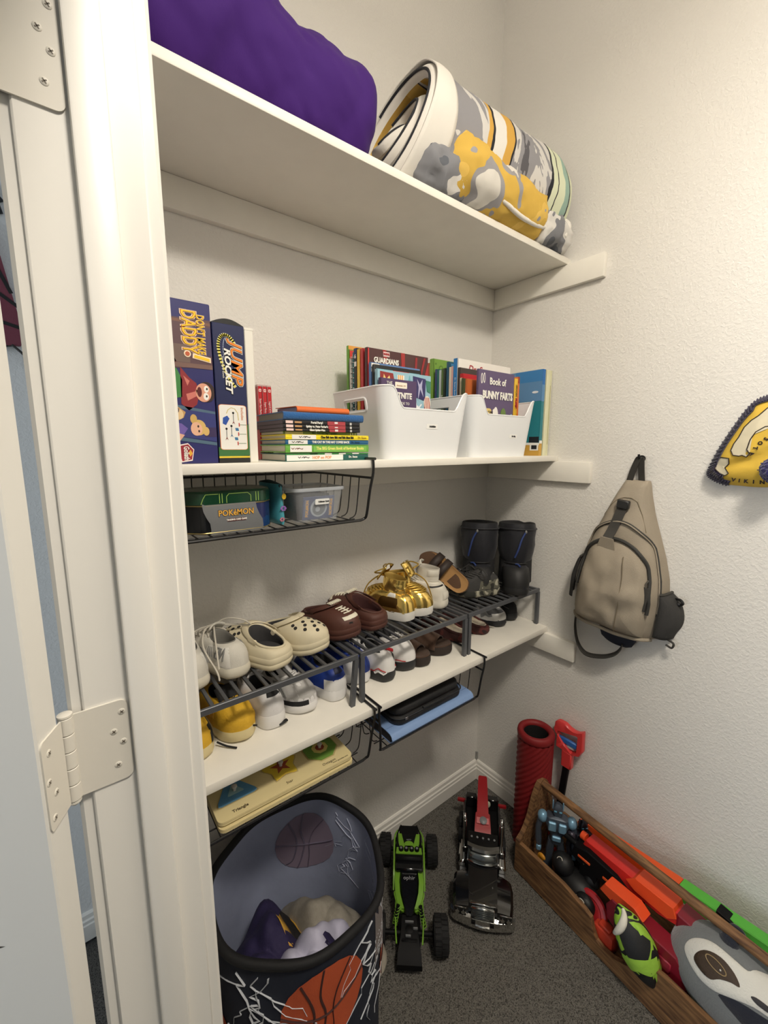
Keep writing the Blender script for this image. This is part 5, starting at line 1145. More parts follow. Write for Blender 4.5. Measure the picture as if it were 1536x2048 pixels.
for k, M in enumerate((TOE(-.538, -.240, zl, .19, 20), TOE(-.444, -.234, zl, .19, 24))):
    s = Shoe('brown_slide', ('dark brown suede slide next to the white basketball shoe', 'dark brown suede slide next to the rack leg')[k], 'sandal', M, L=.19, W=.078, side=1 if k else -1, sole=.028, collar=(.003, .003), opening=.9, flare=1.02, group='brown suede slides')
    s.outsole(brd, prof=((.92, 0), (.98, .0015), (1.02, .3), (1.02, .8), (.99, 1.0), (.94, 1.0)))
    rg = [[Vector((s.L/2 + (p.x-s.L/2)*q, p.y*q, p.z + .028 + dz)) for i in range(s.N) for p in [s.sole_pt(s.th(i))]] for q, dz in ((.985, -.001), (.96, .003), (.92, .002), (.6, -.001))]
    b = MB(); b.loft(rg, 0, True, False, True); b.build('footbed', brs, s.t)
    b = MB(); b.loft([[(x_, .041*math.cos(v)*w, .022 + h*math.sin(v)) for v in np.linspace(.0, PI, 16)] for x_, w, h in ((.070, .98, .046), (.09, 1.0, .046), (.115, 1.02, .042), (.14, 1.0, .034), (.150, .98, .030))], 0, False); b.build('strap', brs, s.t, solid=.003)
plaid = patmat('dark_red_plaid', [(0, (60, 30, 28)), (.5, (86, 40, 36)), (.7, (46, 30, 30))], scale=40, detail=0, rough=.9); sherpa = mat('cream_sherpa', (198, 186, 164), 1.0, bump=1.0, bscale=130, bdist=.004, sheen=.4)
for k, M in enumerate((HEEL(-.322, -.205, zl, .18, 28), HEEL(-.218, -.208, zl, .18, 30))):
    s = Shoe('plaid_slipper', ('dark red slipper with cream fleece insole behind the rack leg', 'dark red slipper with cream fleece insole and a loose tie')[k], 'slipper', M, L=.185, W=.080, side=1, sole=.018, collar=(.006, .046), opening=.62, colw=.92, colx=.008, flare=1.02, group='dark red plaid slippers', puff=.7)
    s.upper(plaid, sherpa, .001); s.outsole(plaid); rim = [s.surf(s.th(i), 1) for i in range(s.N)]
    rg = [[Vector((s.L*.31 + (p.x-s.L*.31)*q, p.y*q, s.sole + .012 + dz + .0015*noise.noise(p*90*q))) for p in rim] for q, dz in ((.97, -.004), (.9, .001), (.7, .0), (.4, -.001), (.1, -.001))]
    b = MB(); b.loft(rg, 0, True, False, True); b.build('fleece_insole', sherpa, s.t)
    b = MB(); b.tube([p + Vector((0, 0, .001)) for p in rim], .004, 8, closed=True); b.build('cuff_binding', plaid, s.t)
    if k: s.loop(lacew, [(.012, -.036, .012), (-.002, -.046, .005), (-.012, -.050, .003)], .0018, 'tie')
gym = patmat('grey_mesh_panels', [(0, (60, 60, 62)), (.48, (120, 120, 120)), (.56, (196, 194, 190))], scale=22, detail=1, rough=.75); 
s = Shoe('grey_running_shoe', 'grey and silver running shoe on the shelf below the snow boots', 'shoe', TOE(-.118, -.207, zl, .18, 22), L=.18, W=.074, side=-1, sole=.022, collar=(.05, .058), opening=.52, flare=1.05, puff=.8)
s.upper(gym, dkl, .001); s.outsole(jk); s.tongue(dgm, .016, .55); s.laces(mat('dark_lace', (60, 48, 44), .9), 5, .0018); s.band(mat('silver_toe', (186, 184, 180), .4, metal=.3), 'toe_overlay', .02, .30, .78, 1, 0, .0014)
s = Shoe('black_running_shoe', 'black running shoe with a pale wavy side line, closest to the side wall', 'shoe', TOE(-.0475, -.205, zl, .18, 2), L=.18, W=.070, side=-1, sole=.026, collar=(.052, .06), opening=.52, flare=1.05, puff=.8)
s.upper(blk, dkl, .001); s.outsole(jk); s.tongue(blk, .016, .55); s.laces(dgm, 4, .0018)
for sg in (-1, 1): s.decal(logo_g, 'side_wave', [[(.92, .2), (.8, .35), (.72, .2), (.6, .45), (.5, .3)]], sg, .0022)
# ================================================================== wire baskets hung on the shelves
WIRE = mat('black_coated_wire', (22, 22, 24), .4, coat=.2)
def wire_basket(label, x0, x1, zs, zb, th, yb=-.035, slope=.05, upl=.0):
    """hangs on the shelf board whose top is zs; basket floor at zb; th: board thickness"""
    t = thing('wire_basket', label, 'basket', (0, 0, 0))
    yf = -.3115; R_ = .0032; ztop = zs - th - .022
    def tb(pts, r, name, sm=True):
        b = MB(); b.tube(smoothpts(pts, 4) if sm else pts, r, 8); return b.build(name, WIRE, t)
    for x, dx in ((x0, .012), (x1, -.012)):
        s = dx
        # hook arm: back along the shelf top, over the front edge, down and to the basket floor
        tb([(x, -.045, zs+.0035), (x, -.30, zs+.0035), (x, -.3085, zs+.0028), (x, yf-.0005, zs-.004), (x, yf, zs-.03), (x+s*.55, yf+.004, (zs+zb)/2), (x+s*1.0, yf+.010, zb+.014), (x+s*1.25, yf+.016, zb+.003), (x+s*2.2, yf+.016, zb)], R_, 'hook_arm')
        tb([(x+s*.2, yf+.002, ztop), (x+s*.2, -.16, ztop), (x+s*.2, yb, ztop)], R_*.9, 'side_rail')
    tb([(x0+.012*2, yf+.016, zb), (x1-.012*2, yf+.016, zb)], R_*1.05, 'front_rail', False)
    tb([(x0+.002, yb, ztop), (x1-.002, yb, ztop)], R_*.9, 'back_rail', False)
    for f in (.18, .5, .82):
        y = yb + (yf-yb)*f; tb([(x0+.02, y, zb-.0022), (x1-.02, y, zb-.0022)], .0016, 'floor_wire', False)
    n = max(8, int((x1-x0)/.0265))
    for k in range(1, n):
        x = x0 + .016 + (x1-x0-.032)*k/n
        tb([(x, yb, ztop+.004), (x, yb+.001, (ztop+zb)/2), (x, yb-.004, zb+.010), (x, yb-.014, zb+.001), (x, -.12, zb), (x, -.2, zb), (x, yf+.013, zb-.0005)], .0014, 'cross_wire')
    for x, s in ((x0, 1), (x1, -1)):
        for k in range(1, 7):
            y = yb + (yf-yb)*(k/7.4)
            tb([(x+s*.003, y, ztop), (x+s*.007, y, (ztop+zb)/2+.01), (x+s*.013, y, zb+.016), (x+s*.020, y, zb+.004), (x+s*.032, y, zb)], .0014, 'side_wire')
    return t
wire_basket('black wire basket hung under the middle shelf, holding a tin and a clear box', -1.255, -.806, TM, 1.3165, .0186)
wire_basket('black wire basket hung under the lowest shelf, holding the shape puzzles', -1.255, -.805, TL, .688, .0214)
wire_basket('black wire basket hung under the lowest shelf, holding a black case and blue folder', -.790, -.372, TL, .688, .0214)
# ---- card tin
zb = 1.3185
t = thing('card_tin', 'green lidded card tin with a grey paper sleeve in the upper wire basket', 'tin', (-1.113, -.207, zb))
def octa(w, d, c): return [(w/2-c, -d/2), (w/2, -d/2+c), (w/2, d/2-c), (w/2-c, d/2), (-w/2+c, d/2), (-w/2, d/2-c), (-w/2, -d/2+c), (-w/2+c, -d/2)]
def octring(w, d, c, z, r=.006):
    P8 = octa(w, d, c); out = []
    for i, p in enumerate(P8):
        a = Vector(P8[i-1]); b = Vector(p); e = Vector(P8[(i+1) % 8])
        u = (a-b).normalized()*min(r, (a-b).length*.4); v = (e-b).normalized()*min(r, (e-b).length*.4)
        for k in range(3): f = k/2; q = b + u*(1-f)**2*1.0 + v*f**2; out.append((q.x, q.y, z))
    return out
tin = patmat('dark_tin_print', [(0, (14, 16, 20)), (.47, (20, 24, 30)), (.56, (24, 58, 110)), (.64, (30, 40, 90)), (.72, (120, 130, 170))], scale=11, detail=1, rough=.25, stretch=(1.2, 1, .6), bump=0)
w, d = .168, .112
b = MB(); b.loft([octring(w-.006, d-.006, .024, 0), octring(w, d, .024, .003), octring(w, d, .024, .060)], 0, True, True, True); b.build('tin_body', tin, t, smooth=30)
grn = mat('green_lid_print', (24, 66, 44), .25, var=.2, vscale=14, coat=.3)
b = MB(); b.loft([octring(w+.003, d+.003, .0245, .0585), octring(w+.004, d+.004, .025, .0605), octring(w+.004, d+.004, .025, .080), octring(w-.002, d-.002, .023, .084), octring(w-.03, d-.03, .018, .0855)], 0, True, True, True); b.build('lid', grn, t, smooth=30)
b = MB(); b.tube([Vector(p) for p in octring(w+.001, d+.001, .0242, .0035)], .0012, 5, closed=True); b.tube([Vector(p) for p in octring(w+.001, d+.001, .0242, .0565)], .0012, 5, closed=True); b.build('rim_bead', mat('gold_rim', (176, 158, 104), .3, metal=.8), t)
lm = mat('lime_line', (160, 196, 96), .4); b = MB(FRONT(0, -(d+.004)/2-.0004, .0605))
for x in (-.028, -.023, .044, .049):
    b.prism(rect(x, 0, x+.0012, .0185), .0003)
for q in ([(-.014, 0), (-.014, .012), (-.009, .0175), (.028, .0175), (.034, .012), (.034, 0)], [(-.062, 0), (-.058, .010), (-.053, .0178), (-.03, .0178)]):
    for s_ in stroke(q, .0011): b.prism(s_, .0003)
b.build('lid_line', lm, t, smooth=0)
slv = mat('grey_paper_sleeve', (112, 114, 116), .6); b = MB()
b.loft([[(-.056 + dx*.010 + x*.104, -d/2 - .0009 - .002*math.sin(PI*z/.064), z) for x in np.linspace(0, 1, 10)] for z, dx in ((.0, 1.0), (.01, 1.0), (.022, .85), (.034, .2), (.046, -.25), (.058, -.4), (.0645, -.4))], 0, False); b.build('paper_sleeve', slv, t, smooth=180)
gt = mat('print_gold_letter', (232, 176, 70), .5); nv = mat('print_dark_outline', (34, 36, 60), .5)
text('POKéMON', .0165, FRONT(.0035, -d/2-.0032, .040), nv, t, bold=.0010, sx=.88); text('POKéMON', .0165, FRONT(.0035, -d/2-.0036, .040), gt, t, bold=.0003, sx=.88)
b = MB(FRONT(.0035, -d/2-.0030, .026)); b.prism(rect(-.019, -.0028, .019, .0028), .0004); o = b.build('title_bar', mat('print_dark_red', (88, 26, 30), .5), t, smooth=0)
text('TRADING CARD GAME', .0046, FRONT(.0035, -d/2-.0036, .0262), white_print, t, bold=.0002, sx=.84)
# ---- teal zip pouch standing on its side
t = thing('zip_pouch', 'small teal pouch with purple flowers squeezed between the tin and clear box', 'pouch', (-1.006, -.190, zb), rz=R(3))
pm = mat('teal_print_fabric', (70, 150, 164), .5); b = MB()
rg = []
for k in range(15):
    z = .088*k/14; w_ = .0115*(1 - .42*(k/14)) + .0012; w_ *= math.sin(min(1, (k+.6)/2.2)*PI/2); l_ = .058
    rg.append([(w_*math.cos(a)*(1 if abs(math.cos(a)) < 2 else 1), (l_ - .006*(k/14))*(abs(math.sin(a))**.55)*(1 if math.sin(a) > 0 else -1), z) for a in np.linspace(0, 2*PI, 28, endpoint=False)])
b.loft(rg, 0, True, True, True); b.build('pouch_body', pm, t, smooth=60)
b = MB(); b.tube(smoothpts([(0, -.052, .084), (0, 0, .091), (0, .05, .086)], 5), .0042, 8); b.build('zipper', mat('dark_teal_zip', (20, 56, 60), .6), t)
def flower(F, c, rr):
    b = MB(F)
    for k in range(6):
        a = k*PI/3; b.prism(circ(c[0] + rr*.6*math.cos(a), c[1] + rr*.6*math.sin(a), rr*.36, 8, rr*.2 if k % 3 else rr*.36), .0003)
    return b
FF = frame((0, -.0588, 0), (1, 0, 0), (0, 0, 1)); flower(FF, (.0008, .036), .0075).build('flower_print', mat('print_purple', (146, 96, 176), .5), t, smooth=0); flower(FF, (-.003, .012), .006).build('flower_print', mat('print_pinkish', (206, 110, 130), .5), t, smooth=0)
b = MB(FF); b.prism(circ(.003, .062, .005, 14, .0065), .0003); b.build('yellow_print', mat('print_yellow', (244, 200, 40)), t, smooth=0)
# ---- clear box with cards
t = thing('clear_box', 'clear plastic box of collector cards with a white label, in the upper wire basket', 'box', (-.919, -.205, zb))
cl = mat('frosted_clear_plastic', (226, 230, 236), .12, alpha=.16, spec=.6); cl2 = mat('clear_rim_plastic', (214, 220, 228), .15, alpha=.55)
def rb_(w, d, r, z): return [(x, y, z) for x, y in rrect(w, d, r, 5)]
b = MB(); b.loft([rb_(.104, .100, .012, 0), rb_(.106, .102, .013, .002), rb_(.128, .122, .016, .068), rb_(.130, .124, .016, .0725)], 0, True, True); b.loft([rb_(.102, .098, .011, .0022), rb_(.1255, .1195, .015, .068), rb_(.1275, .1215, .015, .0725)][::-1], 0, True, False, True); b.build('box_body', cl, t, smooth=40)
b = MB(); b.loft([rb_(.134, .128, .017, .0705), rb_(.136, .130, .018, .0745), rb_(.134, .128, .017, .078), rb_(.120, .114, .014, .0782), rb_(.118, .112, .014, .0765)], 0, True, False, True); b.build('lid', cl2, t, smooth=40)
dk = mat('dark_card_edges', (52, 44, 34), .8, bump=.6, bscale=300); b = MB(); b.box(-.046, .040, -.030, .036, .003, .060, bev=.001); b.build('card_stack', dk, t, smooth=30)
b = MB(Matrix.Rotation(R(10), 4, 'X') @ Matrix.Translation((0, .004, 0))); b.box(-.040, .040, -.0475, -.0455, .012, .066, bev=.0004); c = b.build('top_card', mat('card_back_navy', (44, 64, 116), .4), t, smooth=30)
FC = Matrix.Rotation(R(10), 4, 'X') @ frame((0, -.0438, .039), (1, 0, 0), (0, 0, 1))
b = MB(FC); b.prism(circ(0, 0, .0215, 26), .0003); b.prism(circ(0, -.001, .0165, 24), .0003, Matrix.Translation((0, 0, .0003)), 1); b.prism(circ(-.003, -.003, .006, 16), .0003, Matrix.Translation((0, 0, .0006)), 0); b.prism(rect(-.036, -.020, -.026, .020), .0002, None, 2); b.prism(rect(.026, -.020, .036, .020), .0002, None, 2)
b.build('swirl_print', [mat('print_pale_swirl', (176, 186, 198), .5), mat('print_grey_swirl', (110, 116, 124), .5), mat('print_mid_blue', (96, 116, 160), .5)], t, smooth=0)
for sx_, rr in ((-.030, PI/2), (.030, -PI/2)): text('POKéMON', .0098, FC @ Matrix.Translation((sx_, 0, .0008)), gt, t, rot=rr, sx=.82, bold=.0003)
F0 = frame((.004, -.0598, .046), (1, 0, 0), (0, -.16, 1)); b = MB(F0); b.prism(rrect(.036, .013, .002, 3), .0004); o = b.build('label_sticker', mat('label_paper', (246, 246, 243)), t, smooth=0); text('Collector Cards', .0050, F0 @ Matrix.Translation((.0035, 0, .0006)), black_print, t, bold=.0003, sx=.84)
# ---- shape puzzles in the lower basket
wood = mat('puzzle_board_cream', (222, 206, 156), .5, bump=.05, bscale=80); edge = mat('plywood_edge', (190, 170, 120), .7)
def puzzle(label, z, dy, rz, pieces=True):
    t = thing('shape_puzzle', label, 'puzzle', (-1.021, -.185 + dy, z), rz=R(rz))
    b = MB(); P2 = rrect(.332, .215, .014, 5); b.prism(P2, .0085); b.build('puzzle_board', wood, t, smooth=30)
    b = MB(); b.loft([[(x*1.001, y*1.001, zz) for x, y in P2] for zz in (.0042, .0050)], 0, True); b.build('ply_line', edge, t)
    if not pieces:
        for x in (-.13, .06, .1): b = MB(TOP(x, -.085, .0086)); b.prism(circ(0, 0, .018, 18, .010), .0004); b.build('recess_print', mat('print_shadow_cream', (190, 172, 126), .6), t, smooth=0)
        return t
    def piece(poly, c0, c1, inner, cx, cy, sc, name):
        m0 = mat('puzzle_' + name, c0, .4, var=.08, vscale=40)
        b = MB(TOP(cx, cy, .0086)); b.prism([(x*sc*1.09, y*sc*1.09) for x, y in poly], .0003); b.build('cutout', edge, t, smooth=0)
        b = MB(TOP(cx, cy, .0086)); b.prism([(x*sc, y*sc) for x, y in poly], .0032); p = b.build(name + '_piece', m0, t, smooth=30)
        b = MB(TOP(cx, cy, .0119)); b.prism([(x*sc*inner, y*sc*inner) for x, y in (c1[1] if isinstance(c1, tuple) and isinstance(c1[1], list) else poly)], .0003); b.build('inner_print', mat('puzzle_in_' + name, c1[0] if isinstance(c1[1], list) else c1, .45), p, smooth=0)
        b = MB(Matrix.Translation((cx, cy, .0119))); b.lathe([(.004, 0), (.0035, .004), (.0065, .009), (.006, .012), (.003, .0135)], 14); b.build('knob', mat('clear_knob', (206, 204, 200), .15, alpha=.8), p)
    tri = [(math.cos(a), math.sin(a)) for a in (PI/2, PI/2 + 2*PI/3, PI/2 + 4*PI/3)]
    def soft(poly, k=.22):
        out = []; n = len(poly)
        for i in range(n):
            a, b_, c = Vector(poly[i-1]), Vector(poly[i]), Vector(poly[(i+1) % n])
            for f in (0, .5, 1): q = (b_.lerp(a, k)*(1-f)**2 + b_*2*f*(1-f) + b_.lerp(c, k)*f*f); out.append((q.x, q.y))
        return out
    star = [(math.cos(PI/2 + i*PI/5)*(1 if i % 2 == 0 else .52), math.sin(PI/2 + i*PI/5)*(1 if i % 2 == 0 else .52)) for i in range(10)]
    star2 = [(math.cos(PI/2 + i*PI/5)*(1 if i % 2 == 0 else .42), math.sin(PI/2 + i*PI/5)*(1 if i % 2 == 0 else .42)) for i in range(10)]
    octg = [(math.cos(PI/8 + i*PI/4), math.sin(PI/8 + i*PI/4)) for i in range(8)]
    piece(soft(tri, .12), (86, 142, 186), (140, 178, 190), .42, -.112, -.040, .054, 'triangle')
    piece(soft(star, .4), (224, 196, 66), ((156, 72, 48), star2), .52, .002, -.034, .050, 'star')
    piece(octg, (110, 150, 66), (214, 200, 120), .50, .108, -.036, .043, 'octagon')
    b = MB(TOP(.108, -.036, .0123)); b.prism([(x*.012, y*.012) for x, y in octg], .0003); b.build('centre_print', mat('print_brick', (150, 70, 50), .5), t, smooth=0)
    dkc = mat('print_umber', (96, 84, 58), .6)
    for s_, x in (('Triangle', -.112), ('Star', .004), ('Octagon', .108)): text(s_, .0105, TOP(x - .004, -.092 if s_ != 'Star' else -.09, .0088), dkc, t, bold=.0003 if s_ == 'Triangle' else 0)
    text('www.puzzles.com', .006, TOP(.132, -.100, .0088), dkc, t)
    return t
puzzle('cream wooden shape puzzle board lying under another one in the lower basket', .6915, .0, 0, False)
puzzle('cream wooden shape puzzle with blue triangle, yellow star and green octagon', .7045, .004, -.4)
# ---- blue folder and black case
t = thing('blue_folder', 'light blue folder lying under the black case in the lower basket', 'folder', (-.582, -.305, .6918))
bf = mat('light_blue_vinyl', (124, 152, 196), .45, bump=.1, bscale=120); b = MB()
pf = [(.27, .0), (.012, .0), (.004, .004), (0, .012), (.004, .022), (.012, .027), (.03, .029), (.27, .031), (.27, .029), (.03, .027), (.013, .025), (.0065, .021), (.003, .012), (.0065, .005), (.013, .002), (.27, .002)]
b.loft([[(x, y, z) for y, z in pf] for x in (-.158, .172)], 0, True, True, True); b.build('cover', bf, t, smooth=40)
b = MB(); b.box(-.156, .170, .012, .262, .0025, .0255); b.build('paper_block', mat('dark_paper_block', (60, 58, 60), .9), t, smooth=0)
b = MB(); b.box(-.157, .171, .031, .0318, .0292, .0296); b.build('crease', mat('crease_blue', (86, 112, 156), .6), t, smooth=0)
t = thing('black_case', 'soft black zipped case lying on the blue folder in the lower basket', 'case', (-.578, -.196, .7216))
bk = mat('black_nylon_case', (22, 22, 24), .6, bump=.4, bscale=90, bdist=.002); 
def pillow(b, w, d, z0, z1, r, puff=.004):
    b.loft([[(x, y, z + puff*(1 if z > (z0+z1)/2 else 0)*max(0, 1 - (2*x/w)**2)*max(0, 1-(2*y/d)**2)) for x, y in rrect(w*k, d*k, r*k, 6)] for z, k in ((z0, .95), (z0+.003, .99), (z0+(z1-z0)*.4, 1.0), (z1-.004, .985), (z1, .94), (z1+.0015, .6), (z1+.002, .2))], 0, True, True, True)
b = MB(); pillow(b, .272, .190, 0, .0215, .03); b.build('lower_shell', bk, t, smooth=50)
b = MB(Matrix.Translation((.0, .004, 0))); pillow(b, .264, .182, .0222, .046, .03); b.build('upper_shell', bk, t, smooth=50)
b = MB(); b.tube([Vector((x, y, .0222)) for x, y in rrect(.275, .193, .031, 6)], .0022, 6, closed=True); b.build('zipper', mat('black_zip', (38, 38, 40), .5), t)
b = MB(); b.tube(smoothpts([(-.04, -.097, .026), (-.01, -.1, .028), (.04, -.1, .027), (.07, -.097, .026)], 4), .004, 8); b.build('handle', bk, t)
b = MB(); b.box(-.108, -.098, -.1, -.096, .016, .024, bev=.001); b.build('zip_pull', mat('grey_metal', (130, 130, 132), .35, metal=.8), t)
# ================================================================== on the side wall: sling bag and knit hat
CAN = mat('beige_canvas', (158, 147, 130), .85, bump=.6, bscale=420, bdist=.0012, var=.07, vscale=9); web = mat('dark_webbing', (58, 56, 52), .8, bump=.5, bscale=500, bdist=.0006); zipm = mat('dark_zip', (52, 51, 48), .6); mesh = mat('dark_mesh_pocket', (54, 53, 52), .9, bump=.7, bscale=500, bdist=.001)
hk = thing('wall_hook', 'small black wall hook carrying the beige sling bag', 'hook', (0, -.5715, 1.452))
b = MB(); b.cyl((0, 0, 0), (-.004, 0, 0), .010, 16); b.build('base_plate', black_print, hk)
b = MB(); b.tube(smoothpts([(-.003, 0, 0), (-.016, 0, -.002), (-.024, 0, .004), (-.026, 0, .013)], 4), .0034, 8); b.build('prong', black_print, hk)
bag = thing('sling_bag', 'beige canvas sling bag with dark zips hanging on the side wall', 'bag', (0, -.556, 1.1545), rot=(R(6), 0, 0))
# profile rows: (z from centre, y centre shift, half width, depth); widest near the bottom; local y positive = towards the back corner
ROWS = [(.232, .012, .034, .018), (.222, .012, .038, .030), (.19, .013, .048, .044), (.14, .012, .064, .058), (.08, .008, .086, .074), (.02, .002, .106, .088), (-.04, -.004, .121, .098), (-.10, -.008, .129, .102), (-.16, -.008, .130, .099), (-.20, -.007, .129, .090), (-.226, -.006, .125, .072), (-.236, -.005, .115, .040)]
def bagrow(z):
    for a, b_ in zip(ROWS[:-1], ROWS[1:]):
        if b_[0] <= z <= a[0]:
            f = (a[0]-z)/(a[0]-b_[0]); return [p + (q-p)*f for p, q in zip(a, b_)]
    return list(ROWS[0] if z > ROWS[0][0] else ROWS[-1])
def tilt(y, z): return y + z*-.10*0 , z
def bagpt(z, v, off=0.0):
    """v -1..1 across the front of the bag (v=-1 towards the door side, +1 towards the back corner)"""
    _, c, w, d = bagrow(z); s = abs(v)
    x = -(d*(1 - s**4.5)**.62) - .003; y = c + w*v
    n = .005*noise.noise(Vector((y*22, z*16, 2))) + .004*noise.noise(Vector((y*9 + z*14, z*9, 7)))
    return Vector((x - n*min(1, (1-s)*6) - off, y, z - .004*v))
def grid(b, z0, z1, v0, v1, nz_, nv, off, mi=0):
    rows = [[bagpt(z0 + (z1-z0)*i/nz_, v0 + (v1-v0)*j/nv, off) for j in range(nv+1)] for i in range(nz_+1)]
    b.loft(rows, mi, False)
b = MB(); rows = []
for i in range(49):
    z = .232 - .468*i/48; f = [bagpt(z, math.sin(v*PI/2)) for v in np.linspace(-1, 1, 33)]
    _, c, w, d = bagrow(z); rows.append(f + [Vector((-.003, c + w*.6, z)), Vector((-.003, c - w*.6, z))])
b.loft(rows, 0, True, True, True); b.build('bag_body', CAN, bag, smooth=60)
# front pocket: an arched panel standing proud, with its zip
def arch(t, zt, zb_, vm):
    """outline of an arched panel, t 0..1 from lower corner round the top to the other lower corner"""
    if t < .3: return (zb_ + (zt-.07-zb_)*(t/.3), -vm)
    if t > .7: return (zb_ + (zt-.07-zb_)*((1-t)/.3), vm)
    a = (t-.3)/.4*PI; return (zt - .07 + .07*math.sin(a), -vm*math.cos(a))
b = MB(); rows = []
for k in range(13):
    r_ = k/12; row = []
    for i in range(80):
        z, v = arch(i/59, .062, -.222, .80) if i < 60 else (-.222, .80 - 1.6*(i-59)/20); zc, vc = -.10, 0
        q = bagpt(zc + (z-zc)*(1-r_), vc + (v-vc)*(1-r_), .016*(min(1, r_*7))**.5 + .006*math.sin(min(1, r_*1.1)*PI/2)); q.x -= .0065*noise.noise(Vector((q.y*30, q.z*18, 5)))*min(1, r_*5); row.append(q)
    rows.append(row)
b.loft(rows, 0, True); b.build('front_pocket', CAN, bag, smooth=60)
def zipline(name, zt, zb_, vm, t0, t1, off, r=.0042):
    P = [bagpt(*arch(t, zt, zb_, vm), off) for t in np.linspace(t0, t1, 44)]; b = MB(); b.tube(P, r, 8); return b.build(name, zipm, bag)
zipline('pocket_zip', .062, -.222, .81, .12, .84, .012, .0052); zipline('main_zip', .112, -.20, .93, .10, .80, .004, .0046)
b = MB(); b.tube([bagpt(*arch(t, .112, -.20, .93), .0085) for t in np.linspace(.08, .86, 44)], .0022, 6); b.build('piping', CAN, bag)
# seams
seam = mat('seam_shadow_thread', (120, 108, 88), .9); b = MB(); b.tube([bagpt(z, -.30 - .06*(z+.2), .0235) for z in np.linspace(.02, -.215, 30)], .0011, 5); b.build('seam', seam, bag)
b = MB(); b.tube([bagpt(z, v, .0012) for z, v in [(.12, .9), (.155, .74), (.175, .5), (.182, .2), (.182, -.2), (.172, -.52), (.14, -.72), (.09, -.8)]], .0011, 5); b.build('seam', seam, bag)
b = MB(); b.tube([bagpt(-.228, v, .020 - .012*abs(v)) for v in np.linspace(.95, -.95, 30)], .0055, 8); b.build('bottom_binding', CAN, bag)
# webbing with buckle down the middle
b = MB(); P = [bagpt(z, v, .006 + o) for z, v, o in [(.168, .07, .012), (.150, .08, .006), (.12, .13, .004), (.085, .20, .004), (.06, .23, .018)]]; P = smoothpts(P, 4)
b.loft([[p + Vector((0, .014, 0)), p + Vector((0, -.014, 0)), p + Vector((.0016, -.014, 0)), p + Vector((.0016, .014, 0))] for p in P], 0, True, True, True); b.build('front_strap', web, bag)
b = MB(); q = bagpt(.164, .05, .012); b.box(q.x-.010, q.x+.006, q.y-.017, q.y+.017, q.z-.014, q.z+.012, bev=.003); b.build('buckle', mat('dark_buckle', (40, 40, 40), .4), bag)
b = MB(); q = bagpt(.048, .23, .021); b.prism([(-.028, -.03), (.03, -.03), (.02, .016), (-.016, .016)], .003, frame(q, (0, -1, 0), (-.2, 0, 1))); b.build('strap_anchor', CAN, bag)
met = mat('zip_pull_metal', (150, 148, 142), .3, metal=.9)
for z, v, o, l in ((-.045, -.80, .018, .07), (-.085, -.955, .010, .05)):
    q = bagpt(z, v, o); b = MB(); b.tube([q + Vector((-.004, 0, .012)), q + Vector((-.006, .004, 0)), q + Vector((-.004, .002, -.012))], .0024, 6); o_ = b.build('zip_slider', met, bag)
    b = MB(); b.box(q.x-.006, q.x-.002, q.y-.008, q.y+.008, q.z-.012-l, q.z-.010, bev=.001); b.build('zip_tab', web, o_)
# side mesh pockets
for sg, zt, zb_ in ((1, -.03, -.17), (-1, -.075, -.21)):
    b = MB(); rows = []
    for i in range(13):
        z = zt + (zb_-zt)*i/12; _, c, w, d = bagrow(z); bul = .010 + (.034 if sg < 0 else .012)*math.sin(min(1, i/12*1.15)*PI/1.15*.9)**.8 if i else .006
        rows.append([Vector((-.004 - (d*.62)*math.sin(t*PI/2)**.9, c + sg*(w*(1 - .05*t) + bul*math.cos(t*PI/2)**.7 + .001), z - .004*sg)) for t in np.linspace(0, 1, 9)])
    b.loft(rows, 0, False); b.build('mesh_pocket', mesh, bag, smooth=60, solid=.0015)
    b = MB(); b.tube(rows[0], .004, 6); b.build('pocket_hem', web, bag)
    if sg < 0:
        p = rows[1][1]; b = MB(); b.tube(smoothpts([p, p + Vector((-.01, -.014, .004)), p + Vector((-.012, -.022, -.004)), p + Vector((-.004, -.012, -.014))], 4), .0035, 6); b.ell(p + Vector((-.005, -.010, -.012)), .006, .010, .006, 10, 6); b.build('elastic_toggle', black_print, bag)
        p = rows[-1][2]; b = MB(); b.tube(smoothpts([p + Vector((0, .01, 0)), p + Vector((-.004, -.012, -.004)), p + Vector((-.002, -.010, -.02)), p + Vector((0, .006, -.018))], 5), .003, 6); b.build('side_loop', web, bag)
# hanging loop over the hook
def strap(name, pts, wdir, w=.0125, th=.0016, m=web):
    P = smoothpts(pts, 6); b = MB(); W_ = Vector(wdir).normalized()*w; rows = []
    for i, p in enumerate(P):
        tg = (P[min(i+1, len(P)-1)] - P[max(i-1, 0)]).normalized(); n = tg.cross(W_).normalized()*th; rows.append([p + W_ + n, p - W_ + n, p - W_ - n, p + W_ - n])
    b.loft(rows, 0, True, True, True); return b.build(name, m, bag, smooth=40)
strap('hanging_loop', [(-.010, .034, .225), (-.014, .028, .262), (-.019, .019, .295), (-.0205, .0135, .302), (-.0205, .010, .2965), (-.017, .006, .27), (-.012, -.002, .225)], (.35, 1, 0), .010)
# loose shoulder strap below
strap('shoulder_strap', [(-.012, .118, -.205), (-.014, .116, -.25), (-.018, .108, -.30), (-.026, .085, -.345), (-.034, .05, -.363), (-.04, .0, -.345), (-.042, -.035, -.318), (-.04, -.050, -.292), (-.038, -.052, -.27)], (.75, .25, 0), .0135)
b = MB(); b.loft([[(-.016 - .030*k*(1 - .5*(y/.06)**2), y*s_ - .03, z) for y in np.linspace(-.058, .058, 14)] for z, s_, k in ((-.225, 1, 1.2), (-.25, .97, 1.1), (-.275, .8, .9), (-.285, .55, .7))], 0, False); b.build('strap_base', mat('navy_mesh_lining', (38, 42, 56), .9), bag, smooth=60, solid=.006)

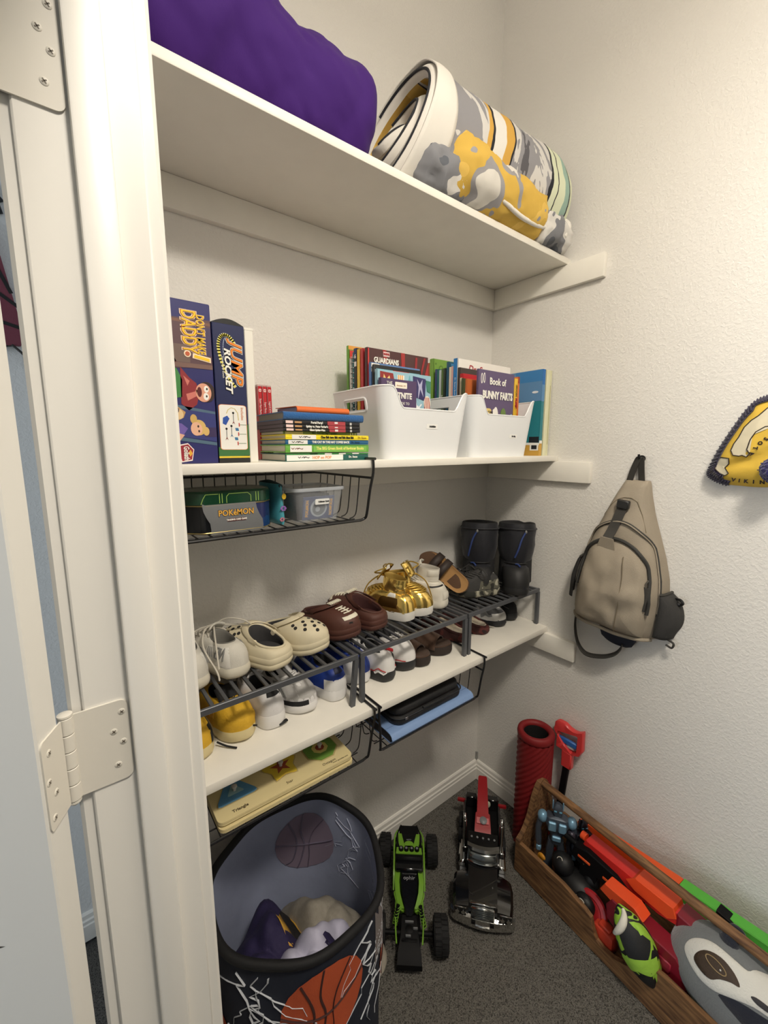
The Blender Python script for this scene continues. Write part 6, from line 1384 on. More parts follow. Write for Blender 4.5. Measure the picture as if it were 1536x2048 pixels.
# ---- knit hat
navyk = mat('navy_ribbed_knit', (44, 38, 66), .95, bump=.5, bscale=240, bdist=.002, sheen=.2); yk = mat('yellow_jersey_knit', (222, 184, 70), .9, bump=.35, bscale=500, bdist=.0008, var=.05, vscale=12)
hat = thing('knit_hat', 'yellow and navy knit hat with a pompom hanging on the side wall', 'hat', (0, -.862, 1.50))
hk2 = thing('wall_hook', 'small black wall hook hidden behind the knit hat', 'hook', (0, -.862, 1.56)); b = MB(); b.cyl((0, 0, 0), (-.02, 0, 0), .006, 12); b.build('prong', black_print, hk2)
# outline of the flattened hat in the wall plane: (y, z) with y to the back corner; brim at the upper back side, crown to the lower front
OUT = [(.020, .108), (.042, .098), (.062, .072), (.084, .028), (.104, -.018), (.118, -.062), (.121, -.086), (.106, -.100), (.082, -.110), (.052, -.112), (.018, -.113), (-.025, -.108), (-.062, -.092), (-.088, -.062), (-.100, -.02), (-.092, .03), (-.066, .072), (-.030, .102), (-.002, .111)]
cy, cz = .012, -.010
def hatpt(i, k, n=76, off=0.0, sc=1.0):
    t = i/n*len(OUT); j = int(t) % len(OUT); f = t - int(t); P4 = [Vector(OUT[(j+d) % len(OUT)]) for d in (-1, 0, 1, 2)]
    p = .5*((2*P4[1]) + (P4[2]-P4[0])*f + (2*P4[0]-5*P4[1]+4*P4[2]-P4[3])*f*f + (3*P4[1]-P4[0]-3*P4[2]+P4[3])*f**3)
    y = cy + (p.x-cy)*k*sc; z = cz + (p.y-cz)*k*sc
    h = .050*math.sqrt(max(0, 1-k**2.6)) + .004 + .004*noise.noise(Vector((y*25, z*25, 1)))*(1-k)
    fold = .012*math.exp(-((z + .045 + .35*(y-.03))/.012)**2)*(1-k**3)*(y < .1)
    return Vector((-h + fold - off, y, z))
b = MB(); n = 76
b.loft([[hatpt(i, k) for i in range(n)] for k in (1, .985, .95, .88, .78, .65, .5, .35, .2, .07)], 0, True, True, True); b.build('hat_crown', yk, hat, smooth=60)
b = MB(); rows = []
for i in list(range(n - 13, n)) + list(range(0, 34)):
    a = hatpt(i, 1.0); c = hatpt(i, .80 if 4 < i < 30 else .88); m_ = (a + c)/2
    rows.append([a + Vector((.003, 0, 0)), a + (a-c)*.10 + Vector((-.012, 0, 0)), m_ + Vector((-.010, 0, 0)), c + Vector((-.006, 0, 0)), c + Vector((.001, 0, 0))])
b.loft(rows, 0, False); b.build('ribbed_brim', navyk, hat, smooth=60)
for i in list(range(n - 12, n)) + list(range(0, 33)):
    r0 = hatpt(i+.5, 1.02) + Vector((-.013, 0, 0)); r1 = hatpt(i+.5, .83 if 4 < i < 30 else .90) + Vector((-.0075, 0, 0)); b = MB(); b.tube([r0, (r0+r1)/2 + Vector((-.0015, 0, 0)), r1], .0017, 5); b.build('rib', navyk, hat)
def onhat(y, z, off=.0016):
    best = None
    d = math.hypot(y-cy, z-cz); lo, hi = 0, n
    # radial search
    bi, be = 0, 9
    for i in range(0, n*2):
        q = hatpt(i/2, 1); a = math.atan2(q.z-cz, q.y-cy) - math.atan2(z-cz, y-cy); a = abs((a+PI) % (2*PI) - PI)
        if a < be: be, bi = a, i/2
    q = hatpt(bi, 1); k = min(.97, d/max(1e-6, math.hypot(q.y-cy, q.z-cz))); p = hatpt(bi, k, off=off); return Vector((p.x, y, z))
def patch(name, pts, m, off=.0016):
    P3 = [onhat(y, z, off) for y, z in pts]; c = sum((Vector(p) for p in pts), Vector((0, 0)))/len(pts); C3 = onhat(c.x, c.y, off*1.3); b = MB(); k = len(P3)
    mid = [onhat((pts[i][0]+c.x)/2, (pts[i][1]+c.y)/2, off*1.2) for i in range(k)]
    b.add(P3 + mid + [C3], [(i, (i+1) % k, k+(i+1) % k, k+i) for i in range(k)] + [(k+i, k+(i+1) % k, 2*k) for i in range(k)]); b.build(name, m, hat, smooth=60)
    b = MB(); b.tube([onhat(y, z, off+.0006) for y, z in pts], .0013, 5, closed=True); b.build('print_outline', mat('print_dark_brown', (44, 32, 28), .7), hat)
crm = mat('cream_patch_print', (216, 206, 178), .85, var=.06, vscale=40)
patch('horn_print', [(-.004, .082), (.014, .078), (.028, .060), (.040, .050), (.052, .034), (.060, .010), (.068, -.006), (.072, -.022), (.066, -.034), (.054, -.036), (.048, -.034), (.040, -.038), (.034, -.030), (.040, -.020), (.036, .004), (.028, .022), (.012, .034), (-.006, .036), (-.018, .05), (-.016, .07)], crm)
patch('wing_print', [(.098, -.042), (.090, -.040), (.074, -.042), (.074, -.056), (.082, -.066), (.072, -.080), (.080, -.086), (.092, -.080), (.102, -.07), (.104, -.056)], crm)
patch('wing_print', [(.106, -.074), (.112, -.084), (.098, -.094), (.076, -.104), (.090, -.086)], crm)
dkb = mat('print_dark_brown', (44, 32, 28), .7)
def hattext(s, pts, size, rot0, rot1):
    for k, ch in enumerate(s):
        f = k/max(1, len(s)-1); y = pts[0][0]*(1-f)**2 + pts[1][0]*2*f*(1-f) + pts[2][0]*f*f; z = pts[0][1]*(1-f)**2 + pts[1][1]*2*f*(1-f) + pts[2][1]*f*f
        p = onhat(y, z, .0022); r_ = rot0 + (rot1-rot0)*f; text(ch, size, frame(p, (0, -1, 0), (-.25, 0, 1)) @ Matrix.Rotation(r_, 4, 'Z'), dkb, hat, bold=.0006)
hattext('ATOSENNIM', [(.030, -.030), (.012, .030), (-.07, .020)], .0115, R(-82), R(-200)); hattext('VIKINGS', [(.062, -.096), (.03, -.100), (-.03, -.098)], .0125, R(-8), R(8))
pom = mat('navy_pompom_yarn', (42, 38, 96), 1.0, bump=.8, bscale=260, bdist=.004, sheen=.4); b = MB(); rs = random.Random(5)
C0 = Vector((-.070, -.022, -.066))
rings = []
for k in range(1, 18):
    a = PI*k/18; rings.append([C0 + Vector((math.sin(a)*math.cos(t), math.sin(a)*math.sin(t), -math.cos(a)))*(.030 + rs.uniform(-.0022, .003)) for t in np.linspace(0, 2*PI, 30, endpoint=False)])
b.loft(rings, 0, True, True, True); b.build('pompom', pom, hat, smooth=0)
for k in range(46):
    v = Vector((rs.gauss(0, 1), rs.gauss(0, 1), rs.gauss(0, 1))).normalized(); 
    if v.x > .4: continue
    b = MB(); b.tube([C0 + v*.028, C0 + v*.033 + Vector((0, rs.uniform(-.003, .003), rs.uniform(-.003, .003)))], .0011, 4); b.build('yarn_end', pom, hat)
# ================================================================== on the floor
# ---- hamper
HX, HY, HR, HH = -1.004, -.256, .207, .452
hm = thing('laundry_hamper', 'round fabric laundry hamper printed with basketballs and lightning, under the puzzle basket', 'hamper', (HX, HY, 0))
hout = mat('hamper_navy_fabric', (24, 30, 46), .8, bump=.35, bscale=30, bdist=.003, var=.2, vscale=5); hin = mat('hamper_pale_lining', (158, 166, 192), .85, bump=.4, bscale=16, bdist=.006, var=.10, vscale=7); hrim = mat('hamper_black_binding', (9, 9, 13), .75, bump=.4, bscale=120, bdist=.001)
def hpt(a, z, off=0.0):
    w = .004*math.sin(a*3 + z*9) + .003*math.sin(a*7 + 2)
    zz = z + (.010*math.sin(a*2 + 1.0) + .006*math.sin(a*3))*(z/HH)**4
    r = HR + w - .006*math.cos(z*14)*.3 + off
    return Vector((r*math.cos(a), r*math.sin(a), zz))
b = MB(); NA = 96
b.loft([[hpt(2*PI*j/NA, HH*k/24) for j in range(NA)] for k in range(25)], 0, True, True); b.build('outer_fabric', hout, hm, smooth=60)
b = MB(); b.loft([[hpt(2*PI*j/NA, .003 + (HH-.003)*k/24, -.0035) for j in range(NA)] for k in range(25)][::-1], 0, True, False, True); b.build('inner_lining', hin, hm, smooth=60)
b = MB(); b.tube([hpt(2*PI*j/NA, HH, -.001) for j in range(NA)], .0095, 10, closed=True); b.build('rim_binding', hrim, hm)
def hpatch(name, poly, m, off, n=1, inside=False, sub=3):
    """poly of (arc metres, z metres) around angle 0"""
    b = MB(); pts = []
    for (x0, z0), (x1, z1) in zip(poly, poly[1:] + poly[:1]):
        for i in range(sub): pts.append((x0 + (x1-x0)*i/sub, z0 + (z1-z0)*i/sub))
    c = (sum(p[0] for p in pts)/len(pts), sum(p[1] for p in pts)/len(pts)); rings = []
    for k in (1, .75, .5, .25): rings.append([hpt((c[0] + (x-c[0])*k)/HR, c[1] + (z-c[1])*k, off) for x, z in pts])
    C = hpt(c[0]/HR, c[1], off); q = len(pts); vs = [p for r in rings for p in r] + [C]
    fs = [(r*q+i, r*q+(i+1) % q, (r+1)*q+(i+1) % q, (r+1)*q+i) for r in range(3) for i in range(q)] + [(3*q+i, 3*q+(i+1) % q, 4*q) for i in range(q)]
    b.add(vs, fs); return b.build(name, m, hm, smooth=60)
def hstroke(b, pts, w, off):
    P = [hpt(x/HR, z, off) for x, z in pts]; b.tube(P, w, 5, flat=.25)
ballo = mat('basketball_orange_print', (192, 84, 46), .8, bump=.5, bscale=260, bdist=.001, var=.15, vscale=8); balls = mat('ball_seam_print', (60, 28, 24), .8); bolt = mat('lightning_print', (206, 210, 216), .7); ballf = mat('faded_ball_print', (136, 122, 140), .85); boltf = mat('faded_lightning_print', (190, 196, 214), .85)
def ball(adeg, z, r, off, mo, ms, sgn=1):
    A = R(adeg)*HR; hpatch('basketball_print', [(A + x, z + y) for x, y in circ(0, 0, r, 20)], mo, off)
    b = MB()
    for c in ([(-.98, .12), (-.4, -.05), (.1, -.12), (.6, -.02), (.97, .18)], [(-.55, .8), (-.35, .3), (-.3, -.1), (-.45, -.6), (-.7, -.7)], [(-.05, .98), (-.15, .4), (-.05, -.1), (-.15, -.6), (-.3, -.94)], [(.62, .76), (.25, .3), (.12, -.1), (.12, -.5), (.05, -.98)]):
        pts = smoothpts([(x, y, 0) for x, y in c], 5); hstroke(b, [(A + sgn*p.x*r, z + p.y*r) for p in pts], .0028, off*1.25)
    b.build('seam_print', ms, hm)
ball(-100, .322, .098, .0018, ballo, balls); ball(-25, .23, .095, .0018, ballo, balls); ball(-172, .18, .09, .0018, ballo, balls)
ball(58, .315, .092, -.0052, ballf, mat('faded_seam_print', (112, 104, 124), .85), -1)
rs = random.Random(11)
def lightning(adeg, ztop, zbot, off, m, w, seed):
    rr = random.Random(seed); b = MB(); A = R(adeg)*HR
    def branch(x, z, dx, n, w_):
        pts = [(x, z)]
        for _ in range(n):
            x += dx*.4 + rr.uniform(-.022, .022); z -= rr.uniform(.004, .024)
            if z < zbot: break
            pts.append((x, z))
        if len(pts) > 1: hstroke(b, pts, w_, off)
        return pts
    main = branch(A, ztop, 0, 14, w)
    for p in main[2::3]: branch(p[0], p[1], rr.choice((-.03, .03)), 5, w*.6)
    b.build('lightning_print', m, hm)
for a, s_ in ((-139, 1), (-152, 2), (-133, 9), (-64, 4), (-52, 5), (-40, 12)): lightning(a, .425, .08, .0016, bolt, .0024, s_)
for a, s_ in ((18, 3), (30, 7), (-5, 6)): lightning(a, .42, .2, -.0048, boltf, .0012, s_)
b = MB()
for k in range(9): x = R(-60)*HR + k*.006; hstroke(b, [(x, .43 - .01*(k % 3)), (x + .004, .36), (x + .001, .28 + .02*(k % 2))], .002, .0014)
b.build('net_print', mat('net_grey_print', (128, 120, 118), .8), hm)
# ---- clothes in it
def cloth(name, label, cx, cy, rx, ry, z0, h, seed, m, rz=0, mats=None, stripe=None, fold=.03):
    t = thing(name, label, 'clothes', (cx, cy, z0), rz=rz)
    b = MB(); N_, K_ = 56, 22; rows = []; ms = []
    for k in range(K_+1):
        f = k/K_; row = []
        for j in range(N_):
            a = 2*PI*j/N_; w = 1 + .16*math.sin(3*a+seed) + .10*math.sin(5*a+seed*2)
            x = rx*f*w*math.cos(a); y = ry*f*w*math.sin(a)
            n1 = noise.noise(Vector((x*13+seed, y*13, seed))); n2 = noise.noise(Vector((x*32, y*20+seed, 3*seed)))
            z = h*(1 - f**2.2) + fold*(abs(n1) - .25)*(1-f*.5) + fold*.45*n2
            row.append((x, y, max(z, 0) if f < .95 else max(0, z*.3)))
        rows.append(row)
    b.loft(rows[1:], 0, True, True, False); o = b.build('fabric', m, t, smooth=180, solid=.003)
    if stripe:
        for (p0, p1, w, sm_) in stripe:
            bb = MB(); pts = []; ncol = 16; rws = []
            d = (Vector(p1) - Vector(p0)); nn = Vector((-d.y, d.x)).normalized()*w/2
            for i in range(ncol+1):
                c = Vector(p0) + d*i/ncol; rw = []
                for q in (-1, -.33, .33, 1):
                    x, y = c.x + nn.x*q, c.y + nn.y*q; f = math.hypot(x/rx, y/ry); n1 = noise.noise(Vector((x*13+seed, y*13, seed))); n2 = noise.noise(Vector((x*32, y*20+seed, 3*seed)))
                    rw.append((x, y, max(0, h*(1-min(1, f)**2.2) + fold*(abs(n1)-.25)*(1-min(1, f)*.5) + fold*.45*n2) + .0035))
                rws.append(rw)
            bb.loft(rws, 0, False); bb.build('stripe', sm_, t, smooth=180, solid=.001)
    return t
pj_ = mat('navy_purple_jersey', (40, 32, 72), .8, bump=.4, bscale=260); gd = mat('gold_stripe_knit', (206, 158, 60), .8); kb = mat('black_stripe_knit', (24, 22, 24), .8)
lav = mat('lavender_white_jersey', (196, 194, 216), .8, bump=.4, bscale=320, bdist=.001); gt_ = mat('heather_grey_shirt', (150, 144, 132), .9, bump=.5, bscale=300, bdist=.001, var=.12, vscale=90)
cloth('grey_shirt', 'crumpled heather grey shirt in the hamper', HX+.065, HY-.02, .125, .16, .13, .15, 2.1, gt_)
cloth('purple_jersey', 'dark purple jersey with gold and black stripes in the hamper', HX-.075, HY+.01, .125, .165, .13, .17, 4.3, pj_, fold=.05, stripe=[((.035, .13), (.045, -.05), .020, gd), ((.058, .13), (.068, -.04), .026, kb), ((.082, .12), (.092, -.03), .018, gd)])
cloth('lavender_jersey', 'pale lavender jersey with dark trim lying on top in the hamper', HX-.005, HY-.085, .125, .105, .19, .14, 6.2, lav, stripe=[((-.03, -.06), (.03, -.02), .014, pj_), ((.03, .0), (.07, -.05), .02, pj_)], fold=.04)
# ---- lime green remote control buggy
LIME = mat('lime_green_plastic', (112, 160, 46), .4, coat=.2); BLK = mat('black_plastic', (9, 9, 11), .6, spec=.2); TYRE = mat('black_tyre_rubber', (15, 15, 16), .8, bump=.3, bscale=90); GREYP = mat('grey_plastic', (120, 122, 124), .4)
def wheel(parent, M, r, w, hub, name='wheel'):
    """axis along local y"""
    b = MB(M); prof = [(.62*r, -w/2), (.90*r, -w/2), (.985*r, -w*.36), (r, 0), (.985*r, w*.36), (.90*r, w/2), (.62*r, w/2)]
    Rm = Matrix.Rotation(PI/2, 4, 'X'); b.lathe(prof, 28, 0, Rm, False, False); o = b.build(name, TYRE, parent, smooth=50)
    b = MB(M)
    for k in range(22):
        a = 2*PI*k/22
        for s in (-1, 1): b.box(-.0045, .0045, s*w*.22-w*.2, s*w*.22+w*.2, r*.965, r*1.055, M=Matrix.Rotation(a + s*.07, 4, 'Y'))
    tr = b.build('tread', TYRE, o, smooth=0); tr['kind'] = 'stuff'
    b = MB(M); b.lathe([(.0, -w*.30), (.25*r, -w*.34), (.6*r, -w*.24), (.64*r, -w*.5), (.64*r, w*.5), (.6*r, w*.24), (.25*r, w*.34), (.0, w*.30)], 20, 0, Rm, False, False); b.build('rim', hub, o, smooth=40)
    return o
bg = thing('toy_buggy', 'lime green and black remote control buggy with big tyres beside the hamper', 'toy car', (-.594, -.214, 0), rz=math.atan2(-.758, -.652))
for x, y in ((.132, .094), (.132, -.094), (-.132, .083), (-.132, -.083)):
    wheel(bg, Matrix.Translation((x, y, .0475)), .045, .044 if x > 0 else .040, BLK)
b = MB(); b.box(-.150, .165, -.033, .033, .030, .052, bev=.006); b.box(.09, .165, -.026, .026, .048, .060, bev=.004); b.build('chassis', BLK, bg)
for x in (.132, -.132):
    b = MB(); b.cyl((x, -.085, .047), (x, .085, .047), .007, 10); b.ell((x, 0, .047), .022, .026, .020, 12, 8); b.build('axle', BLK, bg)
    for s in (-1, 1): b = MB(); b.cyl((x-.02, s*.045, .045), (x-.045*(1 if x > 0 else -1), s*.034, .088), .0055, 10); b.build('shock_absorber', BLK, bg); b = MB(); b.tube([((x-.02) + (-.025*(1 if x > 0 else -1))*k/30 + .0075*math.cos(k*1.3), s*(.045 - .011*k/30) + .0075*math.sin(k*1.3), .047 + .038*k/30) for k in range(31)], .0013, 5); b.build('shock_spring', LIME, bg)
# cab shell: lime side rails, black nose panel, roof with lamps
hz = lambda x: _interp(x, [(-.16, .118), (-.06, .122), (-.005, .098), (.07, .080), (.12, .066), (.2, .06)])
b = MB(); b.loft([[(x, y*w, z + dz) for y, dz in ((-1, -.012), (-.8, 0), (.8, 0), (1, -.012), (1, -.03), (-1, -.03))] for x, w, z in ((-.01, .030, .098), (.02, .033, .094), (.055, .028, .086), (.085, .018, .078), (.105, .010, .072))], 0, True, True, True); b.build('nose_panel', mat('gloss_black_shell', (12, 13, 16), .2, coat=.5), bg)
for s in (-1, 1):
    b = MB(); b.loft([[(x, s*y0, z), (x, s*y1, z-.004), (x, s*y1, z-.022), (x, s*y0, z-.016)] for x, y0, y1, z in ((-.015, .028, .046, .100), (.02, .032, .047, .096), (.05, .029, .044, .088), (.075, .021, .036, .081), (.088, .016, .026, .078))], 0, True, True, True); b.build('side_panel', LIME, bg, smooth=30)
    for q in ([(-.15, s*.040, .105), (-.11, s*.050, .117), (-.03, s*.050, .108), (.0, s*.050, .098), (.03, s*.050, .07)], [(.06, s*.040, .078), (.088, s*.028, .074), (.094, s*.018, .074)], [(.045, s*.046, .084), (.052, s*.046, .078), (.082, s*.034, .072)], [(.06, s*.042, .07), (.12, s*.042, .062), (.165, s*.038, .052)]):
        b = MB(); b.tube(smoothpts(q, 4), .0032 if q[0][0] < -.1 else .0024, 6); b.build('frame_tube', LIME, bg)
    b = MB(); b.tube(smoothpts([(-.165, s*.028, .112), (-.14, s*.040, .104), (-.15, s*.045, .06)], 4), .0028, 6); b.build('rear_tube', BLK, bg)
    b = MB(F := TOP(0, 0, .1235)); b.prism([(-.118, s*.038), (-.118, s*.026), (-.078, s*.016), (-.06, s*.016), (-.06, s*.030), (-.085, s*.036)], .003); b.build('roof_panel', LIME, bg, smooth=0)
b = MB(); b.box(-.168, -.122, -.034, .034, .092, .112, bev=.004); b.build('rear_panel', BLK, bg)
b = MB(); b.box(-.122, -.03, -.044, .044, .1, .1235, bev=.006); b.build('roof', BLK, bg)
b = MB(TOP(0, 0, .1236)); b.prism([(-.066, -.042), (-.066, -.032), (-.073, -.026), (-.073, .026), (-.066, .032), (-.066, .042), (-.044, .044), (-.044, -.044)], .003); b.build('roof_panel', LIME, bg, smooth=0)
b = MB(TOP(-.079, 0, .1236)); b.prism(circ(0, 0, .012, 14, .016), .003); b.build('roof_dome', LIME, bg)
for k in range(4): b = MB(); b.cyl((-.058, -.027+.018*k, .1265), (-.058, -.027+.018*k, .1335), .008, 12); o = b.build('lamp', BLK, bg); b = MB(); b.cyl((-.058, -.027+.018*k, .1335), (-.058, -.027+.018*k, .1345), .004, 10); b.build('lamp_lens', GREYP, o)
b = MB(); b.box(-.04, -.004, -.045, .045, .094, .110, bev=.004); b.build('windscreen', mat('gloss_black_shell', (12, 13, 16)), bg)
TB = frame((.012, 0, .0972), (0, 1, 0), (-1, 0, .14)); text('ophir', .016, TB, mat('print_silver', (150, 152, 156), .4), bg, sx=1.1); text('ophir', .008, frame((-.098, 0, .1242), (0, 1, 0), (-1, 0, 0)), mat('print_silver', (150, 152, 156)), bg)
b = MB(); b.loft([[(x, y*w, z + dz) for y, dz in ((-1, 0), (1, 0), (1, -.018), (-1, -.018))] for x, w, z in ((.10, .022, .068), (.15, .026, .062), (.185, .034, .050), (.205, .036, .036))], 0, True, True, True); b.build('front_bumper', BLK, bg, smooth=30)
for x, y, l in ((.118, 0, .026), (.135, .018, .014), (.155, -.004, .016)): b = MB(); b.box(x-.0018, x+.0018, y-l/2, y+l/2, .064, .072, bev=.001); b.build('spring_pin', GREYP, bg)
# ---- black and chrome toy tow truck
CH = mat('toy_chrome', (206, 206, 204), .12, metal=1.0); GB = mat('gloss_black_truck', (14, 14, 16), .15, coat=.8); RD = mat('red_truck_plastic', (150, 22, 30), .35, coat=.3); GLS = mat('smoked_chrome_glass', (112, 116, 116), .10, metal=.85)
tk = thing('toy_tow_truck', 'black and chrome toy tow truck with a red boom, parked in the corner', 'toy truck', (-.480, -.427, 0), rz=math.atan2(-.64, -.768))
def hull(name, secs, m, smooth=30, parent=None):
    b = MB(); b.loft([[(x, -w, z0), (x, w, z0), (x, w*t, z1), (x, -w*t, z1)] for x, w, z0, z1, t in secs], 0, True, True, True); return b.build(name, m, parent or tk, smooth=smooth)
b = MB(); b.box(-.40, -.01, -.040, .040, .030, .052, bev=.003); b.build('chassis', BLK, tk)
b = MB(); b.loft([[(x, y, z0) for z0 in (.018,)] + [(x, y, .048), (x-.012, y, .050), (x-.012, y, .018)] for x, y in ((-.016, -.098), (-.006, -.085), (.004, -.035), (.006, 0), (.004, .035), (-.006, .085), (-.016, .098))], 0, True, True, True); b.build('bumper', CH, tk, smooth=30)
b = MB(); b.box(.0035, .0085, -.022, .022, .020, .030, bev=.001); b.build('number_plate', CH, tk); 
for y in (-.028, .028): b = MB(); b.box(.001, .009, y-.006, y+.006, .036, .047, bev=.001); b.build('tow_eye', BLK, tk)
# hood: black wedge between flared wings
hull('hood', ((-.012, .046, .05, .086, .94), (-.06, .047, .05, .100, .95), (-.125, .050, .05, .112, .95)), GB)
for s in (-1, 1):
    b = MB(); b.loft([[(x, s*y0, z0), (x, s*y1, z0), (x, s*y1, z1-.008), (x, s*(y1-.008), z1), (x, s*y0, z1+.004)] for x, y0, y1, z0, z1 in ((-.008, .044, .088, .040, .074), (-.03, .044, .092, .040, .084), (-.07, .045, .094, .055, .092), (-.10, .046, .090, .055, .090), (-.125, .048, .070, .04, .075))], 0, True, True, True); b.build('wing', GB, tk, smooth=35)
    b = MB(); b.box(-.010, -.004, s*.068-.018, s*.068+.018, .050, .072, bev=.002); o = b.build('headlamp', GB, tk)
    for k in (-.009, .009): b = MB(); b.cyl((-.0045, s*.068+k, .057), (-.002, s*.068+k, .057), .0065, 12); b.build('lamp_lens', CH, o)
    b = MB(); b.box(-.0045, -.001, s*.068-.018, s*.068+.018, .074, .077, bev=.0006); b.build('lamp_trim', CH, tk)
b = MB(); b.box(-.014, -.001, -.036, .036, .048, .084, bev=.003); b.build('grille', CH, tk)
for k in range(5): b = MB(); b.box(-.0012, .001, -.033, .033, .053+.0065*k, .0565+.0065*k, bev=.0006); b.build('grille_bar', GLS, tk)
b = MB(); b.box(-.018, -.010, -.039, .039, .0865, .0905, bev=.0012); b.build('hood_trim', CH, tk)
b = MB(); b.ell((-.06, .030, .1005), .0025, .0025, .003, 8, 6); b.build('hood_ornament', CH, tk)
# cab
hull('cab', ((-.122, .054, .04, .115, .96), (-.128, .054, .04, .118, .96), (-.150, .054, .04, .150, .90), (-.200, .054, .04, .152, .92)), GB)
b = MB(); rows = []
for z, x in ((.116, -.1245), (.130, -.1345), (.146, -.1455)): rows.append([(x + .010*(1 - (y/.05)**2) + .001, y, z) for y in np.linspace(-.047, .047, 15)])
b.loft(rows, 0, False); b.build('windscreen', GLS, tk, smooth=60, solid=.002)
b = MB(); b.tube([(-.114 + -.012*(y/.05)**2, y, .117) for y in np.linspace(-.048, .048, 13)], .0022, 6); b.build('windscreen_trim', CH, tk)
b = MB(); b.loft([[(-.128 - .010*(y/.05)**2 + dx, y, .150 + dz) for dx, dz in ((0, 0), (.006, .003), (.003, .011), (-.012, .010), (-.014, .002))] for y in np.linspace(-.052, .052, 13)], 0, True, True, True); b.build('sun_visor', CH, tk, smooth=50)
for k in range(5): b = MB(); b.ell((-.178, -.038+.019*k, .153), .004, .004, .003, 8, 6); b.build('roof_lamp', GREYP, tk)
for s in (-1, 1):
    b = MB(); b.cyl((-.207, s*.062, .045), (-.207, s*.062, .185), .0065, 12); b.tube(smoothpts([(-.207, s*.062, .180), (-.210, s*.063, .192), (-.220, s*.064, .198)], 4), .0055, 10); b.build('exhaust_stack', CH, tk)
    b = MB(); b.box(-.255, -.165, s*.066-.014, s*.066+.014, .030, .060, bev=.006); b.build('fuel_tank', CH, tk)
    b = MB(); b.box(-.165, -.128, s*.064-.011, s*.064+.011, .026, .040, bev=.002); b.build('step', GREYP, tk)
    b = MB(); b.box(-.155, -.150, s*.060-.008, s*.060+.010, .112, .134, bev=.002); b.build('mirror', CH, tk)
# bed, boom
hull('bed', ((-.212, .062, .052, .078, 1), (-.30, .064, .052, .080, 1), (-.385, .064, .052, .082, 1)), BLK)
for s in (-1, 1): b = MB(); b.box(-.39, -.225, s*.064-.005, s*.064+.005, .078, .094, bev=.002); b.build('bed_side', GB, tk)
b = MB(); b.loft([[(x, -w, z-.012), (x, w, z-.012), (x, w, z+.012), (x, -w, z+.012)] for x, w, z in ((-.205, .028, .120), (-.225, .028, .132), (-.27, .025, .150), (-.272, .0205, .151), (-.39, .0165, .196), (-.396, .013, .197))], 0, True, True, True); b.build('boom', RD, tk, smooth=20)
b = MB(); b.box(-.232, -.204, -.027, .027, .078, .124, bev=.003); b.build('boom_base', RD, tk)
bx = MB(frame((-.245, 0, .1555), (0, 1, 0), (-1, 0, .35))); bx.prism(rect(-.021, -.010, .021, .010), .001); bx.build('boom_decal', mat('pale_red_decal', (196, 110, 112), .5), tk, smooth=0)
b = MB(frame((-.245, .002, .1565), (0, 1, 0), (-1, 0, .35))); b.lathe([(.013, 0), (.013, .003), (.009, .006), (.0, .0065)], 18); b.build('winch_disc', GREYP, tk)
b = MB(); b.box(-.400, -.388, -.094, .094, .084, .096, bev=.002); b.build('rear_bar', RD, tk)
for s in (-1, 1):
    b = MB(); b.box(-.398, -.372, s*.040-.022, s*.040+.022, .082, .128, bev=.003); b.build('rear_box', GB, tk)
    b = MB(); b.cyl((-.205, s*.022, .128), (-.205, s*.022, .134), .004, 8); b.build('marker_lamp', mat('amber_lamp', (206, 140, 60), .3), tk)
b = MB(); b.ell((-.371, .024, .110), .004, .009, .013, 10, 8); b.build('work_lamp', mat('pale_lamp', (196, 204, 180), .3), tk)
b = MB(); b.cyl((-.392, -.06, .1), (-.392, .06, .1), .002, 8); b.build('chrome_rod', CH, tk)
for x, y in ((-.062, .074), (-.062, -.074), (-.275, .070), (-.275, -.070), (-.350, .070), (-.350, -.070)): wheel(tk, Matrix.Translation((x, y, .0335)), .032, .024 if x > -.2 else .030, CH)
# ---- ridged red foam roller
rl = thing('foam_roller', 'hollow ridged red foam roller standing upright by the side wall', 'foam roller', (-.083, -.333, 0))
FO = mat('red_foam', (126, 18, 22), .6, bump=.15, bscale=200, bdist=.0006)
b = MB(); rings = []; NR = 72; HT = .462
for k in range(170):
    z = (HT-.03)*k/169; rings.append([((.0595 + .0048*abs(math.sin(9*a - z*140))**.8)*math.cos(a), (.0595 + .0048*abs(math.sin(9*a - z*140))**.8)*math.sin(a), z) for a in [2*PI*j/NR for j in range(NR)]])
b.loft(rings, 0, True, True); b.lathe([(.060, HT-.031), (.0645, HT-.026), (.066, HT-.014), (.064, HT-.004), (.059, HT), (.050, HT-.001), (.0445, HT-.005), (.043, HT-.012), (.043, .03)], NR, 0, None, False, True)
b.build('foam_body', FO, rl, smooth=60); b = MB(); b.lathe([(.0425, HT-.014), (.0425, .032)], 40, 0, None, False, False); b.build('inner_core', mat('black_core', (22, 20, 20), .7), rl)
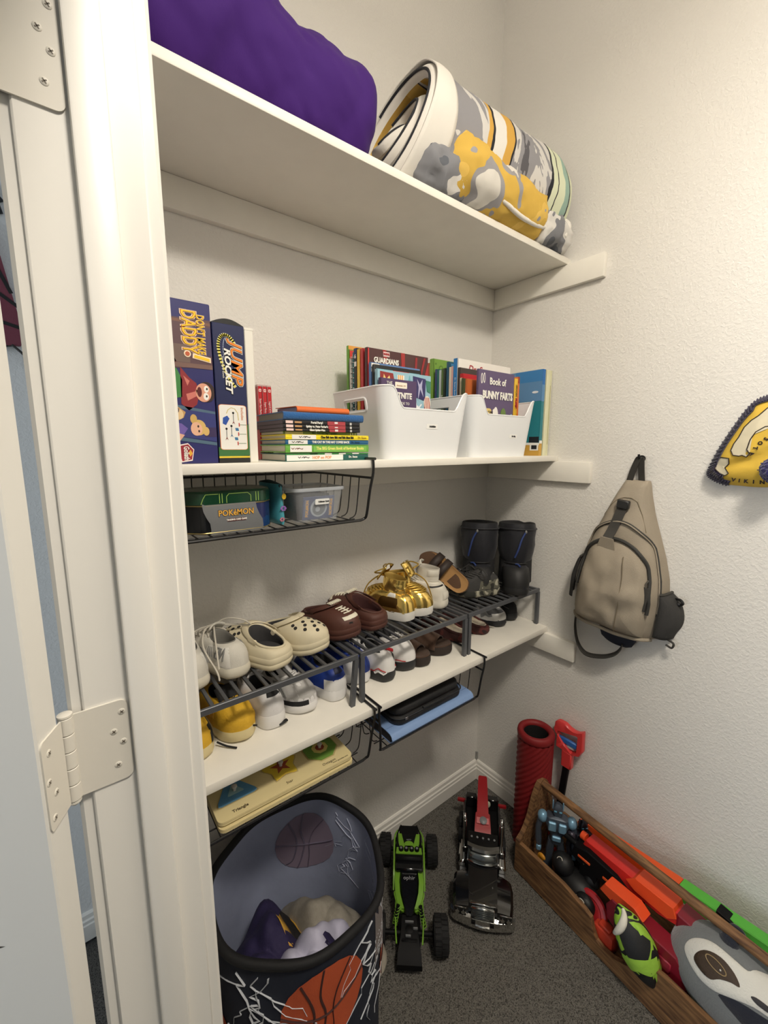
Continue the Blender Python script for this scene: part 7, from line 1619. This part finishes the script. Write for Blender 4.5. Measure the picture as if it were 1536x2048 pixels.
# ---- wooden tool crate and everything in it; its frame: x along towards the viewer, y across to the wall
CM = Matrix.Translation((-.2314, -.383, 0)) @ Matrix.Rotation(math.atan2(-math.cos(R(5.5)), -math.sin(R(5.5))), 4, 'Z')
def inc(name, label, cat, loc=(0, 0, 0), rot=None, group=None):
    t = thing(name, label, cat, group=group); t.matrix_world = CM @ Matrix.Translation(loc) @ (rot.to_4x4() if rot else Matrix()); return t
WD = bpy.data.materials.new('old_brown_wood'); WD.use_nodes = True
def _wood():
    nt = WD.node_tree; bs = nt.nodes['Principled BSDF']; tc = nt.nodes.new('ShaderNodeTexCoord'); mp = nt.nodes.new('ShaderNodeMapping'); mp.inputs['Scale'].default_value = (2.2, 16, 16); n = nt.nodes.new('ShaderNodeTexNoise'); n.inputs['Scale'].default_value = 6; n.inputs['Detail'].default_value = 6; n.inputs['Distortion'].default_value = .6
    r = nt.nodes.new('ShaderNodeValToRGB'); r.color_ramp.elements[0].position = .3; r.color_ramp.elements[0].color = lin((72, 46, 28)); r.color_ramp.elements[1].position = .7; r.color_ramp.elements[1].color = lin((150, 110, 70))
    bp = nt.nodes.new('ShaderNodeBump'); bp.inputs['Strength'].default_value = .4; bp.inputs['Distance'].default_value = .002
    nt.links.new(tc.outputs['Object'], mp.inputs[0]); nt.links.new(mp.outputs[0], n.inputs['Vector']); nt.links.new(n.outputs['Fac'], r.inputs[0]); nt.links.new(r.outputs[0], bs.inputs['Base Color']); nt.links.new(n.outputs['Fac'], bp.inputs['Height']); nt.links.new(bp.outputs[0], bs.inputs['Normal']); bs.inputs['Roughness'].default_value = .7
_wood()
cr = inc('tool_crate', 'long old wooden tool crate with a handle bar, full of toys', 'crate')
LN = .70
side = [(0, .002), (LN, .002), (LN, .139), (.462, .139), (.445, .136), (.425, .125), (.40, .098), (.37, .064), (.335, .045), (.305, .041), (.285, .047), (.272, .072), (.264, .102), (.245, .110), (.17, .122), (.08, .120), (0, .117)]
b = MB(); b.prism(side, .014, frame((0, .014, 0), (1, 0, 0), (0, 0, 1))); b.build('side_board', WD, cr, smooth=30)
b = MB(); b.box(0, LN, .216, .230, .002, .139, bev=.0015); b.build('side_board', WD, cr, smooth=30)
b = MB(); b.box(0, LN, .014, .216, 0, .012); b.build('base_board', WD, cr, smooth=0)
gable = smoothpts([(0, .125, 0), (.028, .150, 0), (.052, .195, 0), (.070, .255, 0), (.090, .298, 0), (.115, .316, 0), (.140, .298, 0), (.160, .255, 0), (.178, .195, 0), (.202, .150, 0), (.230, .125, 0)], 3)
for x in (-.016, LN):
    b = MB(); b.prism([(0, .001), (.230, .001)] + [(p.x, p.y) for p in gable[::-1]], .016, frame((x, 0, 0), (0, 1, 0), (0, 0, 1))); b.build('end_board', WD, cr, smooth=30)
b = MB(); b.cyl((-.002, .115, .298), (LN+.002, .115, .298), .0125, 18); b.build('handle_bar', WD, cr)
# robots
def robot(name, label, loc, rot, c1, c2, h, extra=True):
    t = inc(name, label, 'toy robot', loc, rot); m1 = mat('robot_%d_%d_%d' % c1, c1, .32, metal=.5); m2 = mat('robot_%d_%d_%d' % c2, c2, .35, metal=.35); k = h/.28
    def bx(nm, m, *v, bev=.003): b = MB(); b.box(*[q*k for q in v], bev=bev*k); return b.build(nm, m, t, smooth=30)
    b = MB(); b.loft([[(x*k, y*k, z*k) for x, y in rrect(w, d, .008, 3)] for z, w, d in ((.125, .034, .026), (.14, .040, .030), (.158, .036, .028), (.175, .056, .036), (.205, .074, .042), (.224, .066, .034), (.230, .03, .022))], 0, True, True, True); b.build('torso', m1, t, smooth=30)
    bx('chest_plate', m2, -.028, -.004, -.028, -.018, .185, .218); bx('chest_plate', m2, .004, .028, -.028, -.018, .185, .218); bx('waist', m2, -.014, .014, -.02, .016, .142, .16)
    b = MB(); b.loft([[(x*k, y*k, z*k) for x, y in rrect(w, d, .006, 3)] for z, w, d in ((.228, .018, .018), (.236, .028, .026), (.256, .030, .028), (.268, .022, .022), (.274, .012, .014))], 0, True, True, True); o = b.build('head', m1, t, smooth=30)
    b = MB()
    for s in (-1, 1): b.box(s*.008*k-.004*k, s*.008*k+.004*k, -.0145*k, -.0125*k, .250*k, .2545*k)
    b.build('eye', mat('robot_eye', (120, 190, 220), .3), o, smooth=0)
    for s in (-1, 1):
        b = MB(); b.box(s*.016*k-.002*k, s*.016*k+.002*k, -.004*k, .004*k, .25*k, .282*k, bev=.001); b.build('antenna', m2, o)
        b = MB(); b.ell((s*.046*k, 0, .212*k), .017*k, .019*k, .020*k, 12, 8); b.build('shoulder', m2, t)
        b = MB(); b.tube([Vector(p)*k for p in ((s*.050, 0, .205), (s*.058, -.004, .172), (s*.056, -.016, .135), (s*.054, -.02, .118))], [.011*k, .0095*k, .011*k, .008*k], 8); a = b.build('arm', m1, t)
        b = MB(); b.box(s*.054*k-.008*k, s*.054*k+.008*k, -.030*k, -.012*k, .100*k, .120*k, bev=.003*k); b.build('hand', m2, a)
        b = MB(); b.loft([[((s*x0+x)*k, (y+dy)*k, z*k) for x, y in rrect(w, d, .005, 3)] for z, w, d, x0, dy in ((.135, .020, .022, .014, 0), (.095, .026, .026, .018, 0), (.075, .020, .022, .019, -.002), (.055, .030, .030, .021, 0), (.016, .034, .034, .023, 0), (.012, .034, .054, .023, -.010), (0, .034, .056, .023, -.010))], 0, True, True, True); b.build('leg', m1, t, smooth=30)
    return t
E3 = lambda x, y, z: Euler((R(x), R(y), R(z))).to_matrix()
robot('toy_robot', 'tall grey and blue toy robot standing at the far end of the crate', (.075, .095, .0125), E3(0, 0, 38), (84, 92, 104), (126, 168, 196), .283)
robot('toy_robot', 'smaller black toy robot leaning beside the tall grey one in the crate', (.135, .150, .0125), E3(0, 0, 62), (40, 40, 48), (66, 62, 74), .235)
# bits and pieces
t = inc('black_toy_creature', 'lumpy black toy creature with white curled marks lying in the crate', 'toy', (.175, .070, .0125)); BKR = mat('matt_black_vinyl', (16, 16, 18), .55)
b = MB(); b.ell((0, 0, .055), .075, .050, .055, 20, 12); b.build('body', BKR, t)
b = MB(); b.ell((-.045, -.012, .115), .036, .032, .034, 16, 10); b.build('head', BKR, t)
for (x, y, z, rx, ry, rz_) in ((.05, -.035, .075, .032, .022, .03), (.03, .03, .10, .026, .026, .03), (.075, .0, .05, .03, .03, .03)): b = MB(); b.ell((x, y, z), rx, ry, rz_, 12, 8); b.build('limb', BKR, t)
wm = mat('white_mark', (206, 200, 186), .5); b = MB(); b.tube([(-.045 + .009*math.cos(a), -.032 + .006*math.sin(a), .138 + .008*math.sin(a)) for a in np.linspace(.5, 5.8, 14)], .0014, 5); b.build('curled_mark', wm, t)
b = MB(); b.tube(smoothpts([(-.02, -.046, .085), (.0, -.05, .088), (.015, -.048, .083), (.028, -.046, .09)], 4), .002, 5); b.build('curled_mark', wm, t); b = MB(); b.tube([(.05 + .008*math.cos(a), -.055, .098 + .006*math.sin(a)) for a in np.linspace(.2, 4, 10)], .0014, 5); b.build('curled_mark', wm, t)
t = inc('orange_toy_scoop', 'small orange toy scoop sticking up at the near corner of the crate', 'toy', (.055, .032, .0125)); b = MB(); b.loft([[(x + .010*k, y, z) for x, y in rrect(.018 + .006*k, .008, .003, 3)] for z, k in ((0, 0), (.05, 0), (.075, .6), (.100, 1.2))], 0, True, True, True); b.build('scoop_blade', mat('orange_yellow_plastic', (206, 140, 40), .4), t); b = MB(); b.ell((.014, 0, .1), .014, .006, .010, 10, 8); b.build('scoop_tip', mat('orange_yellow_plastic', (206, 140, 40)), t)
t = inc('red_toy_disc', 'flat red toy disc hanging in the cut out of the crate side', 'toy', (.235, .040, .070), E3(62, 0, 6)); b = MB(); b.lathe([(.0, -.004), (.052, -.004), (.056, 0), (.052, .006), (.040, .007), (.036, .003), (0, .003)], 30, 0, None, False, False); b.build('disc', mat('red_disc_plastic', (170, 34, 40), .4), t)
t = inc('orange_toy_block', 'small orange red toy block below the football in the crate', 'toy', (.292, .030, .0125)); b = MB(); b.box(-.03, .03, -.012, .03, 0, .062, bev=.006, seg=2); b.box(-.018, .018, -.006, .02, .062, .072, bev=.003); b.build('block', mat('orange_red_plastic', (196, 62, 40), .45), t)
# blasters
BR = mat('bright_red_plastic', (212, 44, 38), .38, coat=.2); OR_ = mat('bright_orange_plastic', (236, 84, 40), .4); DR = mat('maroon_plastic', (128, 22, 40), .4, coat=.2); GN = mat('green_plastic', (84, 176, 60), .4); OG = mat('orange_plastic_panel', (226, 88, 34), .45)
def outline_part(t, name, m, pts, y0, y1, bev=True):
    """outline in the x-z plane between two y"""
    b = MB(); n = len(pts); F = frame((0, y1, 0), (1, 0, 0), (0, 0, 1)); h = y1 - y0
    if bev:
        c = Vector((sum(p[0] for p in pts)/n, sum(p[1] for p in pts)/n)); e = .0025
        inn = [(p[0] + (c.x-p[0])*.04, p[1] + (c.y-p[1])*.05) for p in pts]
        b.loft([[(x, y0, z) for x, z in inn], [(x, y0+e, z) for x, z in pts], [(x, y1-e, z) for x, z in pts], [(x, y1, z) for x, z in inn]], 0, True, True, True)
    else: b.prism(pts, h, F)
    return b.build(name, m, t, smooth=20)
t = inc('toy_blaster', 'big red toy blaster with an orange barrel lying under the crate handle', 'toy blaster', (0, .122, 0))
outline_part(t, 'barrel', BR, [(.165, .205), (.175, .232), (.44, .240), (.445, .205), (.40, .192), (.25, .190)], -.022, .022)
outline_part(t, 'barrel_shroud', OR_, [(.305, .218), (.33, .246), (.43, .250), (.44, .225), (.42, .205), (.33, .205)], -.026, .026)
outline_part(t, 'stock', DR, [(.44, .246), (.66, .236), (.66, .15), (.60, .135), (.52, .150), (.44, .165)], -.028, .028)
outline_part(t, 'grip', DR, [(.47, .16), (.53, .15), (.545, .02), (.485, .015)], -.018, .018)
for z in (.175, .195, .215): b = MB(); b.box(.46, .64, -.0295, -.026, z, z+.004, bev=.001); b.build('rib', DR, t)
b = MB(); b.cyl((.150, 0, .220), (.166, 0, .220), .013, 16); b.build('muzzle', OR_, t)
t = inc('toy_blaster', 'dark red toy blaster with orange red top beside the soft football', 'toy blaster', (0, .062, 0))
outline_part(t, 'body', DR, [(.285, .150), (.30, .182), (.47, .180), (.50, .150), (.50, .100), (.44, .085), (.33, .092), (.29, .11)], -.026, .026)
outline_part(t, 'top_shell', OR_, [(.262, .178), (.275, .208), (.36, .212), (.385, .195), (.375, .178), (.30, .170)], -.022, .020)
outline_part(t, 'grip', DR, [(.43, .09), (.48, .095), (.49, .014), (.44, .013)], -.016, .016)
for k in range(3): b = MB(); b.box(.33+.05*k, .36+.05*k, -.0285, -.024, .12, .150, bev=.003); b.build('raised_panel', mat('wine_plastic', (150, 40, 58), .35), t)
t = inc('black_toy_blaster', 'long black toy blaster with thin orange stripes beside the red ones', 'toy blaster', (0, .088, 0), E3(0, 3, 4))
outline_part(t, 'body', BLK, [(.13, .172), (.14, .214), (.18, .226), (.27, .222), (.305, .206), (.30, .176), (.22, .166), (.20, .02), (.165, .02), (.165, .165)], -.020, .014)
b = MB(); b.cyl((.10, -.003, .205), (.140, -.003, .205), .009, 14); b.cyl((.30, -.003, .196), (.345, -.003, .194), .010, 14); b.build('barrel', BLK, t)
for x0, x1, z in ((.155, .195, .186), (.235, .300, .182)): b = MB(); b.box(x0, x1, -.0225, -.019, z, z+.0075, bev=.001); b.build('orange_stripe', OG, t)
for x, z in ((.176, .176), (.27, .172)): b = MB(); b.cyl((x, -.0205, z), (x, -.022, z), .0028, 10); b.build('screw_head', CH, t)
t = inc('long_toy_blaster', 'long orange and green toy blaster leaning on the wall behind the crate handle', 'toy blaster', (0, .186, 0))
outline_part(t, 'orange_section', OG, [(.10, .195), (.11, .216), (.41, .258), (.414, .214), (.30, .185)], -.014, .018)
outline_part(t, 'green_section', GN, [(.412, .215), (.412, .260), (.60, .281), (.685, .284), (.69, .200), (.60, .190), (.55, .205), (.50, .208)], -.016, .019)
outline_part(t, 'grip', GN, [(.60, .20), (.66, .20), (.67, .014), (.615, .013)], -.012, .014)
outline_part(t, 'fore_grip', OG, [(.22, .19), (.26, .20), (.262, .014), (.225, .014)], -.010, .014)
outline_part(t, 'black_inlay', BLK, [(.414, .232), (.418, .243), (.50, .252), (.504, .242)], -.0185, -.015); outline_part(t, 'black_inlay', BLK, [(.535, .240), (.535, .252), (.64, .266), (.66, .262), (.655, .246), (.60, .246)], -.0185, -.015); outline_part(t, 'black_clip', BLK, [(.497, .222), (.500, .276), (.535, .272), (.548, .262), (.54, .218)], -.022, .010)
# football
t = inc('soft_football', 'soft lime green and black printed football hanging over the crate edge', 'football', (.388, .008, .148), E3(0, 57, 8))
fbm = patmat('lime_black_print', [(0, (150, 196, 62)), (.475, (22, 24, 26)), (.60, (150, 196, 62)), (.655, (22, 24, 26))], scale=13, detail=1.2, distort=1.2, rough=.6, stretch=(1, 1.3, 1), bump=.15)
def fr(u): return .047*max(0.0, math.cos(u*PI/2))**.72
b = MB(); b.loft([[(.098*u, fr(u)*math.cos(a), fr(u)*math.sin(a)) for a in np.linspace(0, 2*PI, 32, endpoint=False)] for u in np.linspace(-.985, .985, 30)], 0, True, True, True); b.build('football_shell', fbm, t, smooth=60)
wb_ = mat('white_fleece_lacing', (222, 218, 204), .9, bump=.4, bscale=200); b = MB(); rows = []
P = [(.098*u, (fr(u)+.003)*math.cos(a), (fr(u)+.003)*math.sin(a)) for u, a in zip(np.linspace(-.93, -.42, 18), np.linspace(2.0, 3.9, 18))]
b.tube(P, [.004 + .006*math.sin(PI*i/17) for i in range(18)], 10); b.build('white_band', wb_, t)
b = MB(); b.lathe([(.0, .066), (.031, .067), (.022, .083), (.010, .096), (0, .099)], 24, 0, Matrix.Rotation(PI/2, 4, 'Y') @ Matrix.Translation((0, 0, -.0)), False, False)
lime = mat('lime_fabric', (154, 200, 70), .65, bump=.15, bscale=300); b2 = MB()
def fpatch(name, poly, m, off=.0012):
    """poly of (u along, angle)"""
    bb = MB(); pts = []
    for (u0, a0), (u1, a1) in zip(poly, poly[1:] + poly[:1]):
        for i in range(4): pts.append((u0 + (u1-u0)*i/4, a0 + (a1-a0)*i/4))
    c = (sum(p[0] for p in pts)/len(pts), sum(p[1] for p in pts)/len(pts)); f3 = lambda u, a: Vector((.098*u, (fr(u)+off)*math.cos(a), (fr(u)+off)*math.sin(a))); q = len(pts); vs = []
    for k in (1, .66, .33): vs += [f3(c[0] + (u-c[0])*k, c[1] + (a-c[1])*k) for u, a in pts]
    vs.append(f3(*c)); bb.add(vs, [(r*q+i, r*q+(i+1) % q, (r+1)*q+(i+1) % q, (r+1)*q+i) for r in range(2) for i in range(q)] + [(2*q+i, 2*q+(i+1) % q, 3*q) for i in range(q)]); bb.build(name, m, t, smooth=60)
blkf = mat('black_fabric_print', (24, 25, 27), .65, bump=.15, bscale=300)
fpatch('black_print', [(-.75, 2.3), (-.2, 1.5), (.05, 2.2), (.0, 3.2), (-.55, 3.4)], blkf); fpatch('lime_print', [(-.05, 3.6), (.0, 2.6), (.12, 1.6), (.35, 1.7), (.45, 2.4), (.3, 3.0), (.4, 3.8), (.2, 4.0)], lime, .0016); fpatch('black_print', [(.35, 2.3), (.5, 3.4), (.85, 3.3), (.9, 2.4)], blkf, .0013); fpatch('lime_print', [(.42, 1.2), (.45, 2.2), (.95, 2.1), (.95, .9), (.6, .7)], lime, .0018)
fpatch('lime_print', [(-.62, 1.9), (-.55, 1.55), (-.38, 1.6), (-.42, 1.95)], lime, .0018)
# round plush
pc = (.572, .108, .168); PR = (.142, .098, .108)
t = inc('round_plush', 'round grey plush with white face patches and a brown eye in the crate', 'plush toy', pc)
plg = mat('grey_plush', (112, 116, 118), 1.0, bump=.7, bscale=240, bdist=.002, sheen=.5, var=.08, vscale=20); plw = mat('white_plush', (214, 213, 206), 1.0, bump=.7, bscale=240, bdist=.002, sheen=.4); pln = mat('navy_plush', (30, 34, 46), 1.0, bump=.7, bscale=240, bdist=.002, sheen=.3); plb = mat('brown_embroidery', (62, 48, 36), .7, bump=.4, bscale=300); pld = mat('dark_embroidery', (44, 42, 46), .7); plt = mat('tan_embroidery', (150, 128, 92), .6)
b = MB(); b.loft([[(PR[0]*math.sin(q)*math.cos(a), PR[1]*math.sin(q)*math.sin(a), -PR[2]*math.cos(q)) for a in np.linspace(0, 2*PI, 40, endpoint=False)] for q in np.linspace(.05, PI-.05, 24)], 0, True, True, True); b.build('plush_body', plg, t, smooth=60)
FN = CM.to_3x3().inverted()
f_r, f_u, f_n = FN @ _R, FN @ _U, FN @ Vector((-.66, -.08, .75)).normalized()
f_r = (f_r - f_n*f_r.dot(f_n)).normalized(); f_u = f_n.cross(f_r).normalized()
def onplush(p, q, off=.0015):
    o = f_r*p + f_u*q; D = Vector([1/v for v in PR])
    def sc(v): return Vector((v.x*D.x, v.y*D.y, v.z*D.z))
    a = sc(f_n).dot(sc(f_n)); b_ = sc(f_n).dot(sc(o)); c = sc(o).dot(sc(o)) - 1
    dd = b_*b_ - a*c
    if dd < 0: o = o*(.985/math.sqrt(c+1)); b_ = sc(f_n).dot(sc(o)); c = sc(o).dot(sc(o)) - 1; dd = max(0, b_*b_ - a*c)
    P = o + f_n*((-b_ + math.sqrt(dd))/a); n = Vector((P.x/PR[0]**2, P.y/PR[1]**2, P.z/PR[2]**2)).normalized(); return P + n*off
def pxy(x, y): return ((1300 + x/5.886 - 1468)/850.0, -(1700 + y/5.886 - 1976)/850.0)
def plpatch(name, pts, m, off, raw=False):
    pts = [pxy(*p) for p in pts] if not raw else pts
    q = len(pts); P4 = []
    for i in range(q):
        a, b_, c, d = (Vector(pts[(i+k) % q]) for k in (-1, 0, 1, 2))
        for f in (0, .33, .67): P4.append(.5*((2*b_) + (c-a)*f + (2*a-5*b_+4*c-d)*f*f + (3*b_-a-3*c+d)*f**3))
    c = sum(P4, Vector((0, 0)))/len(P4); q = len(P4); vs = []
    for k, o in ((1, .2), (.93, 1), (.62, 1.1), (.3, 1.1)): vs += [onplush(*(c + (p-c)*k), off*o) for p in P4]
    vs.append(onplush(*c, off*1.1)); bb = MB(); bb.add(vs, [(r*q+i, r*q+(i+1) % q, (r+1)*q+(i+1) % q, (r+1)*q+i) for r in range(3) for i in range(q)] + [(3*q+i, 3*q+(i+1) % q, 4*q) for i in range(q)]); return bb.build(name, m, t, smooth=60)
plpatch('dark_muzzle', [(760, 1690), (950, 1745), (1150, 1870), (1400, 2010), (1560, 2150), (1450, 2330), (1150, 2250), (950, 2000)], pln, .0022)
plpatch('white_mask', [(580, 1330), (620, 1260), (720, 1215), (850, 1225), (960, 1280), (1090, 1420), (1170, 1505), (1260, 1500), (1400, 1560), (1540, 1680), (1600, 1850), (1560, 2000), (1440, 2040), (1300, 1940), (1180, 1860), (1060, 1780), (900, 1720), (740, 1660), (640, 1570), (590, 1450)], plw, .0034)
plpatch('eye_patch', [(650, 1400), (700, 1345), (800, 1322), (900, 1350), (980, 1420), (1030, 1530), (1028, 1640), (960, 1605), (850, 1572), (750, 1570), (680, 1500)], plb, .005)
plpatch('eye_patch', [(1295, 1760), (1340, 1690), (1430, 1680), (1500, 1740), (1510, 1840), (1430, 1890), (1340, 1860)], pld, .005)
plpatch('nose', [(1080, 1700), (1130, 1705), (1210, 1770), (1252, 1830), (1200, 1830), (1110, 1760)], pld, .005)
b = MB(); b.tube([onplush(*pxy(870 + 62*math.cos(a)*1.0 + 30*math.sin(a), 1458 + 85*math.sin(a) + 25*math.cos(a)), .0065) for a in np.linspace(0, 2*PI, 26, endpoint=False)], .0012, 5, closed=True); b.build('eye_ring', plt, t)
b = MB(); b.ell(onplush(*pxy(895, 1500), .006), .002, .002, .002, 8, 6); b.build('eye_glint', plw, t)
for c_, a_ in (((1120, 1260), .3), ((1240, 1180), .9), ((1105, 1115), -.5)):
    p = onplush(*pxy(*c_), .004); b = MB(Matrix.Translation(p)); b.ell((0, 0, 0), .020, .013, .016, 12, 8); b.build('ear_tuft', pln, t)
# ---- claw grabber standing in the crate, leaning on the wall
GP = [(-.3801, .5004), (-.3870, .5085), (-.3950, .5110), (-.4173, .5110), (-.4330, .5030), (-.4500, .4990), (-.4666, .5023), (-.4753, .5160), (-.4833, .5130), (-.4851, .4389), (-.4732, .4141), (-.4476, .4064), (-.4488, .3499), (-.4106, .3379), (-.4100, .378), (-.3741, .396), (-.3757, .469)]
GH = [(-.3907, .471), (-.4656, .4889), (-.4643, .4258), (-.4414, .4069), (-.3905, .4106)]
t = thing('claw_grabber', 'toy claw grabber with a red handle and black rod standing in the crate', 'grabber', (-.030, -.43, .33))
GRM = mat('coral_red_plastic', (214, 62, 62), .35, coat=.2)
def ringmesh(outer, hole, x0, x1):
    """a plate with a hole, in the wall plane: outer and hole resampled to the same count"""
    def rs_(P, n, c):
        out = []; L_ = [0]
        for i in range(len(P)): L_.append(L_[-1] + (Vector(P[(i+1) % len(P)]) - Vector(P[i])).length)
        A = []
        for k in range(n*4):
            s = L_[-1]*k/(n*4); i = max(j for j in range(len(P)) if L_[j] <= s + 1e-9); q = (s-L_[i])/max(1e-9, L_[i+1]-L_[i]); A.append(Vector(P[i]).lerp(Vector(P[(i+1) % len(P)]), q))
        for k in range(n):
            ang = 2*PI*k/n; best = min(A, key=lambda p: abs((math.atan2(p.y-c[1], p.x-c[0]) - ang + PI) % (2*PI) - PI)); out.append(best)
        return out
    c = (-.430, .45); o = rs_(outer, 64, c); h = rs_(hole, 64, c)
    b = MB(Matrix.Translation((0, .43, -.33)))
    b.loft([[(x0, p.x, p.y) for p in h], [(x0, p.x, p.y) for p in [a.lerp(q, .85) for a, q in zip(h, o)]], [(x0+.004, p.x, p.y) for p in o], [(x1-.004, p.x, p.y) for p in o], [(x1, p.x, p.y) for p in [a.lerp(q, .85) for a, q in zip(h, o)]], [(x1, p.x, p.y) for p in h]], 0, True, loop=True); return b
ringmesh([p for p in GP if p[1] > .40] , GH, -.011, .011).build('handle_frame', GRM, t, smooth=40)
b = MB(Matrix.Translation((0, .43, -.33))); b.box(-.012, .012, -.4490, -.4110, .345, .410, bev=.004); b.build('handle_neck', GRM, t)
b = MB(Matrix.Translation((0, .43, -.33))); b.box(-.006, .006, -.4640, -.392, .432, .452, bev=.003); b.build('trigger', mat('blue_trigger_plastic', (50, 104, 178), .4), t)
b = MB(); b.ell((0, .025, .100), .004, .012, .008, 12, 8); b.ell((0, -.006, .096), .004, .016, .007, 12, 8); b.build('trigger_grip', mat('pale_grey_plastic', (186, 190, 196), .4), t)
b = MB(Matrix.Translation((.03, .43, -.33))); p0 = Vector((-.030, -.4285, .35)); p1 = Vector((-.062, -.4195, .075)); rows = []
for p in (p0, p1): rows.append([p + Vector((x, y, 0)) for x, y in rrect(.014, .022, .003, 3)])
b.loft(rows, 0, True, True, True); b.build('rod', BLK, t, smooth=40)
for s in (-1, 1): b = MB(Matrix.Translation((.03, .43, -.33))); b.tube(smoothpts([p1 + Vector((0, s*.004, .01)), p1 + Vector((-.002, s*.024, -.012)), p1 + Vector((-.003, s*.022, -.040)), p1 + Vector((-.003, s*.006, -.056))], 4), .006, 8); b.build('claw', GRM, t)
flush_text()
